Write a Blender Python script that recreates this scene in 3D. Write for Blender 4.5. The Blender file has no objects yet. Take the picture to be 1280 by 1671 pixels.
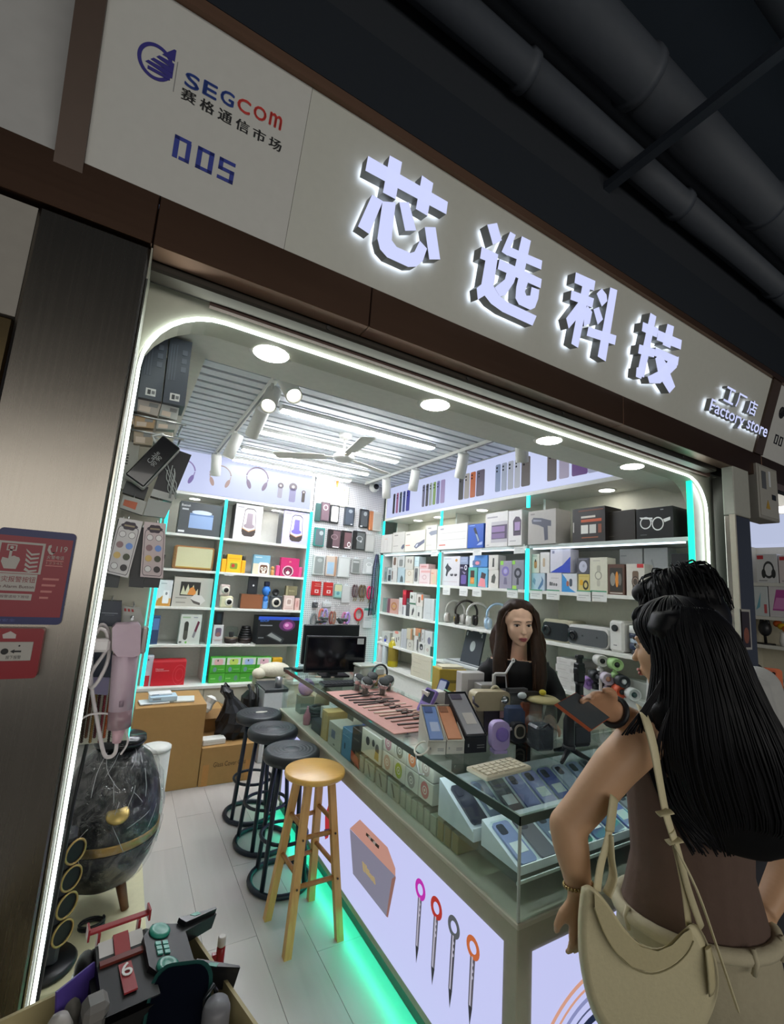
import bpy, math, random
import numpy as np
from math import sin, cos, pi, radians as R
from mathutils import Matrix, Vector, Euler
random.seed(7)
S = bpy.context.scene
col = S.collection

# ------------------------------------------------------------------ camera
W, HH, FPX, EYE = 1280, 1671, 738.07, 1.60
_y, _p, _r = R(29.8355), R(9.1917), R(3.8699)
_F = np.array([sin(_y)*cos(_p), cos(_y)*cos(_p), sin(_p)])
_R = np.array([cos(_y), -sin(_y), 0.]); _U = np.cross(_R, _F)
CAMM = np.array([cos(_r)*_R + sin(_r)*_U, -sin(_r)*_R + cos(_r)*_U, _F])
cd = bpy.data.cameras.new('camera'); cam = bpy.data.objects.new('camera', cd); col.objects.link(cam)
cd.sensor_fit = 'HORIZONTAL'; cd.sensor_width = 36; cd.lens = FPX/W*36; cd.clip_start = .02
m3 = Matrix((CAMM[0], CAMM[1], -CAMM[2])).transposed()
cam.matrix_world = Matrix.Translation((0, 0, EYE)) @ m3.to_4x4()
S.camera = cam
def ray(u, v): return np.array([(u-W/2)/FPX, (HH/2-v)/FPX, 1.]) @ CAMM
def on_x(u, v, x): d = ray(u, v); return Vector((0, 0, EYE)) + Vector(d*(x/d[0]))
def on_y(u, v, y): d = ray(u, v); return Vector((0, 0, EYE)) + Vector(d*(y/d[1]))
def on_z(u, v, z): d = ray(u, v); return Vector((0, 0, EYE)) + Vector(d*((z-EYE)/d[2]))

# ------------------------------------------------------------------ light and exposure
w = bpy.data.worlds.new('hall'); S.world = w; w.use_nodes = True
w.node_tree.nodes['Background'].inputs[0].default_value = (.55, .68, 1, 1)
w.node_tree.nodes['Background'].inputs[1].default_value = .10
def area(name, loc, target, sx, sy, power, color=(1, 1, 1)):
    l = bpy.data.lights.new(name, 'AREA'); l.shape = 'RECTANGLE'; l.size = sx; l.size_y = sy
    l.energy = power; l.color = color
    o = bpy.data.objects.new(name, l); col.objects.link(o); o.location = loc
    o.rotation_euler = (Vector(target)-Vector(loc)).to_track_quat('-Z', 'Y').to_euler()
    return o
area('opposite_shop_glow', (.8, -3.4, 2.0), (.8, 1.2, 1.9), 6.5, 1.5, 85, (1, .97, .90))
S.view_settings.view_transform = 'Standard'; S.view_settings.look = 'None'
S.view_settings.exposure = 0; S.view_settings.gamma = 1; S.view_settings.use_curve_mapping = False

# ------------------------------------------------------------------ materials
def lin(h):
    h = h.lstrip('#'); c = [int(h[i:i+2], 16)/255 for i in (0, 2, 4)]
    return [x/12.92 if x <= .04045 else ((x+.055)/1.055)**2.4 for x in c] + [1]
_mc = {}
def mat(h, rough=.5, metal=0, emit=0, alpha=1, noise=.05, bump=0, scale=40, trans=0, ior=1.45, coat=0):
    k = (h, rough, metal, emit, alpha, noise, bump, scale, trans, coat)
    if k in _mc: return _mc[k]
    m = bpy.data.materials.new('m_'+h.lstrip('#')); m.use_nodes = True
    nt = m.node_tree; b = nt.nodes['Principled BSDF']; c = lin(h)
    b.inputs['Base Color'].default_value = c; b.inputs['Roughness'].default_value = rough
    b.inputs['Metallic'].default_value = metal; b.inputs['Alpha'].default_value = alpha
    b.inputs['Transmission Weight'].default_value = trans; b.inputs['IOR'].default_value = ior
    b.inputs['Coat Weight'].default_value = coat
    if emit:
        b.inputs['Emission Color'].default_value = c; b.inputs['Emission Strength'].default_value = emit
        b.inputs['Base Color'].default_value = [x*.05 for x in c[:3]]+[1]
    elif noise or bump:
        tc = nt.nodes.new('ShaderNodeTexCoord'); n = nt.nodes.new('ShaderNodeTexNoise')
        n.inputs['Scale'].default_value = scale; n.inputs['Detail'].default_value = 2
        nt.links.new(tc.outputs['Object'], n.inputs['Vector'])
        if noise:
            mx = nt.nodes.new('ShaderNodeMix'); mx.data_type = 'RGBA'
            mx.inputs[6].default_value = [x*(1-noise*1.6) for x in c[:3]]+[1]
            mx.inputs[7].default_value = [min(1, x*(1+noise)) for x in c[:3]]+[1]
            nt.links.new(n.outputs['Fac'], mx.inputs[0]); nt.links.new(mx.outputs[2], b.inputs['Base Color'])
        if bump:
            bp = nt.nodes.new('ShaderNodeBump'); bp.inputs['Strength'].default_value = bump
            bp.inputs['Distance'].default_value = .004
            nt.links.new(n.outputs['Fac'], bp.inputs['Height']); nt.links.new(bp.outputs[0], b.inputs['Normal'])
    _mc[k] = m
    return m
def brushed(h, rough=.3, sx=4, sz=160):
    m = bpy.data.materials.new('brushed'); m.use_nodes = True; nt = m.node_tree; b = nt.nodes['Principled BSDF']
    tc = nt.nodes.new('ShaderNodeTexCoord'); mp = nt.nodes.new('ShaderNodeMapping'); n = nt.nodes.new('ShaderNodeTexNoise')
    mp.inputs['Scale'].default_value = (sx, sx, sz) if sz else (1, 1, 1)
    n.inputs['Scale'].default_value = 1; n.inputs['Detail'].default_value = 3
    nt.links.new(tc.outputs['Object'], mp.inputs[0]); nt.links.new(mp.outputs[0], n.inputs['Vector'])
    cr = nt.nodes.new('ShaderNodeMapRange'); cr.inputs[3].default_value = rough*.94; cr.inputs[4].default_value = rough*1.08
    nt.links.new(n.outputs['Fac'], cr.inputs[0]); nt.links.new(cr.outputs[0], b.inputs['Roughness'])
    # large smears of dirt and uneven polish
    n2 = nt.nodes.new('ShaderNodeTexNoise'); n2.inputs['Scale'].default_value = 2.2; n2.inputs['Detail'].default_value = 4
    nt.links.new(tc.outputs['Object'], n2.inputs['Vector'])
    mx = nt.nodes.new('ShaderNodeMix'); mx.data_type = 'RGBA'; c = lin(h)
    mx.inputs[6].default_value = [x*.7 for x in c[:3]]+[1]; mx.inputs[7].default_value = c
    nt.links.new(n2.outputs['Fac'], mx.inputs[0]); nt.links.new(mx.outputs[2], b.inputs['Base Color'])
    b.inputs['Metallic'].default_value = 1
    bp = nt.nodes.new('ShaderNodeBump'); bp.inputs['Strength'].default_value = .05; bp.inputs['Distance'].default_value = .02
    nt.links.new(n2.outputs['Fac'], bp.inputs['Height']); nt.links.new(bp.outputs[0], b.inputs['Normal'])
    return m
def glass_mat(tint=(.93, .98, .96), k=.0):
    # thin pane: clear, with a mirror film that grows towards grazing angles
    m = bpy.data.materials.new('pane_glass'); m.use_nodes = True; nt = m.node_tree
    nt.nodes.remove(nt.nodes['Principled BSDF']); out = nt.nodes['Material Output']
    t = nt.nodes.new('ShaderNodeBsdfTransparent'); t.inputs[0].default_value = (*tint, 1)
    g = nt.nodes.new('ShaderNodeBsdfGlossy'); g.inputs['Roughness'].default_value = .03
    lw = nt.nodes.new('ShaderNodeLayerWeight'); lw.inputs[0].default_value = .5
    pw = nt.nodes.new('ShaderNodeMath'); pw.operation = 'POWER'; pw.inputs[1].default_value = 5
    ma = nt.nodes.new('ShaderNodeMath'); ma.operation = 'MULTIPLY_ADD'; ma.inputs[1].default_value = .8; ma.inputs[2].default_value = .035
    nt.links.new(lw.outputs['Facing'], pw.inputs[0]); nt.links.new(pw.outputs[0], ma.inputs[0])
    mx = nt.nodes.new('ShaderNodeMixShader'); nt.links.new(ma.outputs[0], mx.inputs[0])
    nt.links.new(t.outputs[0], mx.inputs[1]); nt.links.new(g.outputs[0], mx.inputs[2]); nt.links.new(mx.outputs[0], out.inputs[0])
    return m
GLASS = glass_mat()
def film_mat():
    m = bpy.data.materials.new('cling_film'); m.use_nodes = True; nt = m.node_tree
    nt.nodes.remove(nt.nodes['Principled BSDF']); out = nt.nodes['Material Output']
    t = nt.nodes.new('ShaderNodeBsdfTransparent'); t.inputs[0].default_value = (.97, .97, .97, 1)
    g = nt.nodes.new('ShaderNodeBsdfGlossy'); g.inputs['Roughness'].default_value = .12
    tc = nt.nodes.new('ShaderNodeTexCoord'); n = nt.nodes.new('ShaderNodeTexNoise'); n.inputs['Scale'].default_value = 14
    n.inputs['Detail'].default_value = 5; n.inputs['Distortion'].default_value = 1.5
    nt.links.new(tc.outputs['Object'], n.inputs['Vector'])
    bp = nt.nodes.new('ShaderNodeBump'); bp.inputs['Strength'].default_value = 1; bp.inputs['Distance'].default_value = .03
    nt.links.new(n.outputs['Fac'], bp.inputs['Height']); nt.links.new(bp.outputs[0], g.inputs['Normal'])
    mr = nt.nodes.new('ShaderNodeMapRange'); mr.inputs[1].default_value = .35; mr.inputs[2].default_value = .75
    mr.inputs[3].default_value = .02; mr.inputs[4].default_value = .24
    nt.links.new(n.outputs['Fac'], mr.inputs[0])
    mx = nt.nodes.new('ShaderNodeMixShader'); nt.links.new(mr.outputs[0], mx.inputs[0])
    nt.links.new(t.outputs[0], mx.inputs[1]); nt.links.new(g.outputs[0], mx.inputs[2]); nt.links.new(mx.outputs[0], out.inputs[0])
    return m
FILM = film_mat()
def wood(h1, h2, sc=(30, 30, 3), rough=.45):
    m = bpy.data.materials.new('wood'); m.use_nodes = True; nt = m.node_tree; b = nt.nodes['Principled BSDF']
    tc = nt.nodes.new('ShaderNodeTexCoord'); mp = nt.nodes.new('ShaderNodeMapping'); mp.inputs['Scale'].default_value = sc
    n = nt.nodes.new('ShaderNodeTexNoise'); n.inputs['Scale'].default_value = 1; n.inputs['Detail'].default_value = 5
    n.inputs['Distortion'].default_value = 1.2
    nt.links.new(tc.outputs['Object'], mp.inputs[0]); nt.links.new(mp.outputs[0], n.inputs['Vector'])
    mx = nt.nodes.new('ShaderNodeMix'); mx.data_type = 'RGBA'; mx.inputs[6].default_value = lin(h1); mx.inputs[7].default_value = lin(h2)
    nt.links.new(n.outputs['Fac'], mx.inputs[0]); nt.links.new(mx.outputs[2], b.inputs['Base Color'])
    b.inputs['Roughness'].default_value = rough
    return m

# ------------------------------------------------------------------ mesh builder
class MB:
    def __init__(s): s.v = []; s.f = []; s.m = []; s.s = []; s.T = None
    def add(s, vs, fs, m=0, sm=False):
        o = len(s.v)
        if s.T is not None: vs = [s.T @ Vector(p) for p in vs]
        s.v += [tuple(p) for p in vs]
        for f in fs: s.f.append(tuple(i+o for i in f)); s.m.append(m); s.s.append(sm)
        return s
    def box(s, x0, y0, z0, x1, y1, z1, m=0, b=0):
        if x1 < x0: x0, x1 = x1, x0
        if y1 < y0: y0, y1 = y1, y0
        if z1 < z0: z0, z1 = z1, z0
        if not b:
            return s.add([(x0,y0,z0),(x1,y0,z0),(x1,y1,z0),(x0,y1,z0),(x0,y0,z1),(x1,y0,z1),(x1,y1,z1),(x0,y1,z1)],
                         [(0,3,2,1),(4,5,6,7),(0,1,5,4),(1,2,6,5),(2,3,7,6),(3,0,4,7)], m)
        b = min(b, (x1-x0)*.49, (y1-y0)*.49, (z1-z0)*.49)
        vs = []; idx = {}
        X = (x0, x1); Y = (y0, y1); Z = (z0, z1); sg = (1, -1)
        for i in (0,1):
            for j in (0,1):
                for k in (0,1):
                    for a in range(3):
                        p = [X[i]+sg[i]*b, Y[j]+sg[j]*b, Z[k]+sg[k]*b]; p[a] = (X[i], Y[j], Z[k])[a]
                        idx[i,j,k,a] = len(vs); vs.append(tuple(p))
        I = lambda i,j,k,a: idx[i,j,k,a]
        fs = [(I(0,0,0,0),I(0,0,1,0),I(0,1,1,0),I(0,1,0,0)),(I(1,0,0,0),I(1,1,0,0),I(1,1,1,0),I(1,0,1,0)),
              (I(0,0,0,1),I(1,0,0,1),I(1,0,1,1),I(0,0,1,1)),(I(0,1,0,1),I(0,1,1,1),I(1,1,1,1),I(1,1,0,1)),
              (I(0,0,0,2),I(0,1,0,2),I(1,1,0,2),I(1,0,0,2)),(I(0,0,1,2),I(1,0,1,2),I(1,1,1,2),I(0,1,1,2))]
        for j in (0,1):
            for k in (0,1): q = (I(0,j,k,1),I(1,j,k,1),I(1,j,k,2),I(0,j,k,2)); fs.append(q if (j==1) == (k==1) else q[::-1])
        for i in (0,1):
            for k in (0,1): q = (I(i,0,k,0),I(i,1,k,0),I(i,1,k,2),I(i,0,k,2)); fs.append(q if (i==1) != (k==1) else q[::-1])
        for i in (0,1):
            for j in (0,1): q = (I(i,j,0,0),I(i,j,1,0),I(i,j,1,1),I(i,j,0,1)); fs.append(q if (i==1) == (j==1) else q[::-1])
        for i in (0,1):
            for j in (0,1):
                for k in (0,1):
                    q = (I(i,j,k,0),I(i,j,k,1),I(i,j,k,2)); fs.append(q if (i+j+k) % 2 else q[::-1])
        return s.add(vs, fs, m)
    def prism(s, pts, y0, y1, m=0, sm=False, plane='xz'):
        # outline in a plane, extruded along the third axis from y0 to y1
        n = len(pts)
        P = {'xz': lambda a, b, c: (a, c, b), 'xy': lambda a, b, c: (a, b, c), 'yz': lambda a, b, c: (c, a, b)}[plane]
        ar = sum(pts[i][0]*pts[(i+1) % n][1]-pts[(i+1) % n][0]*pts[i][1] for i in range(n))
        fl = (ar > 0) != (plane == 'xz')
        if not fl: pts = pts[::-1]
        lo, hi = min(y0, y1), max(y0, y1)
        vs = [P(a, b, lo) for a, b in pts]+[P(a, b, hi) for a, b in pts]
        s.add(vs, [tuple(range(n))[::-1], tuple(range(n, 2*n))], m)
        o = len(s.v)-2*n
        for i in range(n):
            j = (i+1) % n; s.f.append((o+i, o+j, o+n+j, o+n+i)); s.m.append(m); s.s.append(sm)
        return s
    def lathe(s, prof, n=20, m=0, c=(0,0,0), sm=True, ax='z', sx=1, sy=1, cap=True):
        vs = []; fs = []; k = len(prof)
        for i in range(n):
            a = 2*pi*i/n
            for r, z in prof:
                p = (r*cos(a)*sx, r*sin(a)*sy, z)
                if ax == 'y': p = (p[0], -p[2], p[1])
                if ax == 'x': p = (p[2], p[0], p[1])
                vs.append((p[0]+c[0], p[1]+c[1], p[2]+c[2]))
        for i in range(n):
            j = (i+1) % n
            for q in range(k-1): fs.append((i*k+q, j*k+q, j*k+q+1, i*k+q+1))
        s.add(vs, fs, m, sm)
        o = len(s.v)-len(vs)
        if not cap: return s
        if prof[0][0] > 1e-6: s.f.append(tuple(o+i*k for i in range(n))[::-1]); s.m.append(m); s.s.append(False)
        if prof[-1][0] > 1e-6: s.f.append(tuple(o+i*k+k-1 for i in range(n))); s.m.append(m); s.s.append(False)
        return s
    def cyl(s, c, r, h, n=16, m=0, ax='z', b=0):
        pr = [(r, 0), (r, h)] if not b else [(r-b, 0), (r, b), (r, h-b), (r-b, h)]
        return s.lathe(pr, n, m, c, True, ax)
    def tube(s, pts, r, n=8, m=0, closed=False, flat=None):
        pts = [Vector(p) for p in pts]; k = len(pts); vs = []; fs = []
        rr = r if isinstance(r, (list, tuple)) else [r]*k
        up = None
        for i, p in enumerate(pts):
            a = pts[i-1] if i or closed else p; b = pts[(i+1) % k] if i < k-1 or closed else p
            t = (b-a).normalized()
            if up is None:
                up = Vector((0, 0, 1)) if abs(t.z) < .9 else Vector((0, 1, 0))
            x = t.cross(up)
            if x.length < 1e-5: x = t.cross(Vector((1, 0, 0)))
            x.normalize(); yv = x.cross(t).normalized(); up = yv
            for q in range(n):
                an = 2*pi*q/n; vs.append(p+rr[i]*(x*cos(an)+yv*sin(an)*(flat or 1)))
        for i in range(k if closed else k-1):
            j = (i+1) % k
            for q in range(n): fs.append((i*n+q, i*n+(q+1) % n, j*n+(q+1) % n, j*n+q))
        s.add(vs, fs, m, True)
        if not closed:
            o = len(s.v)-len(vs); s.f.append(tuple(o+q for q in range(n))[::-1]); s.f.append(tuple(o+(k-1)*n+q for q in range(n)))
            s.m += [m, m]; s.s += [False, False]
        return s
    def ell(s, c, r, n=16, k=10, m=0):
        if not isinstance(r, (tuple, list)): r = (r, r, r)
        vs = [(c[0], c[1], c[2]-r[2])]; fs = []
        for i in range(1, k):
            t = -pi/2+pi*i/k
            for q in range(n): a = 2*pi*q/n; vs.append((c[0]+r[0]*cos(t)*cos(a), c[1]+r[1]*cos(t)*sin(a), c[2]+r[2]*sin(t)))
        vs.append((c[0], c[1], c[2]+r[2])); e = len(vs)-1
        for q in range(n): fs.append((0, 1+(q+1) % n, 1+q)); fs.append((e, e-n+q, e-n+(q+1) % n))
        for i in range(k-2):
            for q in range(n): a = 1+i*n+q; b = 1+i*n+(q+1) % n; fs.append((a, b, b+n, a+n))
        return s.add(vs, fs, m, True)
    def mesh(s, name, mats):
        me = bpy.data.meshes.new(name); me.from_pydata(s.v, [], s.f)
        for mm in (mats if isinstance(mats, (list, tuple)) else [mats]): me.materials.append(mm)
        me.polygons.foreach_set('material_index', s.m); me.polygons.foreach_set('use_smooth', s.s); me.update()
        return me
    def build(s, name, mats, parent=None, loc=None, rot=None, **kw):
        o = bpy.data.objects.new(name, s.mesh(name, mats)); col.objects.link(o)
        if parent: o.parent = parent
        if loc is not None: o.location = loc
        if rot is not None: o.rotation_euler = rot
        for k, v in kw.items(): o[k] = v
        return o
def thing(name, label, cat, loc=(0,0,0), rot=0, group=None):
    o = bpy.data.objects.new(name, None); o.empty_display_size = .05; col.objects.link(o); o.location = loc
    o.rotation_euler = rot if isinstance(rot, (tuple, list, Euler)) else (0, 0, rot)
    o['label'] = label; o['category'] = cat
    if group: o['group'] = group
    return o
def tag(o, label, cat, group=None):
    o['label'] = label; o['category'] = cat
    if group: o['group'] = group
    return o
def struct(o): o['kind'] = 'structure'; return o
def rrect(x0, z0, x1, z1, r, n=5):
    p = []
    for cx, cz, a0 in ((x1-r, z1-r, 0), (x0+r, z1-r, 90), (x0+r, z0+r, 180), (x1-r, z0+r, 270)):
        for i in range(n+1): a = R(a0+90*i/n); p.append((cx+r*cos(a), cz+r*sin(a)))
    return p
def circ(cx, cz, r, n=18, rz=None): return [(cx+r*cos(2*pi*i/n), cz+(rz or r)*sin(2*pi*i/n)) for i in range(n)]
_tc = {}
def text_mesh(body, size, ext=0, offset=0, align='CENTER', shear=0):
    cu = bpy.data.curves.new('t', 'FONT'); cu.body = body; cu.size = size; cu.extrude = ext; cu.offset = offset
    cu.align_x = align; cu.align_y = 'CENTER'; cu.shear = shear; cu.resolution_u = 3
    o = bpy.data.objects.new('t', cu); col.objects.link(o)
    dg = bpy.context.evaluated_depsgraph_get(); me = bpy.data.meshes.new_from_object(o.evaluated_get(dg))
    bpy.data.objects.remove(o); bpy.data.curves.remove(cu)
    return me
def text(mb, body, size, x, z, y, m=0, ext=0, offset=0, align='CENTER', width=None, shear=0, ht=None):
    # letters standing in the xz plane, facing -y, added to a mesh builder
    me = text_mesh(body, size, ext, offset, align, shear)
    vs = [v.co.copy() for v in me.vertices]
    if not vs: return
    if width:
        xs = [v.x for v in vs]; k = width/max(1e-6, max(xs)-min(xs)); cx = (max(xs)+min(xs))/2
        ys = [v.y for v in vs]; kh = ht/max(1e-6, max(ys)-min(ys)) if ht else 1; cy = (max(ys)+min(ys))/2 if ht else 0
        vs = [Vector(((v.x-cx)*k, (v.y-cy)*kh, v.z)) for v in vs]
    mb.add([(v.x+x, y-v.z, v.y+z) for v in vs], [tuple(p.vertices) for p in me.polygons], m)
    bpy.data.meshes.remove(me)
WHITE = mat('#e4e4de', .45); OFFW = mat('#dcd9cf', .5)
# ================================================================== the setting
XR, YB, YL, YP, ZS = 2.65, 4.80, 1.28, 1.12, 2.305      # right unit front, back unit front, LED frame, pillar front, soffit
steel = brushed('#8f8981', .27, 140, 3); bronze = brushed('#7f6353', .4, 2, 60); dark_steel = brushed('#57544f', .3, 3, 80)
grey_dark = mat('#3a3836', .6)
wallm = mat('#dcdad2', .6, bump=.05, scale=90)
# hall floor and shop floor with laid planks
struct(MB().box(-6, -5, -.06, 9, 8, -.006).build('floor', mat('#8b8a86', .35)))
floor = bpy.data.objects['floor']
def plank_mat(h):
    return wood(h, '#c4bfba', (9, 1.2, 9), .28)
pmats = [plank_mat(h) for h in ('#b3ada8', '#aba6a2', '#b9b3ad')]
edges = [-.08, .095, .30, .518, .742, .955, 1.17]
for i in range(6):
    y = 1.05-[.5, .1, .35, 0, .66, .2][i]
    while y < 4.5:
        y2 = min(y+1.21, 4.55)
        MB().box(edges[i]+.0007, max(y, 1.0)+.0006, -.006, edges[i+1]-.0007, y2-.0006, 0, 0, .0008).build('plank', random.choice(pmats), floor)
        y += 1.21
struct(MB().box(1.17, .9, -.006, 3.0, 5.2, 0).build('floor_behind_counter', pmats[0]))
bpy.data.objects['floor_behind_counter'].name = 'floor.001'
# back and right walls, side wall
struct(MB().box(-.3, 5.17, 0, 3.1, 5.25, 2.9).build('wall_back', wallm))
struct(MB().box(3.0, 1.3, 0, 3.08, 5.2, 2.9).build('wall_right', wallm))
struct(MB().box(-.3, 1.3, 0, -.22, 5.2, 2.9).build('wall_left', wallm))
# soffit round the slatted recess
sof = mat('#d9d8cf', .55)
struct(MB().box(-.22, YL+.03, ZS, 3.0, 1.56, ZS+.07).build('ceiling_soffit', sof)).name = 'ceiling'
struct(MB().box(-.22, 1.56, ZS, .135, 5.17, ZS+.07).build('ceiling', sof))
struct(MB().box(.125, 1.56, ZS+.07, .135, 5.17, 2.86).build('ceiling', sof))
struct(MB().box(.135, 1.55, ZS+.07, 2.7, 1.56, 2.86).build('ceiling', sof))
slc = struct(MB().box(.1, 1.5, 2.84, 3.0, 5.17, 2.90).build('ceiling', mat('#9aa1a9', .7)))
slat_me = MB().box(.135, 0, 2.775, 2.66, .078, 2.84, 0).mesh('slat', mat('#d6dbe0', .5))
y = 1.62
while y < 4.78:
    o = bpy.data.objects.new('slat', slat_me); col.objects.link(o); o.parent = slc; o.location = (0, y, 0); y += .11
# LED frame: jamb with rounded top corners, its inner edge lit
def arch(x0, x1, zt, r, z0, n=8):
    p = [(x0, z0), (x0, zt-r)]
    for i in range(1, n+1): a = pi-pi/2*i/n; p.append((x0+r+r*cos(a), zt-r+r*sin(a)))
    for i in range(0, n+1): a = pi/2-pi/2*i/n; p.append((x1-r+r*cos(a), zt-r+r*sin(a)))
    p.append((x1, z0)); return p
fr = MB(); inner = arch(-.048, 2.76, 2.30, .19, 0); outer = [(-.058, 0)]+[(-.058, 2.43)]*9+[(2.95, 2.43)]*9+[(2.95, 0)]
outer = [(-.058, 0), (-.058, 2.11)]+[(-.058, 2.43)]*8+[(2.95, 2.43)]*9+[(2.95, 0)]
n = len(inner)
for ya, yb, flip in ((YL, YL, False),):
    fr.add([(a, YL, b) for a, b in inner]+[(a, YL, b) for a, b in outer], [(i, n+i, n+i+1, i+1) for i in range(n-1)])
    fr.add([(a, YL, b) for a, b in inner]+[(a, YL+.10, b) for a, b in inner], [(i, i+1, n+i+1, n+i) for i in range(n-1)])
    fr.add([(a, YL+.10, b) for a, b in inner]+[(a, YL+.10, b) for a, b in outer], [(i, i+1, n+i+1, n+i) for i in range(n-1)])
struct(fr.build('trim_1', mat('#b9b8aa', .5)))
led = MB(); pa = arch(-.040, 2.758, 2.298, .19, .02)
led.tube([(a, YL-.004, b) for a, b in pa], [.0038 if a < -.03 else .006 for a, b in pa], 6)
lo = led.build('led_strip', mat('#f1fff9', emit=8))
tag(lo, 'white glowing LED strip tracing the rounded shop opening', 'light strip')
# fascia above, shutter rail, guide rails, pillars
struct(MB().box(-.055, YL-.02, 2.345, 2.95, YL+.05, 2.5).build('trim_2', grey_dark))
sb = MB().box(-.055, 1.185, 2.325, 2.69, 1.245, 2.36, 0, .006).box(-.055, 1.20, 2.36, 2.69, 1.23, 2.45, 0)
tag(sb.build('shutter_bar', brushed('#5f5a54', .45)), 'grey metal bottom bar of the rolled up shutter under the sign beam', 'shutter')
struct(MB().box(.1, 1.246, 2.318, 2.75, 1.262, 2.352).build('trim_3', mat('#5b4740', .6)))
for k, x in enumerate((.42, .95, 1.45, 1.9, 2.35)):
    MB().cyl((x, 1.184, 2.337), .006, .004, 8, 0, 'y').build('rivet', grey_dark, bpy.data.objects['shutter_bar'])
gr = MB().box(2.80, 1.19, 0, 2.82, 1.26, 2.32).box(2.82, 1.23, 0, 2.88, 1.26, 2.32).box(2.88, 1.19, 0, 2.90, 1.26, 2.32)
tag(gr.build('shutter_guide_rail', mat('#34322f', .4, .7)), 'dark shutter guide rail beside the right steel post', 'rail')
pil = thing('pillar_cladding', 'brushed stainless steel pillar left of the shop opening with red fire signs on it', 'pillar', (-.155, 1.12, 0))
MB().box(-.105, 0, 0, .105, .30, 2.338, 0, .006).build('steel_sheet', steel, pil)
MB().box(.1055, .004, 0, .1085, .012, 2.26).build('edge_strip', mat('#c9c8bd', .25, 1), pil)
MB().box(.1052, .013, 0, .1082, .158, 2.345).build('return_panel', mat('#b3b2a4', .5), pil)
struct(MB().box(-2.2, 1.13, 2.085, -.262, 1.3, 2.335).build('wall_hall_left', mat('#9a958d', .6))).name = 'wall_front'
wf = struct(MB().box(-2.2, 1.128, 0, -.262, 1.3, 2.08, 0, .004).build('wall_front', brushed('#8e7c5c', .25)))
struct(MB().box(-2.2, 1.13, 2.475, -.254, 1.3, 4.5).build('wall_front', mat('#b4b3b1', .6, bump=.2, scale=25)))
struct(MB().box(-.052, 1.32, 2.43, 6, 1.36, 4.5).build('wall_front', mat('#2c3036', .8)))
# right hand post in two tones, then the neighbour
post = thing('post_cladding', 'steel post with painted head right of the shop opening', 'pillar', (2.79, 1.12, 0))
MB().box(-.085, 0, 0, .085, .05, 2.085, 0, .004).build('steel_sheet', brushed('#8f8a84', .25), post)
MB().box(-.088, -.004, 2.085, .088, .05, 2.35, 0, .004).build('painted_head', mat('#a3a39a', .5), post)
MB().box(-.098, -.006, 0, -.086, .02, 2.085).build('edge_trim', mat('#b7b1a2', .4), post)
# the hall's own ceiling far above
struct(MB().box(-8, -8, 4.55, 14, 1.4, 4.65).build('ceiling', mat('#39434f', .9, bump=.3, scale=6)))
ceilhall = [o for o in bpy.data.objects if o.name.startswith('ceiling')][-1]
struct(MB().box(-8, -8.1, 0, 14, -8, 4.6).build('wall_opposite', mat('#6b6a66', .8))).name = 'wall_far'
ductm = mat('#4b5058', .6, bump=.35, scale=14); ductd = mat('#5d6269', .6, bump=.3, scale=12)
DUCT = (('round_duct', 1.0, 3.98, .115, ductm, 'widest grey insulated duct running above the shop sign'),
        ('round_duct', .50, 4.0, .10, ductm, 'outer grey insulated duct farther from the shop sign'),
        ('round_duct', 1.215, 3.89, .072, ductm, 'slim grey duct closest to the shop sign, beside the widest one'))
for nme, yy, zz, rad, mm, lb in DUCT:
    d = thing(nme, lb, 'duct', (0, yy, zz))
    for k in range(9):
        x0 = (.0 if rad < .1 else -2.0)+1.25*k
        MB().lathe([(rad, x0), (rad, x0+1.20), (rad+.012, x0+1.205), (rad+.012, x0+1.245)], 20, 0, (0,0,0), True, 'x').build('duct_section', mm, d)
for k, (x, lab) in enumerate(((1.95, 'dark bracket under the ducts above the second sign character'), (4.4, 'dark bracket under the ducts towards the right end of the sign'), (-.6, 'dark bracket under the ducts above the left logo'))):
    b = thing('duct_bracket', lab, 'bracket', (x, .93, 3.795))
    MB().box(-.025, -.75, -.03, .025, .55, .01).build('channel', mat('#4a515b', .5, .5), b)
    for yy in (-.7, .5): MB().cyl((0, yy, 0), .008, .8, 6).build('threaded_rod', mat('#3c4148', .5, .6), b)
o = thing('cable_tray', 'flat dark cable tray along the hall ceiling, beyond the ducts', 'cable tray', (0, .1, 4.2))
MB().box(-3, -.10, 0, 9, .10, .01).box(-3, -.10, 0, 9, -.09, .07).box(-3, .09, 0, 9, .10, .07).build('tray', mat('#4d535b', .5, .4), o)
pp = thing('sprinkler_pipe', 'thin pipe hung along the hall ceiling at the upper right', 'pipe', (0, -.15, 3.7))
MB().lathe([(.03, -3), (.03, 10)], 12, 0, (0,0,0), True, 'x').build('pipe', mat('#5a5f66', .45, .3), pp)
MB().lathe([(.018, 1.2), (.018, 9)], 10, 0, (0, -.35, .22), True, 'x').build('pipe', mat('#5a5f66', .45, .3), pp)
MB().box(-3, 1.0, 4.0, 9, 1.05, 4.3).build('ceiling_edge_beam', mat('#20262e', .8)).name = 'trim_4'
bpy.data.objects['trim_4']['kind'] = 'structure'
bpy.data.objects['trim_4'].location = (0, .25, -.75)
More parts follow.
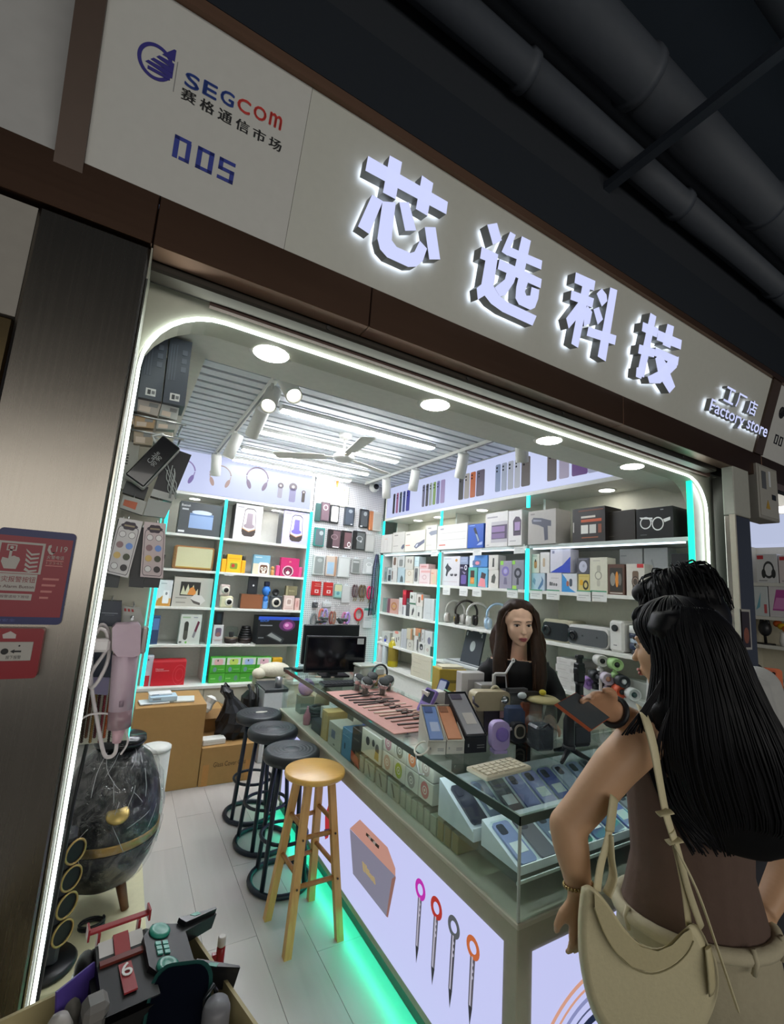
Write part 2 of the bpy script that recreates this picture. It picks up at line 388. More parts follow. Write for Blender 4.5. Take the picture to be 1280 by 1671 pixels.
# ================================================================== shop sign, leaning out at the top
TA = R(15.74); dbronze = mat('#4f4037', .45, .3)
boardm = mat('#c5c4bf', .5, noise=.03); boardm2 = mat('#c3c3ba', .45, noise=.03)
blue = mat('#1d2a86', .5); blue2 = mat('#1f3f8f', .5); redm = mat('#cf3d36', .5); inkm = mat('#17171c', .5)
FACE = mat('#cfd6ff', emit=.98); HALO = mat('#dfeaff', emit=4.5); SIDE = mat('#8d8f90', .4, .3)
sign = thing('shop_sign', 'long leaning shop sign in bronze frame with glowing white channel letters', 'sign', (0, YP, 2.475), (TA, 0, 0))
MB().box(-.20, 0, 0, .2505, .05, .415).build('sign_panel', boardm, sign)
MB().box(.2515, 0, 0, 2.955, .05, .415).build('sign_panel', boardm2, sign)
MB().box(-.26, -.02, .415, 3.05, .06, .44).build('top_trim', bronze, sign)
MB().box(-.252, -.012, -.06, -.20, .055, .415).build('side_trim', dbronze, sign)
MB().box(2.957, -.012, 0, 3.05, .055, .415).build('side_trim', dbronze, sign)
def letters(body, size, s, t, wd, ext=.02, off=.012, gap=.012, faces=(FACE, SIDE, HALO), parent=sign, ht=None):
    me = text_mesh(body, size, ext, off)
    xs = [v.co.x for v in me.vertices]; ys = [v.co.y for v in me.vertices]
    k = wd/(max(xs)-min(xs)); kh = ht/(max(ys)-min(ys)) if ht else k
    cx, cy = (max(xs)+min(xs))/2, (max(ys)+min(ys))/2
    mb = MB()
    for p in me.polygons:
        n = p.normal.z; m = 0 if n > .5 else 2 if n < -.5 else 1
        mb.f.append(tuple(p.vertices)); mb.m.append(m); mb.s.append(False)
    mb.v = [(s+(v.co.x-cx)*k, -gap-ext-v.co.z, t+(v.co.y-cy)*kh) for v in me.vertices]
    bpy.data.meshes.remove(me)
    return mb.build('channel_letter', list(faces), parent)
# strokes of the four big characters, in metres on the sign board
XIN = [[(0.417,0.302),(0.689,0.305),(0.692,0.27),(0.417,0.263)],[(0.478,0.334),(0.518,0.336),(0.521,0.235),(0.479,0.234)],[(0.587,0.333),(0.628,0.331),(0.631,0.238),(0.589,0.239)],[(0.449,0.214),(0.484,0.213),(0.462,0.113),(0.426,0.118)],[(0.483,0.212),(0.489,0.112),(0.503,0.088),(0.529,0.076),(0.601,0.077),(0.627,0.088),(0.645,0.111),(0.651,0.151),(0.622,0.162),(0.612,0.126),(0.6,0.117),(0.552,0.115),(0.533,0.126),(0.53,0.147),(0.523,0.227)],[(0.533,0.233),(0.563,0.246),(0.604,0.184),(0.569,0.168)],[(0.629,0.205),(0.665,0.22),(0.703,0.14),(0.666,0.125)]]
XUAN = [[(0.846,0.307),(0.882,0.328),(0.915,0.287),(0.884,0.26)],[(0.843,0.237),(0.913,0.241),(0.921,0.142),(0.872,0.127),(0.868,0.203),(0.846,0.201)],[(0.872,0.129),(0.921,0.142),(0.894,0.101),(0.871,0.079),(0.857,0.111)],[(0.894,0.101),(0.921,0.142),(0.952,0.122),(0.991,0.115),(1.132,0.117),(1.123,0.08),(0.98,0.078),(0.926,0.086)],[(0.941,0.326),(0.966,0.326),(0.95,0.252),(0.924,0.254)],[(0.992,0.333),(1.034,0.336),(1.036,0.219),(0.991,0.215)],[(0.949,0.281),(1.102,0.297),(1.106,0.268),(0.946,0.253)],[(0.922,0.23),(1.118,0.24),(1.122,0.21),(0.923,0.198)],[(0.963,0.222),(1.007,0.226),(1.001,0.183),(0.978,0.134),(0.956,0.12),(0.927,0.139),(0.961,0.179)],[(1.016,0.219),(1.063,0.221),(1.056,0.174),(1.067,0.164),(1.083,0.17),(1.081,0.199),(1.118,0.203),(1.122,0.173),(1.116,0.14),(1.097,0.126),(1.042,0.125),(1.022,0.139),(1.015,0.173)]]
KE = [[(1.27,0.323),(1.378,0.333),(1.382,0.299),(1.342,0.292),(1.275,0.287)],[(1.269,0.258),(1.392,0.273),(1.394,0.239),(1.274,0.226)],[(1.317,0.296),(1.36,0.302),(1.369,0.079),(1.329,0.082)],[(1.317,0.233),(1.356,0.216),(1.298,0.128),(1.274,0.158)],[(1.367,0.237),(1.399,0.225),(1.401,0.181),(1.373,0.162),(1.356,0.21)],[(1.409,0.307),(1.421,0.321),(1.454,0.31),(1.466,0.29),(1.443,0.261),(1.4,0.294)],[(1.402,0.236),(1.428,0.254),(1.466,0.22),(1.444,0.192)],[(1.465,0.342),(1.507,0.347),(1.537,0.078),(1.485,0.082)],[(1.398,0.168),(1.563,0.189),(1.567,0.153),(1.399,0.135)]]
JI = [[(1.734,0.339),(1.777,0.339),(1.794,0.087),(1.743,0.084)],[(1.702,0.29),(1.81,0.3),(1.813,0.263),(1.708,0.255)],[(1.713,0.202),(1.822,0.216),(1.827,0.182),(1.719,0.166)],[(1.731,0.111),(1.782,0.13),(1.778,0.076),(1.74,0.075)],[(1.862,0.337),(1.91,0.342),(1.922,0.251),(1.863,0.248)],[(1.81,0.293),(1.988,0.308),(1.997,0.269),(1.817,0.253)],[(1.823,0.224),(1.998,0.234),(2.004,0.2),(1.824,0.189)],[(1.996,0.238),(2.0,0.19),(1.913,0.095),(1.839,0.075),(1.816,0.097),(1.891,0.146),(1.935,0.207)],[(1.863,0.209),(1.918,0.186),(2.024,0.111),(1.994,0.073),(1.888,0.122),(1.837,0.181)]]
for strokes in (XIN, XUAN, KE, JI):
    mb = MB()
    for st in strokes:
        k = len(mb.f); mb.prism(st, -.05, -.012, 1)
        mb.m[k] = 0; mb.m[k+1] = 2
    mb.build('channel_letter', [FACE, SIDE, HALO], sign)
for ch, s in (('工', 2.51), ('厂', 2.63), ('店', 2.755)): letters(ch, .1, s, .20, .095, .012, .0012, ht=.075)
letters('Factory', .1, 2.535, .108, .35, .012, .001, ht=.078); letters('store', .1, 2.86, .116, .235, .012, .001, ht=.055)
# printed logo, market name and unit number
pr = MB()
for a0, a1 in ((20, 335),):
    P = []
    for i in range(40): a = R(30+(300*i/39)); P.append((-.098+.037*cos(a), .272+.037*sin(a)))
    Q = []
    for i in range(40): a = R(30+(300*i/39)); Q.append((-.098+.029*cos(a), .272+.030*sin(a)))
    for i in range(39): pr.add([(P[i][0], -.001, P[i][1]), (P[i+1][0], -.001, P[i+1][1]), (Q[i+1][0], -.001, Q[i+1][1]), (Q[i][0], -.001, Q[i][1])], [(0, 1, 2, 3)], 0)
for z0, z1 in ((.262, .268), (.272, .278), (.283, .289), (.294, .318)):
    xl = lambda z: -.118+(z-.262)*.92
    pr.add([(xl(z0), -.0014, z0), (-.062, -.0014, z0-.006*(z0 < .29)), (-.062, -.0014, z1), (xl(z1), -.0014, z1)], [(0, 1, 2, 3)], 0)
pr.box(-.112, -.0015, .250, -.066, -.0005, .257, 0)
pr.build('round_emblem', mat('#2a2480', .5), sign)
MB().box(-.0567, -.001, .232, -.0553, 0, .297).build('divider_line', mat('#77767a', .5), sign)
for i, ch in enumerate('SEGCOm'):
    mb = MB()
    for dx, dz in ((-.0011, 0), (.0011, 0), (0, -.001), (0, .001)): text(mb, ch, .04, -.021+.0392*i+dx, .2735+.0034*i+dz, -.0012-abs(dz)*.1, 0, width=.030, ht=.030)
    mb.build('print_letter', blue2 if i < 3 else redm, sign)
for i, ch in enumerate('赛格通信市场'):
    mb = MB()
    for dx in (-.0009, 0, .0009): text(mb, ch, .03, -.024+i*.0415+dx, .2395-i*.0004, -.0012-abs(dx)*.1, 0, width=.031, ht=.026)
    mb.build('print_character', inkm, sign)
# unit number in square stencil strokes
mb = MB()
def rect(a, b, c, d): mb.box(a, -.0012, b, c, 0, d)
x = -.039; rect(x, .096, x+.011, .146); rect(x, .138, x+.036, .146); rect(x+.027, .096, x+.037, .140); rect(x+.014, .096, x+.036, .103)
x = .012; rect(x, .096, x+.011, .146); rect(x, .138, x+.037, .146); rect(x+.027, .096, x+.038, .146); rect(x, .096, x+.037, .1035)
x = .062; rect(x, .138, x+.038, .146); rect(x, .118, x+.010, .146); rect(x, .118, x+.038, .126); rect(x+.028, .096, x+.038, .126); rect(x, .096, x+.038, .104)
mb.build('unit_number', mat('#1c2f92', .5), sign)
# beam under the sign
bm = thing('sign_beam', 'reddish bronze steel beam running under the leaning sign', 'beam', (0, YP, 2.345))
xs = [-2.2, -.049, .52, 1.75, 3.05, 6]
for i in range(5): MB().box(xs[i]+.001, -.004, 0, xs[i+1]-.001, .06, .128, 0, .002).build('steel_sheet', bronze, bm)
lfp = thing('corner_post', 'dark bronze post at the left end of the sign under the hall ceiling', 'post', (-.226, 1.20, 2.48))
MB().box(-.027, .0, 0, .02, .05, 1.8).build('post_sheet', dbronze, lfp)
# neighbour's sign to the right
ns = thing('neighbour_sign', 'pale sign of the next shop cut by the right edge of the photo', 'sign', (0, YP, 2.475), (TA, 0, 0))
MB().box(3.052, 0, 0, 6.0, .05, .415).build('sign_panel', boardm, ns)
MB().box(3.051, -.02, .415, 6.0, .06, .44).build('top_trim', bronze, ns)
mb = MB(); 
for z0, z1 in ((.262, .268), (.272, .278), (.283, .289), (.294, .318)):
    mb.add([(xl(z0)+3.26, -.0014, z0), (-.062+3.26, -.0014, z0), (-.062+3.26, -.0014, z1), (xl(z1)+3.26, -.0014, z1)], [(0, 1, 2, 3)], 0)
mb.lathe([(.034, 0), (.034, .001), (.028, .001), (.028, 0)], 24, 0, (3.163, 0, .275), False, 'y'); mb.build('round_emblem', inkm, ns)
mb = MB(); x = 3.16
rect(x, .096, x+.012, .150); rect(x, .142, x+.042, .150); rect(x+.031, .096, x+.043, .144); rect(x+.014, .096, x+.042, .103)
x = 3.22; rect(x, .096, x+.012, .150); rect(x, .142, x+.042, .150); rect(x+.031, .096, x+.043, .150); rect(x, .096, x+.042, .103)
mb.build('unit_number', inkm, ns)
# ================================================================== ceiling lights, tracks, spots, fan, camera
BAR = mat('#f7faff', emit=60)
for (yy, x1, lab) in ((3.0, 2.08, 'long ceiling light bar nearest the shop front'), (3.58, 2.08, 'second ceiling light bar from the shop front'),
                      (4.22, 2.1, 'third ceiling light bar, running behind the fan blades'), (4.66, 2.1, 'rearmost ceiling light bar above the headphone sign')):
    b = thing('light_bar', lab, 'ceiling light', (0, yy, 2.745))
    MB().box(.775, -.036, .0, x1, .036, .03, 0, .004).build('housing', WHITE, b)
    MB().box(.79, -.032, -.008, x1-.015, .032, 0).build('diffuser', BAR, b)
def track(x, y0, y1, lab):
    t = thing('track_rail', lab, 'light track', (x, y0, 2.748))
    MB().box(-.018, 0, 0, .018, y1-y0, .027).build('rail', WHITE, t); MB().box(-.007, .02, -.002, .007, y1-y0-.02, .002).build('slot', mat('#77787a', .4, .5), t)
track(.615, 1.75, 4.86, 'white lighting track along the left of the slatted ceiling')
track(2.32, 1.62, 4.7, 'white lighting track along the right of the slatted ceiling')
SPOT = mat('#fffbe6', emit=14)
def spot(x, y, aim, lab, grp, r=.046, L=.2, lit=True, dz=.12):
    t = thing('track_spotlight', lab, 'spotlight', (x, y, 2.747)); t['group'] = grp
    MB().box(-.014, -.05, -.022, .014, .05, 0, 0, .003).tube([(0, 0, -.02), (0, 0, -dz+.02)], .008, 8).build('stem', WHITE, t)
    d = Vector(aim).normalized(); q = d.to_track_quat('Z', 'Y').to_matrix().to_4x4()
    m = MB(); m.T = Matrix.Translation((0, 0, -dz)) @ q
    m.lathe([(r*.9, -L*.55), (r, -L*.5), (r, L*.5), (r*.86, L*.5), (r*.8, L*.42)], 20).build('housing', WHITE, t)
    m = MB(); m.T = Matrix.Translation((0, 0, -dz)) @ q
    m.lathe([(r*.8, L*.44), (.001, L*.44)], 20).build('lens', SPOT if lit else mat('#cfcfca', .3), t)
G1 = 'spotlights on the left track'; G2 = 'spotlights on the right track'
spot(.64, 2.33, (.1, -.75, -.75), 'left track spotlight nearest the front, lens glowing towards the viewer', G1)
spot(.60, 2.56, (-.3, -.75, -.8), 'left track spotlight second from the front, its lens turned outwards', G1)
spot(.64, 3.05, (-.15, .8, -.8), 'left track spotlight in the middle, pointing to the rear', G1)
spot(.62, 3.75, (-.25, .2, -.9), 'fourth spotlight on the left track, tilted down', G1)
spot(.62, 4.55, (.12, .35, -1), 'left track spotlight nearest the headphone sign', G1)
spot(2.32, 2.25, (.35, .25, -1), 'right track spotlight nearest the front, over the phone sign', G2)
spot(2.32, 2.92, (.2, .5, -1), 'second spotlight from the front on the right track', G2)
spot(2.32, 3.65, (.15, .45, -1), 'third spotlight from the front on the right track', G2)
spot(2.32, 4.2, (.3, .4, -1), 'right track spotlight nearest the corner camera', G2)
DL = mat('#fffdf4', emit=50)
DLS = mat('#fffdf4', emit=20)
def downlight(x, y, z, lab, grp, r=.055):
    t = thing('downlight', lab, 'downlight', (x, y, z)); t['group'] = grp
    MB().lathe([(r, -.006), (r*1.28, -.002), (r*1.28, 0)], 24).build('trim_ring', mat('#e8e7df', .4), t)
    MB().lathe([(.0005, -.0055), (r, -.0065)], 24).build('lens', DL if r > .052 else DLS, t)
for x, lab in ((.307, 'leftmost round downlight in the front soffit'), (.949, 'second round downlight from the left in the front soffit'),
               (1.59, 'third round downlight from the left in the front soffit'), (2.225, 'rightmost round downlight in the front soffit')):
    downlight(x, 1.375, ZS, lab, 'downlights in the front soffit')
fan = thing('ceiling_fan', 'white three blade ceiling fan hanging below the slats', 'fan', (1.385, 3.25, 2.775))
MB().lathe([(.055, 0), (.05, -.03), (.02, -.045)], 20).cyl((0, 0, -.2), .011, .16, 10).build('down_rod', WHITE, fan)
MB().lathe([(.02, -.155), (.07, -.165), (.085, -.185), (.085, -.205), (.06, -.22), (.001, -.222)], 24).build('motor_housing', WHITE, fan)
for a in (143, 23, -97):
    m = MB(); m.T = Matrix.Rotation(R(a), 4, 'Z')
    m.box(.07, -.018, -.192, .17, .018, -.186); m.T = m.T @ Matrix.Translation((0, 0, -.189)) @ Matrix.Rotation(R(9), 4, 'X')
    m.prism([(.15, -.045), (.56, -.06), (.575, -.05), (.575, .05), (.56, .06), (.15, .045)], -.003, .003, 0, plane='xy').build('blade', mat('#d8d7cd', .4), fan)
cc = thing('security_camera', 'small white dome camera with black lens high in the rear corner', 'camera', (2.44, 4.72, 2.74))
MB().ell((0, 0, 0), (.06, .06, .06)).cyl((0, .02, 0), .045, .06, 16, 0, 'y').build('housing', WHITE, cc)
MB().lathe([(.034, 0), (.034, .012), (.02, .02), (.001, .022)], 18, 0, (0, -.045, .004), True, 'y').build('lens', mat('#14161c', .15), cc)
# ================================================================== shelf units
unitm = mat('#dfe0da', .45); CY = mat('#1fe6da', emit=2.2); CYL = mat('#3df0ec', emit=1.6)
LB = mat('#c9d1f4', emit=.92)
# back unit -------------------------------------------------------
ZB = [1.96, 1.62, 1.265, .915, .555]
ub = thing('display_shelves', 'white display shelves on the back wall under the headphone lightbox', 'shelf unit', (0, YB, 0))
MB().box(.20, .345, .5, 1.735, .365, 2.36).build('back_panel', unitm, ub)
for x in (.275, .80, 1.715): MB().box(x-.012, .006, .555, x+.012, .345, 2.355).build('side_panel', unitm, ub)
MB().box(.20, 0, 2.345, 1.735, .345, 2.362).build('top_panel', unitm, ub)
for z in ZB[:4]:
    MB().box(.288, .004, z-.024, .787, .343, z, 0, .002).build('shelf', unitm, ub)
    MB().box(.813, .004, z-.024, 1.702, .343, z, 0, .002).build('shelf', unitm, ub)
for x in (.275, .80, 1.715): MB().box(x-.014, -.008, .558, x+.014, .005, 2.352).build('light_strip', CY, ub)
MB().box(.20, -.10, .525, 2.0, .36, .555, 0, .003).build('ledge', unitm, ub)
for i in range(3): MB().box(.2+i*.6, -.085, .03, .795+i*.6, .36, .524, 0, .003).build('cabinet_door', mat('#cfcbb9', .5), ub)
for x, lab in ((.523, 'shelf downlight over the grey speaker box'), (1.373, 'shelf downlight between the two boxed dome speakers')):
    downlight(x, YB+.2, 2.344, lab, 'downlights over the back shelves', .05)
hl = thing('lightbox_sign', 'glowing lightbox with pictures of headphones and massagers on back wall', 'lightbox', (0, YB, 2.363))
MB().box(.20, .002, 0, 1.72, .12, .44).build('box_body', unitm, hl)
MB().box(.205, -.003, .012, 1.69, .002, .43).build('lit_panel', LB, hl)
def pic(nm, mb, mats, par): return mb.build(nm, mats, par)
def hphone(cx, cz, s, c1, c2):
    m = MB(); pts = [(cx+s*cos(R(a)), -.005, cz+s*1.05*sin(R(a))) for a in range(10, 171, 8)]
    m.tube(pts, s*.06, 6, 0, flat=.3)
    for sg in (-1, 1):
        m.tube([(cx+sg*s*.98, -.005, cz+.1*s), (cx+sg*s*.85, -.005, cz-.55*s)], s*.045, 6, 0, flat=.3)
        q = [(cx+sg*(s*.72+a), cz-.62*s+b) for a, b in circ(0, 0, s*.2, 16, s*.42)]
        q = [(cx+sg*s*.72+(a-cx-sg*s*.72)*cos(R(18))-sg*(b-cz+.62*s)*sin(R(18))*-1, b) for a, b in q]
        m.prism(q, -.007, -.004, 1)
    pic('printed_headphones', m, [mat(c1, emit=.5), mat(c2, emit=.5)], hl)
hphone(1.08, .255, .115, '#b9a3b8', '#9d86a6'); hphone(.71, .215, .105, '#e3cfc9', '#dcb9b0'); hphone(.36, .205, .11, '#bca9e8', '#a795dc')
for cx, cz, w_, h_, c in ((1.335, .15, .025, .12, '#c9c4d8'), (1.475, .14, .035, .15, '#b6b2e0'), (1.60, .13, .018, .10, '#5d5148')):
    m = MB(); m.prism(rrect(cx-w_, cz-h_*.5, cx+w_, cz+h_*.5, w_*.5), -.006, -.004, 0); m.prism(circ(cx+.0, cz+h_*.62, w_*1.3), -.006, -.004, 1)
    m.prism(circ(cx, cz+h_*.62, w_*.5), -.0065, -.004, 2)
    pic('printed_massager', m, [mat(c, emit=.6), mat('#8e8088', emit=.5), mat('#f2e9e9', emit=.7)], hl)
# pegboard ----------------------------------------------------------
def pegmat():
    m = bpy.data.materials.new('pegboard'); m.use_nodes = True; nt = m.node_tree; b = nt.nodes['Principled BSDF']
    tc = nt.nodes.new('ShaderNodeTexCoord'); mp = nt.nodes.new('ShaderNodeMapping'); mp.inputs['Scale'].default_value = (45, 45, 45)
    fr_ = nt.nodes.new('ShaderNodeVectorMath'); fr_.operation = 'FRACTION'; sb_ = nt.nodes.new('ShaderNodeVectorMath'); sb_.operation = 'SUBTRACT'; sb_.inputs[1].default_value = (.5, 0, .5)
    ml = nt.nodes.new('ShaderNodeVectorMath'); ml.operation = 'MULTIPLY'; ml.inputs[1].default_value = (1, 0, 1)
    ln = nt.nodes.new('ShaderNodeVectorMath'); ln.operation = 'LENGTH'; gt = nt.nodes.new('ShaderNodeMath'); gt.operation = 'LESS_THAN'; gt.inputs[1].default_value = .24
    mx = nt.nodes.new('ShaderNodeMix'); mx.data_type = 'RGBA'; mx.inputs[6].default_value = lin('#d3d2d2'); mx.inputs[7].default_value = lin('#8f8f96')
    for a, c in ((tc.outputs['Object'], mp.inputs[0]), (mp.outputs[0], fr_.inputs[0]), (fr_.outputs[0], sb_.inputs[0]), (sb_.outputs[0], ml.inputs[0]), (ml.outputs[0], ln.inputs[0]),
                 (ln.outputs['Value'], gt.inputs[0]), (gt.outputs[0], mx.inputs[0]), (mx.outputs[2], b.inputs['Base Color'])): nt.links.new(a, c)
    return m
pb = MB().box(1.74, YB+.02, .56, 2.648, YB+.05, 2.78).build('pegboard', pegmat())
tag(pb, 'white perforated pegboard filling the corner of the back wall', 'pegboard')
# right unit -------------------------------------------------------
YS = [4.785, 3.615, 2.485, 1.307]
ZR = [1.975, 1.635, 1.285, .945]
ur = thing('display_shelves', 'long white shelf wall on the right under the lightbox of phones', 'shelf unit', (XR, 0, 0))
MB().box(.34, 1.30, .0, .36, 4.79, 2.40).build('back_panel', mat('#d9d7c8', .5), ur)
for i, y in enumerate(YS):
    if i == 3: MB().box(.006, y-.011, 0, .34, y+.011, 2.365).build('side_panel', unitm, ur)
    else: MB().box(.006, y-.011, 0, .34, y+.011, 1.95).box(.18, y-.011, 1.95, .34, y+.011, 2.365).build('side_panel', unitm, ur)
MB().box(0, 1.30, 2.366, .34, 4.79, 2.385).build('top_panel', unitm, ur)
for b in range(3):
    y1, y0 = YS[b]-.012, YS[b+1]+.012
    for k, z in enumerate(ZR):
        if b == 2 and k == 3: z = .985
        MB().box(.004, y0, z-.024, .338, y1, z, 0, .002).build('shelf', mat('#c7d2d0', .2) if k == 0 else unitm, ur)
        if k == 0: MB().box(.012, y0+.03, z-.034, .024, y1-.03, z-.025).build('shelf_light', mat('#e6f1ff', emit=2.5), ur)
    zl = (.72, .625, .625)[b]
    MB().box(.01, y0, .02, .335, y1, zl-.025, 0, .003).build('cabinet_door', unitm, ur)
    MB().box(-.02, y0, zl-.025, .338, y1, zl, 0, .003).build('shelf', unitm, ur)
for y, zg in zip(YS, (2.155, 2.20, 2.27, 0)):
    if zg: MB().box(-.008, y-.014, .6, .005, y+.014, 1.948).build('light_strip', CY, ur); MB().box(-.008, y-.014, zg, .005, y+.014, 2.364).build('light_strip', CY, ur)
    else: MB().box(-.008, y-.014, .6, .005, y+.014, 2.36).build('light_strip', mat('#10e8b4', emit=1.8), ur)
for y, lab in ((4.35, 'shelf downlight closest to the corner, over the white boxes'), (3.95, 'second shelf downlight from the corner on the right wall'), (3.25, 'shelf downlight over the blue trimmer box'), (1.95, 'shelf downlight above the black glasses box')):
    downlight(XR+.2, y, 2.365, lab, 'downlights over the right shelves', .05)
rl = thing('lightbox_sign', 'long glowing lightbox with rows of phones above the right shelves', 'lightbox', (XR, 0, 2.386), R(-90))
# local x runs towards the viewer's right (world -y)
MB().box(-4.79, .002, 0, -1.30, .12, .40).build('box_body', unitm, rl)
MB().box(-4.75, -.003, .01, -1.34, .002, .375).build('lit_panel', LB, rl)
def phones(x, z, cols, w_=.045, h_=.24, step=.05, last=True):
    m = MB(); ms = []
    for i, c in enumerate(cols):
        a = x+i*step; ww = w_ if i < len(cols)-1 or not last else w_*1.5
        m.prism(rrect(a, z, a+ww, z+h_, .012, 3), -.006-.0004*i, -.004, i); ms.append(mat(c, emit=.45))
        m.prism(circ(a+ww*.3, z+h_-.03, .009, 10), -.0078, -.006, len(cols))
        m.prism(circ(a+ww*.3, z+h_-.06, .009, 10), -.0078, -.006, len(cols))
    pic('printed_phones', m, ms+[mat('#1d1d26', .2)], rl)
phones(-4.60, .05, ['#30303a', '#c57cae', '#56646e', '#3b4f9e', '#3f45c2'], step=.075)
phones(-3.98, .06, ['#7f7f9e', '#56565e', '#c9d8cf', '#a8cf7a', '#9a98da', '#c9b4ea'], step=.066)
phones(-3.36, .055, ['#494949', '#c9c4bd', '#e07434', '#6c6078'], step=.085, w_=.07)
phones(-2.86, .06, ['#9fb4dc', '#c6d2ea', '#cfd6e6', '#d6dcea', '#6b625f'], step=.075, w_=.06)
phones(-2.30, .06, ['#6e6462', '#c5bcd8', '#7b559c'], step=.11, w_=.085)
phones(-1.95, .06, ['#c2c8e6', '#6b6360', '#c0c6e2'], step=.11, w_=.085)
# ================================================================== glass counter
CX, CYF, CZ = 1.12, 1.06, .945
lam = mat('#a9a692', .45); lamt = mat('#b9b6a5', .45)
ctr = thing('glass_counter', 'long L shaped glass display counter with backlit base and teal floor glow', 'counter', (0, 0, 0))
# base: long arm x 1.12-1.62, front arm y 1.06-1.55
def base(x0, y0, x1, y1):
    return MB().box(x0+.05, y0+.05, .0, x1-.03, y1-.03, .10, 1).box(x0, y0, .10, x1, y1, .655, 0, .003)
base(CX, CYF, 1.62, 3.39).build('base_cabinet', [lam, mat('#54534e', .6)], ctr)
base(1.622, CYF, 2.45, 1.56).build('base_cabinet', [lam, mat('#54534e', .6)], ctr)
MB().box(CX-.006, CYF-.006, .645, 1.625, 3.395, .662, 0, .003).box(1.626, CYF-.006, .645, 2.455, 1.565, .662, 0, .003).build('ledge', lamt, ctr)
TEAL = mat('#0ff0bf', emit=22)
MB().box(CX+.03, CYF+.06, .085, CX+.042, 3.35, .097).box(CX+.06, CYF+.03, .085, 2.4, CYF+.042, .097).build('light_strip', TEAL, ctr)
LB2 = mat('#c9ccf8', emit=.92)
MB().box(CX-.004, CYF+.055, .135, CX, 3.20, .583).build('lit_panel', LB2, ctr)
MB().box(CX+.06, CYF-.004, .135, 2.35, CYF, .573).build('lit_panel', LB2, ctr)
# panes
gl = MB().box(CX+.002, CYF+.004, .662, CX+.008, 3.386, .934)
gl.build('glass_pane', GLASS, ctr)
MB().box(CX+.010, CYF+.002, .662, 2.45, CYF+.008, .934).build('glass_pane', GLASS, ctr)
MB().box(CX+.01, 3.382, .662, 1.61, 3.388, .934).build('glass_pane', GLASS, ctr)
MB().box(CX-.004, CYF-.004, .936, 1.62, 3.392, .945).build('glass_top', GLASS, ctr)
MB().box(1.622, CYF-.004, .936, 2.455, 1.56, .945).build('glass_top', GLASS, ctr)
EDGE = mat('#3b4a45', .15)
e = MB().box(CX-.007, CYF-.007, .922, CX-.004, 3.392, .947, 0).box(CX-.007, CYF-.007, .922, 2.455, CYF-.004, .947, 0)
e.box(CX-.007, 3.392, .934, 1.62, 3.395, .947)
e.build('glass_edge', EDGE, ctr)
MB().box(CX-.003, CYF-.003, .662, CX+.006, CYF+.006, .934, 0, .002).build('corner_rail', mat('#b7c2bb', .15, 0, 0), ctr)
MB().box(CX+.009, CYF+.02, .924, CX+.020, 3.38, .9325).build('case_light', mat('#eef6ff', emit=9), ctr)
MB().box(CX+.03, CYF+.010, .924, 2.44, CYF+.020, .9325).build('case_light', mat('#eef6ff', emit=9), ctr)
MB().box(CX+.008, CYF+.009, .9328, CX+.024, 3.38, .9352).box(CX+.024, CYF+.009, .9328, 2.44, CYF+.024, .9352).build('light_channel', mat('#9fb0a8', .3, .3), ctr)
MB().box(CX+.012, CYF+.02, .750, 2.44, 1.54, .755).box(CX+.012, 1.54, .750, 1.59, 2.13, .755).build('glass_shelf', GLASS, ctr)
MB().box(CX+.010, CYF+.016, .747, 2.44, CYF+.020, .756).build('shelf_edge', mat('#d5e0dc', .2), ctr)
MB().box(1.60, 1.56, .662, 1.612, 3.38, .934).build('back_door', mat('#cfcfc4', .4), ctr)
MB().box(1.70, 1.545, .662, 2.44, 1.555, .934).build('back_door', mat('#cfcfc4', .4), ctr)
# prints on the lit panels (flat film on the light box)
def cp(u, v): q = on_x(u, v, CX-.005); return (q.y, q.z)
def sideprint(nm, polys):
    # polys: (points in counter coordinates (y, z), colour, emission)
    m = MB(); ms = []
    for i, (pts, c, e_) in enumerate(polys):
        m.prism(pts, CX-.0052-.0003*i, CX-.004, i, plane='yz'); ms.append(mat(c, emit=e_))
    m.build(nm, ms, ctr)
z5 = lambda q: (420+q[0]/2.909, 1180+q[1]/2.909)
P5 = lambda *a: [cp(*z5(q)) for q in a]
sp = [(P5((440, 500), (487, 458), (618, 590), (655, 690), (655, 728)), '#e0a596', .62), (P5((440, 503), (655, 726), (615, 920), (455, 715)), '#a6a2bb', .5),
      (P5((655, 726), (657, 735), (620, 922), (613, 918), (640, 740)), '#b98379', .5)]
for k in range(5):
    t = .2+.12*k; a = (500+85*t*1.1, 500+100*t)
    sp.append((P5((a[0], a[1]), (a[0]+16, a[1]+14), (a[0]+14, a[1]+28), (a[0]-2, a[1]+12)), '#4a4038' if k % 2 == 0 else '#ead9cf', .3))
for k, (a, b, c, d) in enumerate(((500, 655, 505, 700), (512, 668, 518, 712), (524, 690, 528, 724), (536, 712, 541, 740), (549, 724, 554, 756))):
    sp.append((P5((a, b), (a+9, b+10), (c+9, d+10), (c, d)), '#d9c08f', .5))
sideprint('printed_speaker', sp)
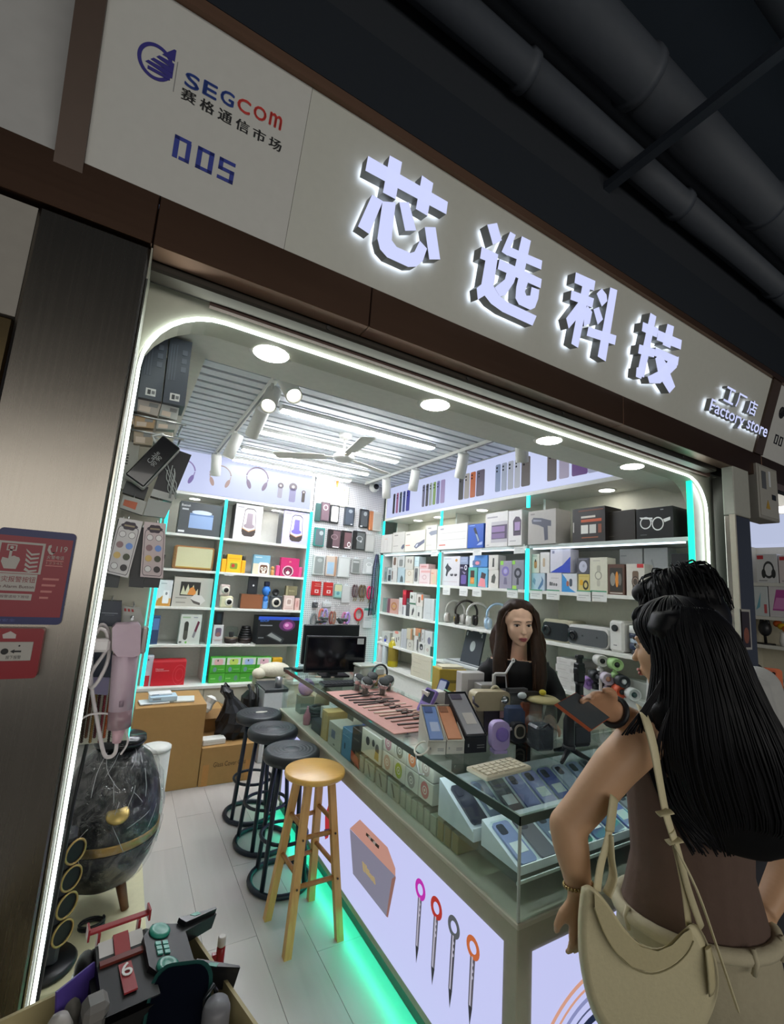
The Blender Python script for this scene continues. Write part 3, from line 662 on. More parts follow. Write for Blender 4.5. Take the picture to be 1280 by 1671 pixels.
for (rc, rr, hb, c1, c2) in (((775, 790), (750, 728), (755, 1140), '#d42ac0', '#7f7a8e'), ((851, 878), (823, 815), (830, 1245), '#c43128', '#7c7886'),
                             ((934, 968), (905, 900), (913, 1355), '#5f6268', '#55525e'), ((1025, 1066), (993, 990), (1008, 1440), '#d9703a', '#6d6874')):
    cy_, cz_ = cp(*z5(rc)); y2, _ = cp(*z5((rr[0], rc[1]))); r_ = abs(y2-cy_); rz_ = r_*1.0
    by, bz = cp(*z5(hb)); m = MB(); n_ = 20
    o = circ(cy_, cz_, r_, n_, rz_); i_ = circ(cy_, cz_, r_*.52, n_, rz_*.52)
    m.add([(CX-.0056, a, b) for a, b in o]+[(CX-.0056, a, b) for a, b in i_], [(k, (k+1) % n_, n_+(k+1) % n_, n_+k) for k in range(n_)], 0)
    hw = r_*.38; z1 = cz_-r_*.8
    m.add([(CX-.0054, cy_-hw, z1), (CX-.0054, cy_+hw, z1), (CX-.0054, by+hw*.8, bz+.055), (CX-.0054, by-hw*.8, bz+.055)], [(0, 1, 2, 3)], 1)
    m.add([(CX-.0053, by-hw*.8, bz+.055), (CX-.0053, by+hw*.8, bz+.055), (CX-.0053, by, bz)], [(0, 1, 2)], 2)
    m.add([(CX-.0058, cy_-hw*.15, z1), (CX-.0058, cy_+hw*.4, z1), (CX-.0058, by+hw*.4, bz+.055), (CX-.0058, by-hw*.15, bz+.055)], [(0, 1, 2, 3)], 3)
    for q in range(3): m.prism(circ(cy_, z1-.02-.018*q, hw*.45, 8), CX-.0062, CX-.0058, 3, plane='yz')
    m.build('printed_styler', [mat(c1, emit=.7), mat(c2, emit=.5), mat('#4d4956', emit=.3), mat('#cfcadd', emit=.7)], ctr)
sideprint('printed_massage_gun', [(P5((322, 440), (362, 312), (368, 312), (358, 470), (335, 545), (322, 552)), '#d3303a', .6), (P5((318, 505), (345, 500), (335, 535), (320, 540)), '#4b3a6e', .3)])
m = MB(); ms = [mat('#e5a891', emit=.8), mat('#9fa3d8', emit=.7), mat('#6f74a4', emit=.5), mat('#3b4273', emit=.3), mat('#7a5fae', emit=.5)]
for k, (r0, r1, a0, a1, mi) in enumerate(((.30, .315, 95, 190, 0), (.27, .28, 90, 200, 0), (.235, .25, 80, 190, 1), (.205, .212, 80, 200, 2), (.16, .185, 20, 160, 3), (.125, .135, 15, 165, 2))):
    P = [(1.47+r_*cos(R(a)), .16+r_*.9*sin(R(a))) for r_, a in [(r1, a0+(a1-a0)*i/20) for i in range(21)]+[(r0, a1-(a1-a0)*i/20) for i in range(21)]]
    for i in range(20): m.add([(P[i][0], CYF-.0052-.0002*k, P[i][1]), (P[i+1][0], CYF-.0052-.0002*k, P[i+1][1]), (P[40-i][0], CYF-.0052-.0002*k, P[40-i][1]), (P[41-i][0], CYF-.0052-.0002*k, P[41-i][1])], [(0, 1, 2, 3)], mi)
m.prism(rrect(1.305, .14, 1.345, .23, .018), CYF-.007, CYF-.005, 4); m.prism(rrect(1.60, .14, 1.64, .23, .018), CYF-.007, CYF-.005, 4)
m.build('printed_headphones', ms, ctr)
# ================================================================== stools
w1 = wood('#b5813f', '#d9ad68', (40, 40, 4)); w2 = wood('#8e6233', '#bb8a4d', (50, 50, 5)); wseat = wood('#c18f42', '#e0b464', (6, 45, 10), .3)
st = thing('wooden_stool', 'natural wood round stool nearest the camera in the row of stools', 'stool', (.945, 2.235, 0))
MB().lathe([(.0, .655), (.135, .655), (.146, .66), (.149, .67), (.146, .681), (.14, .684), (0, .684)], 40).build('seat', wseat, st)
legs = [((-.12, -.15), (-.055, -.065)), ((.125, -.15), (.06, -.065)), ((-.135, .105), (-.06, .06)), ((.10, .15), (.055, .065))]
for (a, b) in legs:
    m = MB(); d = .0165; A = Vector((a[0], a[1], 0)); B = Vector((b[0], b[1], .657))
    vs = [A+Vector((i*d, j*d, 0)) for i, j in ((-1, -1), (1, -1), (1, 1), (-1, 1))]+[B+Vector((i*d*.95, j*d*.95, 0)) for i, j in ((-1, -1), (1, -1), (1, 1), (-1, 1))]
    m.add(vs, [(0, 3, 2, 1), (4, 5, 6, 7), (0, 1, 5, 4), (1, 2, 6, 5), (2, 3, 7, 6), (3, 0, 4, 7)]).build('leg', w1, st)
def lp(i, z): a, b = legs[i]; k = z/.657; return Vector((a[0]+(b[0]-a[0])*k, a[1]+(b[1]-a[1])*k, z))
for i, j, z in ((0, 1, .245), (2, 3, .245), (0, 2, .29), (1, 3, .29), (0, 1, .43), (2, 3, .44), (0, 2, .47), (1, 3, .475)):
    MB().tube([lp(i, z), lp(j, z)], .0105, 8).build('rung', w2, st)
for i, z in ((0, .247), (1, .247), (0, .43), (1, .43)):
    p = lp(i, z); MB().cyl((p.x, p.y-.019, p.z), .0045, .004, 8, 0, 'y').build('screw', mat('#3a2a1c', .5), st)
vinyl = mat('#23272c', .42, bump=.25, scale=60); blk = mat('#1c2430', .35, .2)
def black_stool(x, y, h, lab, rot=0):
    t = thing('bar_stool', lab, 'stool', (x, y, 0), rot); t['group'] = 'black round bar stools along the counter'
    pr_ = [(0, h-.065), (.13, h-.065), (.150, h-.055), (.157, h-.035), (.155, h-.015), (.143, h-.002)]
    for r_ in (.125, .105, .085, .065, .045): pr_ += [(r_+.006, h-.001), (r_, h-.004), (r_-.006, h-.001)]
    MB().lathe(pr_+[(0, h-.001)], 36).build('seat', vinyl, t)
    m = MB(); m.tube([(.158*cos(2*pi*i/28), .158*sin(2*pi*i/28), .0145) for i in range(28)], .0145, 8, 0, True); m.build('base_ring', blk, t)
    m = MB(); m.tube([(.124*cos(2*pi*i/28), .124*sin(2*pi*i/28), .235) for i in range(28)], .0095, 8, 0, True); m.build('foot_ring', blk, t)
    for k in range(4):
        a = R(25+90*k); MB().tube([(.152*cos(a), .152*sin(a), .016), (.10*cos(a), .10*sin(a), h-.065)], .0125, 8).build('leg', blk, t)
    return t
black_stool(.945, 2.59, .665, 'black round bar stool directly behind the wooden stool', .2)
black_stool(.95, 2.98, .665, 'middle black bar stool of the three along the counter', .5)
fs = black_stool(.955, 3.345, .66, 'black bar stool farthest from the camera with a pale scuff on its seat', .1)
m = MB(); m.prism([(-.03, -.01), (.01, -.025), (.05, -.02), (.055, 0), (.02, .012), (-.02, .012)], .6605, .6615, 0, plane='xy'); m.build('scuff_mark', mat('#b9b6ab', .6), fs)
# ================================================================== left corner: plinth, speakers, cartons
cream = mat('#d8d3ae', .5)
pl = MB().box(-.21, 2.16, 0, .288, 3.05, .10, 0, .003); tag(pl.build('plinth', cream), 'low cream plinth on the floor carrying the film wrapped speakers', 'plinth')
bs = thing('barrel_speaker', 'big black egg shaped speaker wrapped in cling film on wooden legs', 'speaker', (.095, 2.60, .10))
prof = [(0, .085), (.09, .09), (.155, .13), (.195, .21), (.213, .31), (.208, .42), (.185, .53), (.145, .615), (.09, .66), (.06, .675), (0, .678)]
MB().lathe([(r_*1.0, z) for r_, z in prof], 40, 0).build('cabinet', mat('#15161a', .28), bs)
MB().lathe([(.214, .296), (.2165, .30), (.2165, .328), (.214, .332)], 40).build('gold_band', mat('#a98a53', .3, .9), bs)
MB().lathe([(.19, .2), (.214, .29)], 40).build('lower_grille', mat('#23242b', .7, bump=.5, scale=200), bs)
m = MB(); m.T = Matrix.Translation((.025, -.205, .45)) @ Matrix.Rotation(R(-58), 4, 'X'); m.lathe([(.045, 0), (.045, .008), (.038, .012), (.0, .013)], 24, 0, (0, 0, 0), True, 'y', 1, 1).build('gold_badge', mat('#b8a063', .3, .8), bs)
MB().lathe([(.10, .672), (.112, .69), (.108, .71), (.0, .713)], 30).build('top_dial', mat('#0e0f12', .15), bs)
for a in (-38, 82, 202):
    c, s_ = cos(R(a)), sin(R(a)); MB().tube([(.10*c, .10*s_, .115), (.145*c, .145*s_, 0.001)], [.022, .016], 10).build('leg', wood('#5b3a25', '#7b5034', (30, 30, 6)), bs)
random.seed(5); m = MB()
vs = []; fs_ = []; n_ = 44; rows = 22
for i in range(rows):
    z = .10+i*(.60)/(rows-1); zz = [p for p in prof]; r_ = np.interp(z, [p[1] for p in prof], [p[0] for p in prof])
    for k in range(n_):
        a = 2*pi*k/n_; rr = r_+.008+.010*random.random()*(1.6 if z > .5 else 1); vs.append((rr*cos(a), rr*sin(a), z+.006*random.random()))
for i in range(rows-1):
    for k in range(n_): fs_.append((i*n_+k, i*n_+(k+1) % n_, (i+1)*n_+(k+1) % n_, (i+1)*n_+k))
m = MB(); m.add(vs, fs_, 0, False); m.build('cling_film', FILM, bs)
m = MB()
for k in range(26):
    a = random.uniform(-2.6, .3); z = random.uniform(.2, .66); pts = []
    da = random.uniform(-.5, .5); dz = random.uniform(-.16, .16)
    for i in range(7):
        zz = min(.67, max(.12, z+dz*i/6)); r_ = np.interp(zz, [p[1] for p in prof], [p[0] for p in prof])+.018
        aa = a+da*i/6; pts.append((r_*cos(aa), r_*sin(aa), zz+.004*random.random()))
    m.tube(pts, .0011, 4)
o = m.build('film_crease', mat('#d9dde0', .15, 0, 0, .55), bs); o['kind'] = 'stuff'
ts = thing('tower_speaker', 'slim grey tower speaker with four gold ringed drivers on black disc', 'speaker', (-.06, 2.29, .10))
MB().lathe([(.105, 0), (.11, .012), (.10, .024), (.03, .026)], 30).build('base_disc', mat('#131417', .35), ts)
MB().box(-.045, -.045, .024, .045, .045, .47, 0, .012).build('cabinet', mat('#3c3d42', .4), ts)
for k in range(4):
    T = Matrix.Translation((.040, -.040, .135+.092*k)) @ Matrix.Rotation(R(40), 4, 'Z')
    m = MB(); m.T = T; m.tube([(.039*cos(2*pi*i/26), -.012, .041*sin(2*pi*i/26)) for i in range(26)], .0042, 6, 0, True).build('driver_ring', mat('#b79a62', .35, .7), ts)
    m = MB(); m.T = T; m.prism(circ(0, 0, .037, 24), -.009, .012).build('driver_cone', mat('#0b0b0e', .6), ts)
MB().box(-.056, -.05, .03, .03, .056, .49, 0, .02).build('cling_film', FILM, ts)
cb = MB(); cb.tube([(.045*cos(a/3), .035*sin(a/3), .006+.0006*a) for a in range(0, 40)], .005, 6)
o = cb.build('cable_coil', mat('#17181b', .4), None, (.085, 2.44, .102)); tag(o, 'small coil of black cable on the cream plinth under the big speaker', 'cable')
bn = thing('waste_bin', 'white cylindrical bin behind the wrapped speaker by the carton', 'bin', (.325, 3.34, 0))
MB().lathe([(.07, 0), (.082, .01), (.085, .48), (.078, .485), (.076, .10), (0, .10)], 28).build('body', mat('#d9dad4', .4), bn)
MB().lathe([(.078, .484), (.088, .486), (.088, .505), (.06, .515), (0, .517)], 28).build('lid', mat('#e2e3dd', .4), bn)
kraft = mat('#a9824f', .7, bump=.1, scale=30); kraft2 = mat('#96713f', .7); tape = mat('#b88247', .35)
def carton(lab, x0, y0, z0, w_, d_, h_, flaps=False, txt=None, tapes=True, rot=0):
    t = thing('carton', lab, 'carton', (x0+w_/2, y0+d_/2, z0), rot); w2_ = w_/2; d2 = d_/2
    MB().box(-w2_, -d2, 0, w2_, d2, h_, 0, .003).build('box', kraft, t)
    if flaps:
        for sg in (-1, 1):
            m = MB(); m.T = Matrix.Translation((0, sg*d2, h_)) @ Matrix.Rotation(R(sg*-35), 4, 'X'); m.box(-w2_, 0, -.002, w2_, sg*.10, .002); m.build('flap', kraft2, t)
        m = MB(); m.T = Matrix.Translation((w2_, 0, h_)) @ Matrix.Rotation(R(30), 4, 'Y'); m.box(0, -d2, -.002, .11, d2, .002); m.build('flap', kraft2, t)
    elif tapes:
        for x in (-w2_+.02, w2_-.06): MB().box(x, -d2-.0012, 0, x+.045, -d2, h_*.55).build('tape', tape, t)
        MB().box(-w2_-.001, -.025, h_, w2_+.001, .025, h_+.001).build('tape', tape, t)
    if txt:
        m = MB(); text(m, txt, .05, .02, h_*.52, -d2-.001, 0, width=w_*.62); m.build('handwriting', mat('#4a3a28', .8), t)
    return t
carton('large plain brown carton standing on the floor with white packages on top', .205, 3.89, 0, .49, .47, .598, tapes=False)
carton('low brown carton with handwriting on its side beside the large carton', .70, 3.885, 0, .40, .38, .275, txt='Glass Cover Cma')
carton('open brown carton with raised flaps behind the low handwritten carton', .70, 4.29, 0, .20, .22, .45, flaps=True)
o = thing('small_box', 'small white box lying on the low handwritten carton', 'box', (.79, 3.98, .276), .05)
MB().box(-.085, -.05, 0, .085, .05, .042, 0, .003).build('box', WHITE, o); MB().box(-.0855, -.0505, .02, .0855, .0505, .022).build('lid_seam', mat('#b5b5ae', .5), o)
for k, (x, y, z, w_, d_, h_, r_, c, lab) in enumerate(((.33, 4.02, .60, .20, .13, .012, .1, '#dfe4e6', 'flat white package lying lowest on the large carton'),
    (.50, 4.05, .60, .24, .15, .014, -.12, '#d7dddc', 'pale flat package at the right end of the large carton top'), (.39, 4.03, .616, .19, .12, .035, .04, '#b9d4e6', 'light blue and white box on the packages on the large carton'),
    (.37, 4.06, .653, .16, .10, .012, .1, '#e8eaea', 'thin white box topmost on the large carton'))):
    t = thing('package', lab, 'package', (x, y, z), r_); MB().box(-w_/2, -d_/2, 0, w_/2, d_/2, h_, 0, .003).build('box', mat(c, .4), t)
    MB().box(-w_*.4, -d_/2-.0008, h_*.3, -w_*.1, -d_/2, h_*.7).build('label', mat('#8a9aa8', .6), t)
o = thing('paper_roll', 'crumpled white paper packet leaning on the open carton', 'packet', (.735, 4.2, .46), (0, .5, .3))
m = MB(); random.seed(3); m.lathe([(.03, 0), (.045, .03), (.038, .07), (.05, .11), (.02, .13)], 9, 0, (0, 0, 0), False); m.build('packet', mat('#e7e7e2', .6), o)
# black bag
o = thing('plastic_bag', 'crumpled black plastic bag on top of the low carton', 'bag', (.965, 4.10, .277))
random.seed(11); vs = []; fs_ = []
pf = [(.05, 0), (.13, .005), (.155, .06), (.15, .13), (.12, .20), (.075, .26), (.04, .31), (.05, .36), (.02, .40)]
for i, (r_, z) in enumerate(pf):
    for k in range(18): a = 2*pi*k/18; q = r_*(1+random.uniform(-.16, .16)); vs.append((q*cos(a)*1.0+(.0 if i < 5 else -.03*(i-4)), q*sin(a)*.9, z+random.uniform(-.008, .008)*(i > 0)))
for i in range(len(pf)-1):
    for k in range(18): fs_.append((i*18+k, i*18+(k+1) % 18, (i+1)*18+(k+1) % 18, (i+1)*18+k))
MB().add(vs, fs_).build('bag_body', mat('#15151a', .3), o)
MB().tube([(-.09, 0, .31), (-.12, .02, .36), (-.10, .03, .42), (-.07, .02, .38)], .012, 6).build('bag_handle', mat('#15151a', .3), o)
pc = thing('tower_case', 'white box shaped case behind the farthest stool with a cup on top', 'case', (1.33, 4.33, 0))
MB().box(-.11, -.15, 0, .11, .2, .60, 0, .005).build('case_body', mat('#cfd2d6', .45), pc); MB().box(-.108, -.152, .58, .108, .198, .612, 0, .003).build('case_top', mat('#3a3d42', .4), pc)
MB().box(-.08, -.1525, .05, .08, -.15, .40).build('front_panel', mat('#dfe2e5', .3), pc)
o = MB().lathe([(.026, 0), (.030, .002), (.033, .085), (.029, .085), (.027, .01), (0, .01)], 20).build('steel_cup', mat('#8f8e93', .3, .8), None, (1.36, 4.25, .613)); tag(o, 'grey metal cup standing on the white case', 'cup')
o = thing('plush_toy', 'cream plush toy lying on the ledge end by the glass counter', 'plush', (1.42, 4.62, .62))
m = MB().ell((0, 0, .075), (.16, .09, .072)); m.build('body', mat('#d8d1bd', .9, bump=.6, scale=60), o)
m = MB().ell((-.15, -.02, .05), (.07, .06, .05)).ell((-.12, .03, .1), (.02, .02, .03)); m.build('head', mat('#d8d1bd', .9, bump=.6, scale=60), o)
MB().box(-.18, -.08, -.064, .18, .10, -.0005).build('base_cushion', mat('#b9b4a5', .9), o)
o = thing('backpack', 'black nylon backpack leaning between the cartons and the white case', 'bag', (1.15, 4.38, 0))
MB().box(-.07, -.10, 0, .07, .10, .56, 0, .05).build('bag_body', mat('#17181c', .6), o)
for x in (-.035, .03): MB().tube([(x, -.10, .30), (x, -.15, .45), (x, -.11, .60), (x, -.04, .62)], .014, 6).build('strap', mat('#0f1013', .5), o)
# ================================================================== shelf goods
CROP = {1: (230, 790, 8.533), 2: (340, 800, 7.111), 3: (230, 930, 8.353), 4: (340, 930, 8.0), 5: (500, 780, 9.143), 6: (500, 940, 9.143),
        7: (610, 840, 9.846), 8: (600, 960, 9.846), 9: (700, 810, 7.53), 10: (850, 860, 6.4), 11: (700, 960, 6.4)}
def K(n, x, y): a = CROP[n]; return a[0]+x/a[2], a[1]+y/a[2]
def prints(m, ms, items, x0, z0, w_, h_, y):
    # flat print on a front face: x right, z up, in fractions of the face
    for i, it in enumerate(items):
        k = it[0]; c = it[-1]; mm = mat(c, .45, noise=0)
        if mm not in ms: ms.append(mm)
        q = ms.index(mm); yy = y-.0006-.0002*i
        X = lambda a: x0+a*w_; Z = lambda a: z0+a*h_
        if k == 'r': m.add([(X(it[1]), yy, Z(it[2])), (X(it[3]), yy, Z(it[2])), (X(it[3]), yy, Z(it[4])), (X(it[1]), yy, Z(it[4]))], [(0, 1, 2, 3)], q)
        elif k == 'e':
            m.add([(X(it[1])+it[3]*w_*cos(2*pi*j/16), yy, Z(it[2])+it[4]*h_*sin(2*pi*j/16)) for j in range(16)], [tuple(range(16))], q)
        elif k == 'o':
            o_ = [(X(it[1])+it[3]*w_*cos(2*pi*j/18), yy, Z(it[2])+it[4]*h_*sin(2*pi*j/18)) for j in range(18)]
            i_ = [(X(it[1])+it[3]*it[5]*w_*cos(2*pi*j/18), yy, Z(it[2])+it[4]*it[5]*h_*sin(2*pi*j/18)) for j in range(18)]
            m.add(o_+i_, [(j, (j+1) % 18, 18+(j+1) % 18, 18+j) for j in range(18)], q)
        elif k == 'p': m.add([(X(a), yy, Z(b)) for a, b in it[1]], [tuple(range(len(it[1])))], q)
        elif k == 't': text(m, it[4], it[3]*h_, X(it[1]), Z(it[2]), yy, q, width=it[5]*w_ if len(it) > 6 else None)
def pbox(lab, w_, h_, d_, c, items=(), loc=(0, 0, 0), rot=0, cat='box', name='product_box', grp=None, side=None, lid=None, yaw=0):
    t = thing(name, lab, cat, loc, rot+yaw, grp); ms = [mat(c, .4)]
    m = MB(); m.box(-w_/2, 0, 0, w_/2, d_, h_, 0, min(.002, w_*.05)); m.build('carton_body', ms[0], t)
    if side: MB().box(-w_/2-.0008, .003, .003, -w_/2, d_-.003, h_-.003).build('printed_side', mat(side, .4), t)
    if lid: MB().box(-w_/2-.0006, -.0006, h_*.97, w_/2+.0006, d_, h_+.0006).build('lid_edge', mat(lid, .4), t)
    if items:
        m = MB(); ms = []; prints(m, ms, items, -w_/2, 0, w_, h_, 0); m.build('print', ms, t)
    return t
def bx(K_, lab, x0, x1, yt, yb, sh, c, items=(), d_=.10, inset=.03, zoff=0, **kw):
    # a box standing on a back shelf
    z = ZB[sh]+.0005+zoff; yf = YB+inset; A = on_y(*K(K_, x0, yb), yf); B = on_y(*K(K_, x1, yb), yf); T = on_y(*K(K_, (x0+x1)/2, yt), yf)
    h_ = max(.02, T.z-z)
    if sh: h_ = min(h_, ZB[sh-1]-.028-z)
    if A.x+B.x < 1.6: A.x, B.x = max(A.x, .290), min(B.x, .785)
    else: A.x, B.x = max(A.x, .816), min(B.x, 1.70)
    return pbox(lab, B.x-A.x, h_, min(d_, .33-inset), c, items, ((A.x+B.x)/2, yf, z), 0, **kw), h_
def rx(K_, lab, x0, x1, yt, yb, sh, c, items=(), d_=.10, inset=.02, zoff=0, z=None, **kw):
    # a box standing on a right hand shelf
    z = (ZR[sh] if z is None else z)+.0005+zoff; xf = XR+inset; A = on_x(*K(K_, x0, yb), xf); B = on_x(*K(K_, x1, yb), xf); T = on_x(*K(K_, (x0+x1)/2, yt), xf)
    h_ = max(.02, T.z-z); mid = (A.y+B.y)/2
    if sh: h_ = min(h_, ZR[sh-1]-.038-z)
    for hi, lo in ((4.771, 3.629), (3.601, 2.499), (2.471, 1.321)):
        if lo < mid < hi and sh: A.y, B.y = min(A.y, hi), max(B.y, lo)
    return pbox(lab, A.y-B.y, h_, min(d_, .33-inset), c, items, (xf, (A.y+B.y)/2, z), R(-90), **kw), h_
# --- back shelves, top row
bx(1, 'dark grey box of a wide speaker with white lettering and pale blue picture', 505, 1105, 262, 635, 0, '#4d5154',
   [('t', .13, .88, .10, 'Bluetooth', .2, '#e8e8ea'), ('r', .05, .74, .2, .79, '#b9bcc0'), ('r', .24, .20, .80, .66, '#8fa8cf'), ('e', .52, .70, .24, .07, '#c9d4e6'), ('r', .24, .60, .80, .64, '#5c7aa8'), ('r', .02, .05, .16, .11, '#e4e6e8')], d_=.16, inset=.02, side='#44484a')
DOME = lambda c1, c2: [('r', .07, .90, .30, .925, '#9a969c'), ('p', [(.28, .22), (.33, .84), (.42, .90), (.66, .90), (.75, .84), (.80, .22)], '#4a4648'), ('p', [(.30, .24), (.35, .82), (.43, .875), (.65, .875), (.73, .82), (.78, .24)], c2), ('p', [(.42, .40), (.44, .76), (.64, .76), (.66, .40)], c1), ('e', .54, .40, .2, .07, c1), ('p', [(.28, .34), (.31, .16), (.40, .11), (.68, .11), (.77, .16), (.80, .34), (.54, .26)], '#3f3532'), ('p', [(.28, .34), (.54, .26), (.80, .34), (.80, .32), (.54, .235), (.28, .32)], '#b98a5a')]
bx(2, 'white box with a picture of a clear dome speaker, on the top back shelf', 285, 605, 165, 525, 0, '#d6cfcf', DOME('#8d8088', '#cbc4c8'), d_=.2, inset=.02, side='#23252a')
bx(2, 'lavender box with a picture of a violet dome speaker by the pegboard', 850, 1150, 245, 578, 0, '#b7b2e0', DOME('#6a5fae', '#c2bdea'), d_=.2, inset=.02, side='#4c4f57')
# second row
def radio():
    yf = YB+.03; A = on_y(*K(1, 440, 1120), yf); B = on_y(*K(1, 1005, 1150), yf); B.x = min(B.x, .78); z = ZB[1]+.0005; T = on_y(*K(1, 720, 865), yf)
    t = thing('radio', 'wooden radio speaker with cream cloth grille on the second back shelf', 'speaker', ((A.x+B.x)/2, yf, z)); w_ = (B.x-A.x)/2; h_ = T.z-z
    MB().box(-w_, 0, 0, w_, .13, h_, 0, .015).build('wooden_case', wood('#8a5a33', '#b98554', (4, 30, 30)), t)
    MB().prism(rrect(-w_+.025, .018, w_-.02, h_-.014, .012), -.003, .002).build('cloth_grille', mat('#c9c7a0', .8, bump=.4, scale=250), t)
    MB().box(-w_+.03, -.0045, .016, w_-.025, -.003, .026).build('gold_strip', mat('#b99a4d', .35, .6), t)
radio()
t, h_ = bx(2, 'yellow handheld game kit with two black knobs on the second back shelf', 205, 375, 745, 920, 1, '#f0b41e', [('p', rrect(.12, .1, .88, .62, .1), '#d8c02a'), ('p', rrect(.25, .2, .75, .52, .08), '#7a8f2e'), ('e', .45, .38, .12, .1, '#c0392b'), ('r', .1, .75, .9, .8, '#d79a10')], d_=.06)
for sg in (-1, 1):
    MB().box(sg*.096-.022, .0, 0, sg*.096+.022, .05, h_*.72, 0, .006).build('side_grip', mat('#f2a81a', .4), t)
    MB().cyl((sg*.096, .025, h_*.72), .018, .045, 14, 0, 'z', .004).build('knob', mat('#3a3a34', .5), t)
t, h_ = bx(2, 'blue and cream boxed toy camera with a puppy face on the second back shelf', 510, 705, 750, 950, 1, '#7fb0c6', [('r', 0, 0, 1, .55, '#d8ceb2'), ('p', rrect(.34, .02, .95, .62, .1), '#efe9dd'), ('p', rrect(.42, .06, .88, .5, .1), '#6a4a38'), ('e', .55, .3, .08, .1, '#efe3cf'), ('e', .75, .3, .08, .1, '#efe3cf'), ('e', .55, .3, .03, .05, '#1a1a1a'), ('e', .75, .3, .03, .05, '#1a1a1a'), ('r', .56, .08, .76, .2, '#e9dcc7'), ('r', .1, .85, .5, .9, '#cfe3ea')], d_=.06)
MB().lathe([(.018, 0), (.02, .03), (.015, .06)], 12, 0, (.13, .03, .0)).ell((.13, .03, .075), .02).build('figure', mat('#c98f52', .5), t)
t, h_ = bx(2, 'magenta boxed toy camera with a bear badge by the right cyan strip', 830, 1045, 785, 970, 1, '#c02a68', [('t', .5, .78, .14, 'M', '#e6c9a0'), ('p', rrect(.12, .04, .72, .5, .12), '#5a2a3c'), ('o', .42, .28, .3, .3, .8, '#d9b4bd'), ('e', .42, .25, .16, .18, '#8d2a50'), ('e', .42, .2, .1, .1, '#e9d9d0'), ('e', .36, .3, .03, .04, '#1b1016'), ('e', .48, .3, .03, .04, '#1b1016')], d_=.06)
for sg in (-1, 1): MB().box(sg*.125-.02, 0, 0, sg*.125+.02, .05, h_*.55, 0, .006).build('side_figure', mat('#d24a80', .5), t)
def tagcard(x, y, z, lab, w_=.075, h_=.045, rot=0, green=False, t_=.001):
    t = thing('price_tag', lab, 'price tag', (x, y, z), rot); MB().box(-w_/2, -t_, -h_, w_/2, 0, 0).build('card', mat('#dcdfdc', .5), t)
    m = MB(); ms = []; it = [('r', .1, .5, .8, .56, '#9aa09f'), ('r', .1, .3, .6, .35, '#a9adab')]
    if green: it.append(('r', 0, .88, 1, 1, '#4f9d78'))
    prints(m, ms, it, -w_/2, -h_, w_, h_, -t_); m.build('print', ms, t)
p = on_y(*K(2, 245, 962), YB); tagcard(p.x, YB+.0035, ZB[1]-.004, 'white price card on the shelf edge under the yellow game kit', .09, .03)
# third row
bx(3, 'narrow white box with an orange picture at its foot, left of the projector box', 200, 400, 135, 448, 2, '#dde0e2', [('r', .1, 0, 1, .30, '#d9a86a'), ('p', [(.05, .2), (.4, .4), (.9, .1), (.95, 0), (0, 0)], '#c98f3e'), ('p', rrect(.42, .1, .85, .6, .05), '#eef0f0'), ('e', .65, .48, .08, .06, '#8b8f92'), ('r', .2, .85, .6, .88, '#a8b0b6')], d_=.08)
bx(3, 'large grey projector box with a flower picture on the third back shelf', 415, 950, 90, 460, 2, '#b9b7ae', [('r', 0, 0, 1, 1, '#bdbab0'), ('r', .17, .36, .68, .82, '#2d2b28'), ('p', [(.19, .4), (.24, .7), (.30, .48), (.36, .75), (.42, .5), (.50, .73), (.55, .45), (.62, .6), (.63, .38)], '#cfd0b2'), ('p', [(.36, .40), (.42, .62), (.50, .66), (.58, .5), (.56, .38)], '#d98d45'), ('p', [(.45, .27), (.55, .41), (.74, .38), (.85, .22), (.72, .06), (.55, .12)], '#d6d4cf'), ('p', [(.45, .27), (.55, .12), (.72, .06), (.72, .14), (.56, .2)], '#55514d'), ('r', .08, .27, .36, .30, '#8d8b84'), ('r', .1, .12, .34, .15, '#8d8b84')], d_=.09, lid='#d9d7cd')
def instax(lab, K_, x0, x1, yt, yb, z, c, lensx=.6, grp=None):
    yf = YB+.04; A = on_y(*K(K_, x0, yb), yf); B = on_y(*K(K_, x1, yb), yf); T = on_y(*K(K_, (x0+x1)/2, yt), yf); h_ = T.z-z; w_ = (B.x-A.x)/2
    t = thing('toy_camera', lab, 'camera', ((A.x+B.x)/2, yf, z)); MB().box(-w_, 0, 0, w_, .05, h_, 0, .012).build('camera_body', mat(c, .4), t)
    r_ = h_*.30; MB().lathe([(r_*1.15, 0), (r_*1.1, .012), (r_*.8, .014)], 18, 0, (w_*(lensx*2-1), 0, h_*.5), True, 'y').build('lens_ring', mat('#d9d3c6', .4), t)
    MB().lathe([(r_*.85, .0125), (r_*.5, .016), (0, .0165)], 18, 0, (w_*(lensx*2-1), 0, h_*.5), True, 'y').build('lens', mat('#17181b', .2), t)
    return h_
z0 = ZB[2]+.0005
h1 = instax('cream toy camera in the lower place of the stacked pair', 4, 150, 318, 340, 465, z0, '#d6d0ae', .68)
instax('pink and white toy camera lying on top of the cream one', 4, 150, 278, 190, 300, z0+h1+.001, '#d9c3bd', .6)
t, hb = bx(4, 'brown wooden bookshelf speaker with a small gold line, third back shelf', 415, 705, 318, 470, 2, '#7d4d31', [('r', .42, .08, .92, .14, '#c0a06a'), ('r', .03, .05, .97, .95, '#8a5637')], d_=.10, cat='speaker', name='wooden_speaker', side='#4c4642')
bx(4, 'black phone box standing on the brown wooden speaker', 510, 635, 82, 305, 2, '#23262c', [('e', .55, .5, .1, .06, '#e6e8ea')], d_=.03, zoff=hb+.001, inset=.05)
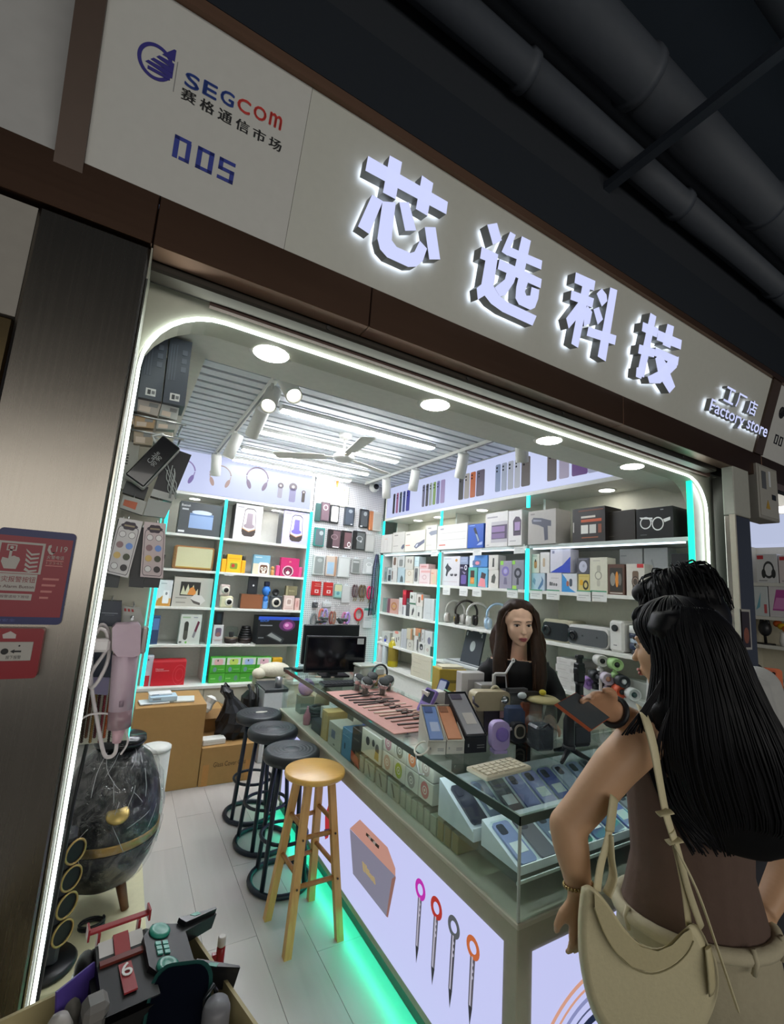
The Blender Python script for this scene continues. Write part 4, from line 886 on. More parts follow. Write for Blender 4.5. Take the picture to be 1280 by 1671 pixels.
def robot():
    yf = YB+.04; A = on_y(*K(4, 695, 470), yf); B = on_y(*K(4, 810, 470), yf); T = on_y(*K(4, 750, 150), yf); z = z0; h_ = T.z-z; w_ = (B.x-A.x)/2
    t = thing('toy_robot', 'bright blue toy figure with black cap between speaker and cameras', 'toy', ((A.x+B.x)/2, yf+.05, z)); b = mat('#3d86e0', .4)
    MB().box(-w_*.6, -.025, 0, w_*.6, .025, h_*.30, 0, .01).build('legs', mat('#6fa8ea', .4), t)
    MB().ell((0, 0, h_*.34), (w_*.62, .03, h_*.16)).build('trunk', b, t)
    MB().ell((0, 0, h_*.66), (w_*.95, .045, h_*.2)).build('head', b, t)
    MB().box(-w_*.55, -.03, h_*.82, w_*.55, .03, h_, 0, .006).build('cap', mat('#1a2140', .4), t)
    MB().ell((w_*.55, -.032, h_*.62), .008, 8, 6).build('eye', mat('#14161c', .3), t)
robot()
hc = instax('silver and black retro toy camera beside the blue figure', 4, 798, 962, 335, 485, z0, '#4a4e52', .5)
def lensring():
    p = on_y(*K(4, 878, 270), YB+.07); t = thing('lens', 'round black lens standing on the retro toy camera', 'lens', (p.x, YB+.07, z0+hc+.001))
    MB().lathe([(.034, 0), (.034, .03), (.028, .034), (.018, .02), (0, .018)], 20, 0, (0, 0, .034), True, 'y').build('barrel', mat('#1d1f22', .3), t)
    MB().box(-.02, -.026, 0, .02, 0, .006).build('foot', mat('#2a2c30', .5), t)
lensring()
t, hp = bx(4, 'pale pink toy camera box at the right end of the third back shelf', 980, 1115, 335, 490, 2, '#dcc3bb', [('p', rrect(.2, .28, .8, .82, .12), '#e9d8d0'), ('p', rrect(.32, .4, .68, .72, .1), '#b79c92'), ('r', .1, .08, .9, .13, '#c2a298')], d_=.06)
bx(4, 'olive brown box with gilt lettering on the pale pink camera box', 1010, 1155, 210, 340, 2, '#80775a', [('t', .52, .5, .18, 'Baobao', .5, '#d9cfa2'), ('r', 0, 0, .16, 1, '#a39a78')], d_=.06, zoff=hp+.001)
bx(4, 'slim pink power bank at the end of the third back shelf', 1128, 1185, 370, 500, 2, '#e0b3ab', [('p', rrect(.3, .25, .7, .8, .2), '#d0938c')], d_=.03, inset=.012, cat='gadget', name='power_bank')
# fourth row
bx(3, 'blue tablet case partly behind the plastic film on the fourth back shelf', 75, 225, 620, 972, 3, '#4a5f86', [('p', rrect(.06, .04, .94, .96, .08), '#35456a'), ('r', .1, .5, .9, .9, '#5f7bb0')], d_=.04, cat='case', name='tablet_case')
MIC = [('r', .08, .87, .45, .92, '#9fbf9a'), ('r', .6, .88, .8, .91, '#8f9aa0'), ('p', rrect(.2, .14, .4, .76, .09), '#3d4039'), ('p', rrect(.22, .16, .38, .45, .07), '#55584f'), ('p', [(.62, .24), (.72, .2), (.92, .74), (.82, .78)], '#6a2a40'), ('p', [(.62, .24), (.72, .2), (.79, .4), (.69, .44)], '#8b8d90'), ('r', .04, .04, .16, .1, '#666b66'), ('e', .36, .06, .05, .04, '#76b85c')]
bx(3, 'white box showing a black and a wine red microphone', 505, 795, 605, 972, 3, '#d3d9d2', MIC, d_=.07)
t, hw = bx(4, 'white box with a violet picture under the black phone box', 50, 182, 720, 930, 3, '#d3d0d2', [('p', rrect(.2, .4, .8, .85, .12), '#6f5f74'), ('e', .5, .5, .22, .12, '#9a6a6a'), ('r', .2, .15, .8, .2, '#b5a6a6'), ('r', 0, .22, 1, .24, '#c9a29c')], d_=.08)
bx(4, 'black phone box on the white box beside the middle cyan strip', 78, 185, 548, 712, 3, '#17191d', [('p', rrect(.25, .15, .75, .9, .1), '#22303a')], d_=.03, zoff=hw+.001, inset=.05)
def dome(lab, K_, x0, x1, yt, yb, glassy):
    yf = YB+.03; A = on_y(*K(K_, x0, yb), yf); B = on_y(*K(K_, x1, yb), yf); T = on_y(*K(K_, (x0+x1)/2, yt), yf); z = ZB[3]+.0005; h_ = T.z-z; r_ = (B.x-A.x)/2
    t = thing('dome_speaker', lab, 'speaker', ((A.x+B.x)/2, yf+r_, z)); d = mat('#1c1b1d', .35)
    MB().lathe([(0, 0), (r_*.8, 0), (r_*.96, h_*.12), (r_*.98, h_*.3), (0, h_*.3)], 28, 0).build('base', mat('#2b211e', .4), t)
    if glassy:
        MB().lathe([(r_*.3, h_*.3), (r_*.42, h_*.62), (r_*.4, h_*.66), (0, h_*.66)], 20).build('inner_cone', mat('#3a3b40', .4), t)
        MB().lathe([(r_*.98, h_*.3), (r_*.98, h_*.8), (r_*.85, h_*.96), (r_*.4, h_), (0, h_)], 28).build('clear_dome', GLASS, t)
        MB().lathe([(r_*.985, h_*.30), (r_, h_*.32), (r_, h_*.35), (r_*.985, h_*.36)], 28).build('rim', mat('#a28f7c', .3, .6), t)
    else:
        for k in range(5):
            MB().lathe([(r_*(.97-.09*k), h_*(.3+.13*k)), (r_*(1.0-.09*k), h_*(.34+.13*k)), (r_*(.94-.09*k), h_*(.42+.13*k)), (0, h_*(.42+.13*k))], 28).build('ring', d, t)
dome('clear dome speaker with dark base on the fourth back shelf', 4, 220, 395, 745, 940, True)
dome('black ribbed dome speaker beside the clear dome speaker', 4, 400, 590, 728, 942, False)
bx(4, 'big black and blue gadget box with a pink flower burst, fourth back shelf', 625, 1165, 612, 948, 3, '#1c1d20', [('r', .0, .88, 1, 1, '#2f55c0'), ('t', .15, .84, .09, 'EDUP', .2, '#3f7be0'), ('r', .05, .66, .34, .70, '#8a8d92'), ('e', .70, .70, .20, .22, '#5a2d5f'), ('e', .72, .68, .12, .14, '#b0569c'), ('e', .69, .70, .05, .06, '#e7a9d8'), ('p', [(.2, .30), (.34, .46), (.66, .20), (.60, .04)], '#3b3f43'), ('p', [(.24, .32), (.33, .42), (.60, .18), (.57, .1)], '#8d9291'), ('r', .03, .22, .16, .26, '#777b80')], d_=.2, inset=-.02, side='#3b3f45')
# lowest row on the ledge
bx(3, 'white box with red foot at the left end of the cabinet ledge', 35, 135, 1175, 1505, 4, '#c9cad6', [('r', 0, 0, .7, .35, '#c9313d'), ('r', .1, .85, .3, .9, '#555a70')], d_=.1, inset=-.02)
bx(3, 'long glossy red gift box with fine white lettering on the ledge', 135, 590, 1235, 1508, 4, '#cc2432', [('t', .22, .66, .09, 'Honour', .24, '#f0e2e2'), ('r', .1, .58, .5, .605, '#e29aa0'), ('o', .82, .42, .2, .4, .96, '#d95a62'), ('o', .82, .42, .12, .25, .94, '#d95a62'), ('r', 0, .93, 1, 1, '#dc4a52')], d_=.13, inset=-.03, side='#a51b29')
gcols = [('#e7b9bb', 'pink'), ('#c9e26a', 'lime'), ('#aac2ec', 'light blue'), ('#e9bccb', 'rose')]
for k in range(4):
    x0 = 8+200*k; nm = ('first', 'second', 'third', 'fourth')[k]
    t, hg = bx(4, f'lower green display box in the {nm} column from the left on the ledge', x0, x0+196, 1348-4*k, 1442-6*k, 4, '#4fa83a', [('e', .74, .45, .12, .3, '#5f8a78'), ('r', .08, .4, .4, .5, '#8fd07a'), ('r', 0, .95, 1, 1, '#3a8a2a')], d_=.10, inset=-.02, grp='green display boxes on the ledge')
    t, h2 = bx(4, f'upper green display box with {gcols[k][1]} card, {nm} column on the ledge', x0, x0+196, 1146-4*(k > 0), 1442-6*k, 4, '#4fae3a', [('r', .05, .52, .95, .97, '#d9e2da'), ('p', rrect(.22, .52, .8, .9, .12), gcols[k][0]), ('e', .45, .8, .05, .06, '#3a4a3a'), ('e', .3, .22, .12, .16, '#6f9a9a'), ('r', .5, .2, .9, .25, '#8fd07a')], d_=.10, inset=-.02, zoff=hg+.0015, grp='green display boxes on the ledge')
bx(4, 'plain yellow box at the right end of the green display boxes', 820, 945, 1150, 1400, 4, '#d9a51c', [('r', 0, .93, 1, 1, '#e6b83a')], d_=.06, inset=-.02)
# ================================================================== things hung on the pegboard
def hang(n, lab, x0, x1, y0, y1, c, inner=None, d_=.03, extra=(), name='phone_case', cat='phone case', tab=True):
    yf = YB+.015-d_; A = on_y(*K(n, x0, y1), yf); B = on_y(*K(n, x1, y1), yf); T = on_y(*K(n, (x0+x1)/2, y0), yf); w_ = B.x-A.x; h_ = T.z-A.z
    t = thing(name, lab, cat, ((A.x+B.x)/2, yf, A.z)); t['group'] = 'phone cases and straps on the pegboard'
    MB().box(-w_/2, 0, 0, w_/2, d_, h_, 0, .004).build('shell', mat(c, .35), t)
    it = list(extra)
    if inner: it = [('p', rrect(.12, .06, .9, .92, .1), inner)]+it
    if it: m = MB(); ms = []; prints(m, ms, it, -w_/2, 0, w_, h_, 0); m.build('print', ms, t)
    if tab:
        MB().box(-w_*.2, d_*.5, h_, w_*.2, d_*.5+.001, h_+.022).build('hang_tab', mat('#dfe3e6', .3), t)
    MB().tube([(0, d_+.006, h_+.012), (0, -.015, h_+.012), (0, -.02, h_+.02)], .002, 6).build('peg_hook', mat('#b9bcc0', .3, .8), t)
    return t
RING = lambda c, y=.72: ('o', .5, y, .28, .15, .72, c)
hang(5, 'dark teal phone case at the upper left corner of the pegboard', 130, 205, 370, 640, '#33524f')
hang(5, 'maroon phone case with a pale ring in the top pegboard row', 208, 340, 358, 635, '#574a50', '#6f5a62', .035, [RING('#d8c2c4')])
hang(5, 'white phone case with a round ring in the top pegboard row', 348, 482, 400, 660, '#2b2b2d', '#d9dad2', .035, [RING('#a9aba4')])
hang(5, 'slate grey phone case alone in the middle of the top pegboard row', 560, 710, 432, 700, '#3b4046', '#4c5460', .03, [('e', .58, .78, .2, .1, '#9ba2aa'), ('e', .75, .08, .1, .03, '#dde1e4')])
hang(5, 'black phone case with white corner sticker in the top pegboard row', 790, 920, 465, 730, '#202124', '#55585c', .03, [('e', .6, .75, .2, .12, '#a9adb0'), ('r', .1, .02, .35, .09, '#dfe2e4')])
hang(5, 'orange edged clear phone case at the right of the top pegboard row', 935, 1110, 500, 775, '#c07a50', None, .03, [('r', .3, 0, 1, 1, '#c6c5bf'), ('r', .35, .06, .95, .9, '#b9b8b2')])
hang(5, 'teal framed grey phone case at the left of the second pegboard row', 108, 262, 740, 1010, '#2f8078', '#5d666b', .03, [('e', .65, .72, .2, .12, '#a7adae')])
hang(5, 'deep maroon boxed phone case, second in the second pegboard row', 315, 500, 768, 1035, '#241c1f', None, .04, [('r', .38, .04, .97, .94, '#6b545a'), ('r', .40, .03, .9, .09, '#d9d2d2'), RING('#8a7479', .6)])
hang(5, 'wine coloured phone case with a white curl, middle of the second pegboard row', 518, 668, 785, 1060, '#221c1e', None, .04, [('r', .25, .08, .95, .9, '#75575c'), ('o', .75, .28, .18, .14, .6, '#e5e0e0'), ('r', .35, .07, .9, .12, '#e5e0e0')])
hang(5, 'black boxed phone case with a grey ring in the second pegboard row', 695, 872, 792, 1062, '#1d1d1f', None, .04, [('r', .28, .05, .95, .93, '#5d6162'), RING('#9b9fa0', .6), ('e', .62, .45, .1, .05, '#b9bcbd')])
hang(5, 'pale clear phone case at the right of the second pegboard row', 875, 1010, 835, 1093, '#b5b6b4', '#c2c3c0', .025)
hang(5, 'clear phone case with grey back at the left of the third pegboard row', 90, 262, 1150, 1440, '#c2c6c4', '#858b89', .03, [('e', .55, .75, .22, .1, '#a5aaa8')])
hang(5, 'clear phone case with a light blue card in the third pegboard row', 285, 440, 1165, 1458, '#c8b8aa', None, .03, [('r', .1, .1, .75, .7, '#9db9cf'), ('r', .8, 0, 1, 1, '#b08a70')])
hang(5, 'whitish phone case package in the middle of the third pegboard row', 462, 640, 1175, 1475, '#c4c8c6', '#d0d4d2', .025)
hang(5, 'small grey phone case package in the third pegboard row', 665, 805, 1205, 1420, '#b3b5b3', None, .02, [('r', .15, .06, .85, .92, '#7f8482'), ('r', .18, .72, .8, .85, '#c0c3c2')])
hang(5, 'white cable pack with a coiled lead at the right of the third pegboard row', 845, 1000, 1205, 1430, '#c9cdcd', None, .02, [('o', .55, .62, .32, .14, .75, '#f0f2f2'), ('r', .3, .1, .8, .5, '#dfe2e2')], name='cable_pack', cat='cable pack')
hang(6, 'left red card pack with a white square on the pegboard', 70, 212, 80, 285, '#b92a28', None, .02, [('r', .35, .18, .75, .42, '#e6d3cf'), ('r', .45, .24, .65, .36, '#b92a28'), ('r', .3, .66, .95, .7, '#d99a90'), ('r', .35, .8, .85, .84, '#d99a90')], 'card_pack', 'card pack')
hang(6, 'right red card pack with a white square on the pegboard', 250, 392, 95, 290, '#b92a28', None, .02, [('r', .35, .18, .75, .42, '#e6d3cf'), ('r', .45, .24, .65, .36, '#b92a28'), ('r', .3, .66, .95, .7, '#d99a90')], 'card_pack', 'card pack')
hang(6, 'yellow and green card pack beside the two red packs', 410, 525, 118, 330, '#7fa39a', None, .02, [('r', .05, .5, .95, .95, '#c9cba2'), ('r', .1, .1, .9, .5, '#8fc0bd'), ('e', .5, .35, .2, .12, '#5d8f9a')], 'card_pack', 'card pack')
hang(6, 'long white card pack hanging right of the yellow and green one', 520, 645, 140, 400, '#c6c8c8', None, .015, (), 'card_pack', 'card pack')
hang(6, 'clear pouch with a dark cube on the left of the pegboard', 95, 172, 392, 470, '#3a3a3e', None, .03, (), 'pouch', 'pouch')
hang(6, 'clear white accessory pouch under the red card packs', 240, 372, 385, 462, '#cdd0d1', None, .02, [('r', .1, .7, .9, .85, '#e6e9ea')], 'pouch', 'pouch')
hang(6, 'white card with teal top hanging beside the long lanyards', 845, 975, 480, 780, '#cfd4d6', None, .015, [('r', 0, .88, 1, 1, '#3f8f80'), ('r', .1, .5, .9, .53, '#9aa3a6'), ('r', .1, .4, .7, .43, '#9aa3a6')], 'card_pack', 'card pack')
def loop(n, lab, x0, x1, y0, y1, cs, tail='#9a8a5a'):
    yf = YB-.005; A = on_y(*K(n, x0, y1), yf); B = on_y(*K(n, x1, y1), yf); T = on_y(*K(n, (x0+x1)/2, y0), yf); w_ = B.x-A.x; h_ = T.z-A.z
    t = thing('strap_loop', lab, 'strap', ((A.x+B.x)/2, yf, A.z)); t['group'] = 'phone cases and straps on the pegboard'
    k = len(cs)
    for i, c in enumerate(cs):
        cx = (-.5+(i+.5)/k)*w_*.7; m = MB(); rx_ = w_*.5/k*1.1
        m.tube([(cx+rx_*cos(2*pi*j/20)*.8, -.004*i, h_*.62+h_*.36*sin(2*pi*j/20)) for j in range(20)], min(.012, rx_*.42), 6, 0, True).build('strap', mat(c, .6), t)
        MB().tube([(cx, 0, h_*.28), (cx+.008, -.004, h_*.12), (cx-.004, 0, 0)], .005, 6).build('clip', mat(tail, .4, .5), t)
    MB().tube([(0, .025, h_*.95), (0, -.02, h_*.95)], .002, 6).build('peg_hook', mat('#b9bcc0', .3, .8), t)
loop(6, 'brown wrist strap loops beside the white card pack on the pegboard', 672, 762, 130, 370, ['#4d3338', '#6d5a5c'])
loop(6, 'olive brown wrist strap loops in the middle of the strap row', 768, 880, 138, 375, ['#5b4a34', '#6e5f4a'])
loop(6, 'crimson pink wrist strap loops next to the long lanyards', 888, 1000, 155, 400, ['#c22c58', '#d04a74'])
loop(6, 'grey rope strap loop at the lower left of the pegboard', 45, 140, 555, 850, ['#6a6e70'], '#8f7f5d')
loop(6, 'coral and lilac strap loops at the lower left of the pegboard', 158, 310, 490, 780, ['#d06a58', '#a99adb'])
loop(6, 'dark red and tan strap loop behind the clear bags', 322, 432, 530, 770, ['#8a4038', '#a5705a'])
loop(6, 'pink and violet strap loops above the clear bags', 512, 645, 545, 760, ['#d882b2', '#b28ae0'])
loop(6, 'bright red strap loop at the right above the clear bags', 705, 835, 480, 720, ['#c4202c'])
def lanyards():
    yf = YB-.02; T = on_y(*K(5, 1060, 1140), yf); Bt = on_y(*K(6, 1020, 640), yf); h_ = T.z-Bt.z
    t = thing('lanyard_bundle', 'bundle of long navy and black lanyards by the corner cyan strip', 'lanyards', (T.x, yf, Bt.z)); cs = ['#1d2238', '#5b5a7e', '#23283c', '#3c3f58', '#15171f']
    for i, c in enumerate(cs):
        x = (-.03+.016*i); L_ = .02+.03*random.random()
        MB().tube([(x*.4, 0, h_), (x-.01, -.006*i, h_*.8), (x*1.2-.012, -.004*i, h_*.4), (x*1.3-.02, 0, L_)], .007, 6, 0, flat=.4).build('lanyard', mat(c, .6), t)
    MB().tube([(0, .04, h_), (0, -.04, h_)], .003, 6).build('peg_hook', mat('#b9bcc0', .3, .8), t)
lanyards()
def rosette():
    p = on_y(*K(6, 45, 1000), YB); t = thing('ribbon_bow', 'wine red ribbon bow at the lower left of the pegboard', 'bow', (p.x+.06, YB, p.z)); m = mat('#6a1726', .6)
    for a in range(0, 360, 60): MB().ell((.045*cos(R(a))-.04, 0, .045*sin(R(a))), (.03, .018, .022), 10, 6).build('petal', m, t)
    MB().prism([(-.06, -.05), (-.02, -.05), (-.035, -.12)], -.004, .004).build('tail', m, t); MB().cyl((-.04, 0, 0), .006, .02, 8, 0, 'y').build('pin', m, t)
rosette()
def cert():
    yf = YB+.012; A = on_y(*K(5, 245, 385), yf); B = on_y(*K(5, 622, 385), yf); T = on_y(*K(5, 430, 112), yf); w_ = B.x-A.x; h_ = T.z-A.z
    t = thing('framed_certificate', 'pale framed licence certificate hung above the phone cases', 'certificate', ((A.x+B.x)/2, yf, A.z))
    MB().box(-w_/2, -.008, 0, w_/2, .008, h_, 0, .003).build('frame', mat('#c9c7b4', .4), t)
    m = MB(); ms = []; prints(m, ms, [('r', .04, .06, .96, .94, '#dedcc0'), ('r', .1, .62, .6, .64, '#c3c1a8'), ('r', .1, .5, .7, .52, '#c3c1a8'), ('r', .1, .38, .65, .40, '#c3c1a8'), ('e', .8, .85, .03, .05, '#b58a6a')], -w_/2, 0, w_, h_, -.008); m.build('document', ms, t)
    o = thing('ribbon', 'small orange ribbon hanging at the top of the framed certificate', 'ribbon', (A.x+w_*.48, yf-.012, T.z-.02)); MB().prism([(-.014, .13), (.02, .13), (.012, 0), (-.006, 0)], -.003, 0).build('ribbon_strip', mat('#c9802a', .5), o); MB().box(-.016, -.004, .12, .022, .03, .135).build('ribbon_clip', mat('#d8d8d0', .5), o)
cert()
# ================================================================== right hand shelves
CROP['C'] = (700, 780, 2.909); CROP['D'] = (880, 1000, 6.4)
GA = 'boxed goods on the right shelves'
VAC = [('r', .06, .82, .25, .87, '#8d8a86'), ('r', .05, .28, .28, .33, '#c9806a'), ('p', [(.48, .22), (.6, .12), (.98, .38), (.98, .55), (.75, .42), (.6, .38)], '#6f7385'), ('p', [(.55, .22), (.62, .2), (.7, .34), (.62, .34)], '#c9ccd6')]
rx(7, 'grey white box nearest the corner on the top right shelf', 105, 285, 322, 555, 0, '#c9c7c2', [('r', .35, .74, .6, .77, '#d08a7a'), ('r', .3, .1, .34, .7, '#b9b7b2'), ('r', .6, .1, .64, .7, '#b9b7b2')], inset=-.012, d_=.12, side='#33363a')
rx(7, 'light grey box with a dark nozzle at its right edge, top right shelf', 295, 490, 280, 548, 0, '#c4c2bb', [('r', .15, .82, .45, .87, '#77756f'), ('r', .1, .3, .5, .33, '#8f8d87'), ('p', [(.75, .2), (.85, .12), (1, .2), (1, .38), (.85, .34)], '#55596a')], inset=.0, d_=.13)
rx(7, 'cream box with a silver handheld vacuum and orange lettering', 497, 818, 258, 545, 0, '#d9d6c9', VAC, inset=-.01, d_=.14)
rx(7, 'tall cream box with a small nozzle picture near its top', 822, 1005, 168, 525, 0, '#d8d6cc', [('r', .2, .86, .5, .9, '#8f8e93'), ('p', [(.3, .7), (.5, .58), (1, .62), (1, .78), (.5, .76)], '#8b8f9c'), ('r', .1, .2, .6, .22, '#bdbab2')], inset=.0, d_=.12)
rx(9, 'long white box with a red mark standing before the second cyan strip', 100, 468, 345, 608, 0, '#dcdad6', [('r', .1, .82, .22, .88, '#9a999e'), ('r', .1, .66, .95, .675, '#bcbab6'), ('r', .1, .38, .95, .395, '#bcbab6'), ('r', .08, .16, .3, .21, '#c9776a')], inset=-.012, d_=.13)
rx(9, 'bright blue box with a dark hair trimmer, top right shelf', 474, 668, 340, 600, 0, '#2a55ae', [('p', [(.36, .82), (.5, .86), (.78, .3), (.68, .22)], '#20242c'), ('p', [(.5, .6), (.62, .55), (.76, .3), (.68, .24)], '#8fa0b4'), ('r', .1, .92, .45, .96, '#7fa0e0'), ('p', [(.6, .1), (.95, .12), (.95, .25), (.75, .2)], '#9fb4e0')], inset=-.01, d_=.1)
rx(9, 'large white box with a violet heater grid, top right shelf', 690, 965, 195, 590, 0, '#d7d5d3', [('r', .08, .84, .55, .88, '#98969c'), ('r', .28, .12, 1, .72, '#b5b2b8'), ('r', .3, .22, .98, .62, '#4a3e56'), ('r', .31, .24, .88, .38, '#7d6690'), ('r', .31, .42, .88, .58, '#8b72a0'), ('r', .09, .05, .2, .07, '#98969c')], inset=.0, d_=.15)
rx(9, 'white box with a violet bug zapper lantern before the third cyan strip', 972, 1140, 172, 548, 0, '#d9d7d6', [('p', [(.4, .28), (.36, .7), (.55, .82), (.8, .8), (.96, .7), (.94, .28)], '#4b3f52'), ('p', [(.5, .4), (.48, .66), (.88, .66), (.86, .4)], '#a086b4'), ('r', .5, .38, .88, .42, '#2f2a33'), ('r', .15, .12, .6, .15, '#aaa8ab')], inset=-.012, d_=.14)
rx('C', 'grey box with a dark electric drill just right of the third cyan strip', 470, 603, 152, 295, 0, '#aeaaa6', [('p', [(.14, .72), (.2, .8), (.5, .76), (.7, .7), (.84, .66), (.84, .5), (.72, .52), (.74, .12), (.62, .1), (.58, .48), (.4, .56), (.16, .62)], '#4c4f5f'), ('r', .1, .88, .25, .92, '#7f7c7a'), ('p', [(.2, .74), (.5, .7), (.5, .66), (.2, .68)], '#8d90a2')], inset=-.012, d_=.16, side='#9a9692')
rx('C', 'black box with orange and white print on the top right shelf', 682, 838, 140, 283, 0, '#241f1d', [('r', .28, .70, .72, .76, '#d9d2c8'), ('r', .28, .58, .9, .66, '#c4552c'), ('r', .28, .25, .5, .5, '#e4e4de'), ('r', .54, .25, .74, .5, '#d0d0ca'), ('r', .8, .25, .9, .5, '#8a4a30'), ('r', .3, .12, .8, .15, '#a05a3a'), ('r', .03, .3, .06, .6, '#d8d6d0'), ('r', .2, .9, .95, .93, '#7a4028')], inset=.02, d_=.18)
rx('C', 'plain black brown box between the orange print box and the glasses box', 842, 982, 155, 268, 0, '#2b2622', [('r', .1, .16, .3, .19, '#4d463f'), ('r', .05, .9, .3, .93, '#3f3833')], inset=.06, d_=.16)
rx('C', 'black box with white outlined spectacles on the top right shelf', 986, 1163, 140, 260, 0, '#0f1114', [('p', [(.1, .72), (.14, .66), (.46, .62), (.46, .68)], '#d9dcdd'), ('o', .27, .52, .16, .2, .82, '#d9dcdd'), ('o', .60, .47, .16, .22, .82, '#d9dcdd'), ('p', [(.74, .6), (.93, .66), (.93, .56), (.78, .5)], '#d9dcdd'), ('r', .42, .56, .46, .6, '#d9dcdd'), ('r', .12, .12, .3, .15, '#4d5054'), ('r', .68, .9, .76, .93, '#8a8d92')], inset=.02, d_=.16)
# second shelf, bay by the corner
def stackrow(n, sh, rows, ins=.03, d_=.09):
    hs = {}
    for i, (lab, x0, x1, yt, yb, c, it, on) in enumerate(rows):
        z_ = hs.get(on, 0)
        t, h_ = rx(n, lab, x0, x1, yt, yb, sh, c, it, d_, ins, z_+.0012*(z_ > 0)); hs[i] = z_+h_+.0012*(z_ > 0)
PIC = lambda c, x0=.25, x1=.75, y0=.15, y1=.7: ('p', rrect(x0, y0, x1, y1, .08), c)
stackrow(7, 1, [
 ('slim grey box at the corner end of the second right shelf', 168, 215, 840, 1010, '#8b8f90', [PIC('#6a6d6e')], None),
 ('narrow box with a black robot picture, corner end of second right shelf', 218, 286, 850, 1012, '#b9bcbc', [('p', rrect(.2, .08, .85, .5, .1), '#33353a'), ('r', .25, .55, .8, .85, '#7c8085')], None),
 ('slim white and brown box beside the robot box on second right shelf', 289, 368, 862, 1035, '#c4c4c0', [('r', 0, .2, .2, .8, '#6a5a52')], None),
 ('grey blue box with a dark plant like picture, lower row second right shelf', 378, 490, 848, 1072, '#a8bcc2', [('p', [(.4, .05), (.45, .35), (.6, .5), (.8, .35), (.85, .05)], '#4c5a5c')], None),
 ('white box with a faint tan ring picture, lower row second right shelf', 500, 632, 882, 1085, '#cfcabb', [('o', .5, .72, .22, .18, .7, '#b3a58c'), ('r', .1, .08, .6, .12, '#c99a8a')], None),
 ('white box with a dark torch picture, lower row second right shelf', 640, 720, 832, 1062, '#cbccc6', [('p', rrect(.15, .12, .8, .9, .1), '#6d706e'), ('e', .45, .5, .2, .2, '#44474a')], None),
 ('pink and white box with red banner on the second right shelf', 727, 900, 870, 1075, '#d9c9c9', [('r', .15, .75, 1, .9, '#d4a3a0'), ('o', .5, .45, .2, .16, .7, '#c3a2a2'), ('r', .1, .08, .8, .12, '#c9a2a0')], None),
 ('peach box at the right end of the corner bay, second right shelf', 908, 1010, 872, 1088, '#d6b8a6', [('r', .1, .7, .5, .75, '#c97a62'), PIC('#cbbf9c', .4, .8, .1, .6)], None),
 ('white box with a brown bottle picture, upper row second right shelf', 296, 374, 652, 850, '#c8c6c0', [('p', rrect(.25, .25, .75, .9, .15), '#6b5546')], 2),
 ('white box with a grey seat picture, upper row second right shelf', 382, 488, 662, 838, '#c2c4c0', [('p', rrect(.25, .1, .8, .7, .12), '#7d807c'), ('r', .3, .78, .8, .82, '#9da09c')], 3),
 ('cream grey box with two dark shapes, upper row second right shelf', 502, 632, 668, 872, '#c0bfb6', [('e', .4, .65, .12, .16, '#8b8880'), ('e', .72, .6, .1, .16, '#77746e')], 4),
 ('pale aqua box upper row second right shelf beside the red banner box', 652, 725, 672, 830, '#bcd0d2', [('r', .1, .5, .9, .55, '#94b4ba')], 5),
 ('small pink box lying on the pink and white banner box', 735, 880, 790, 868, '#d6b4b2', [('r', .2, .3, .8, .6, '#c58a88')], 6)])
stackrow(8, 2, [
 ('sage green box at the corner end of the third right shelf', 238, 290, 150, 375, '#7d8b84', [], None),
 ('wine and grey spine box beside the sage one on the third right shelf', 294, 345, 160, 385, '#7c4a58', [('r', 0, 0, .4, 1, '#8a8c8c')], None),
 ('pink box with a gold ring motif on the third right shelf', 350, 488, 168, 412, '#c39a90', [('o', .5, .5, .34, .28, .6, '#b07c4e'), ('e', .5, .5, .12, .1, '#c9a04e')], None),
 ('plain white box beside the pink gold ring box', 492, 552, 150, 425, '#d2d2d0', [('r', .3, .2, .5, .7, '#c2b9ba')], None),
 ('white box with a dark pen picture under the red pack', 556, 608, 270, 430, '#d5d6d6', [('r', .1, .1, .3, .85, '#4b4f55')], None),
 ('dark grey upright box in the middle of the third right shelf', 612, 664, 160, 455, '#4d5052', [('r', .2, .7, .8, .75, '#8d9092')], None),
 ('white box with a black gadget picture, lower middle of third right shelf', 668, 776, 272, 460, '#d3d5cf', [('p', [(.35, .15), (.42, .6), (.6, .85), (.7, .55), (.5, .15)], '#3f4244')], None),
 ('white box with a small dark square, lower middle third right shelf', 780, 868, 292, 475, '#d2d3cd', [('r', .3, .15, .6, .5, '#5b5d5c')], None),
 ('large pale grey box at the right end of the corner bay, third right shelf', 892, 1060, 165, 492, '#c7cccc', [('r', .05, 0, .1, 1, '#e2e4e2'), ('r', .3, .3, .8, .32, '#aeb5b5'), ('r', .68, .1, .72, .95, '#b4b9b8')], None),
 ('red hanging pack above the white pen box on the third right shelf', 556, 610, 25, 268, '#a82438', [('r', .1, .7, .9, .9, '#d4434e')], 4),
 ('white box with a green base band, upper middle third right shelf', 672, 774, 62, 270, '#d0d3cd', [('p', [(.15, .55), (.25, .8), (.5, .7), (.4, .45)], '#55584f'), ('r', 0, .05, 1, .18, '#4f7a62'), ('r', .7, .3, .85, .9, '#bcbdb6')], 6),
 ('white box with an orange corner on the upper right of third right shelf', 782, 885, 98, 290, '#d4d0c8', [('r', .75, .55, 1, 1, '#d9703f'), ('p', rrect(.3, .3, .6, .8, .1), '#7a6a60')], 7)])
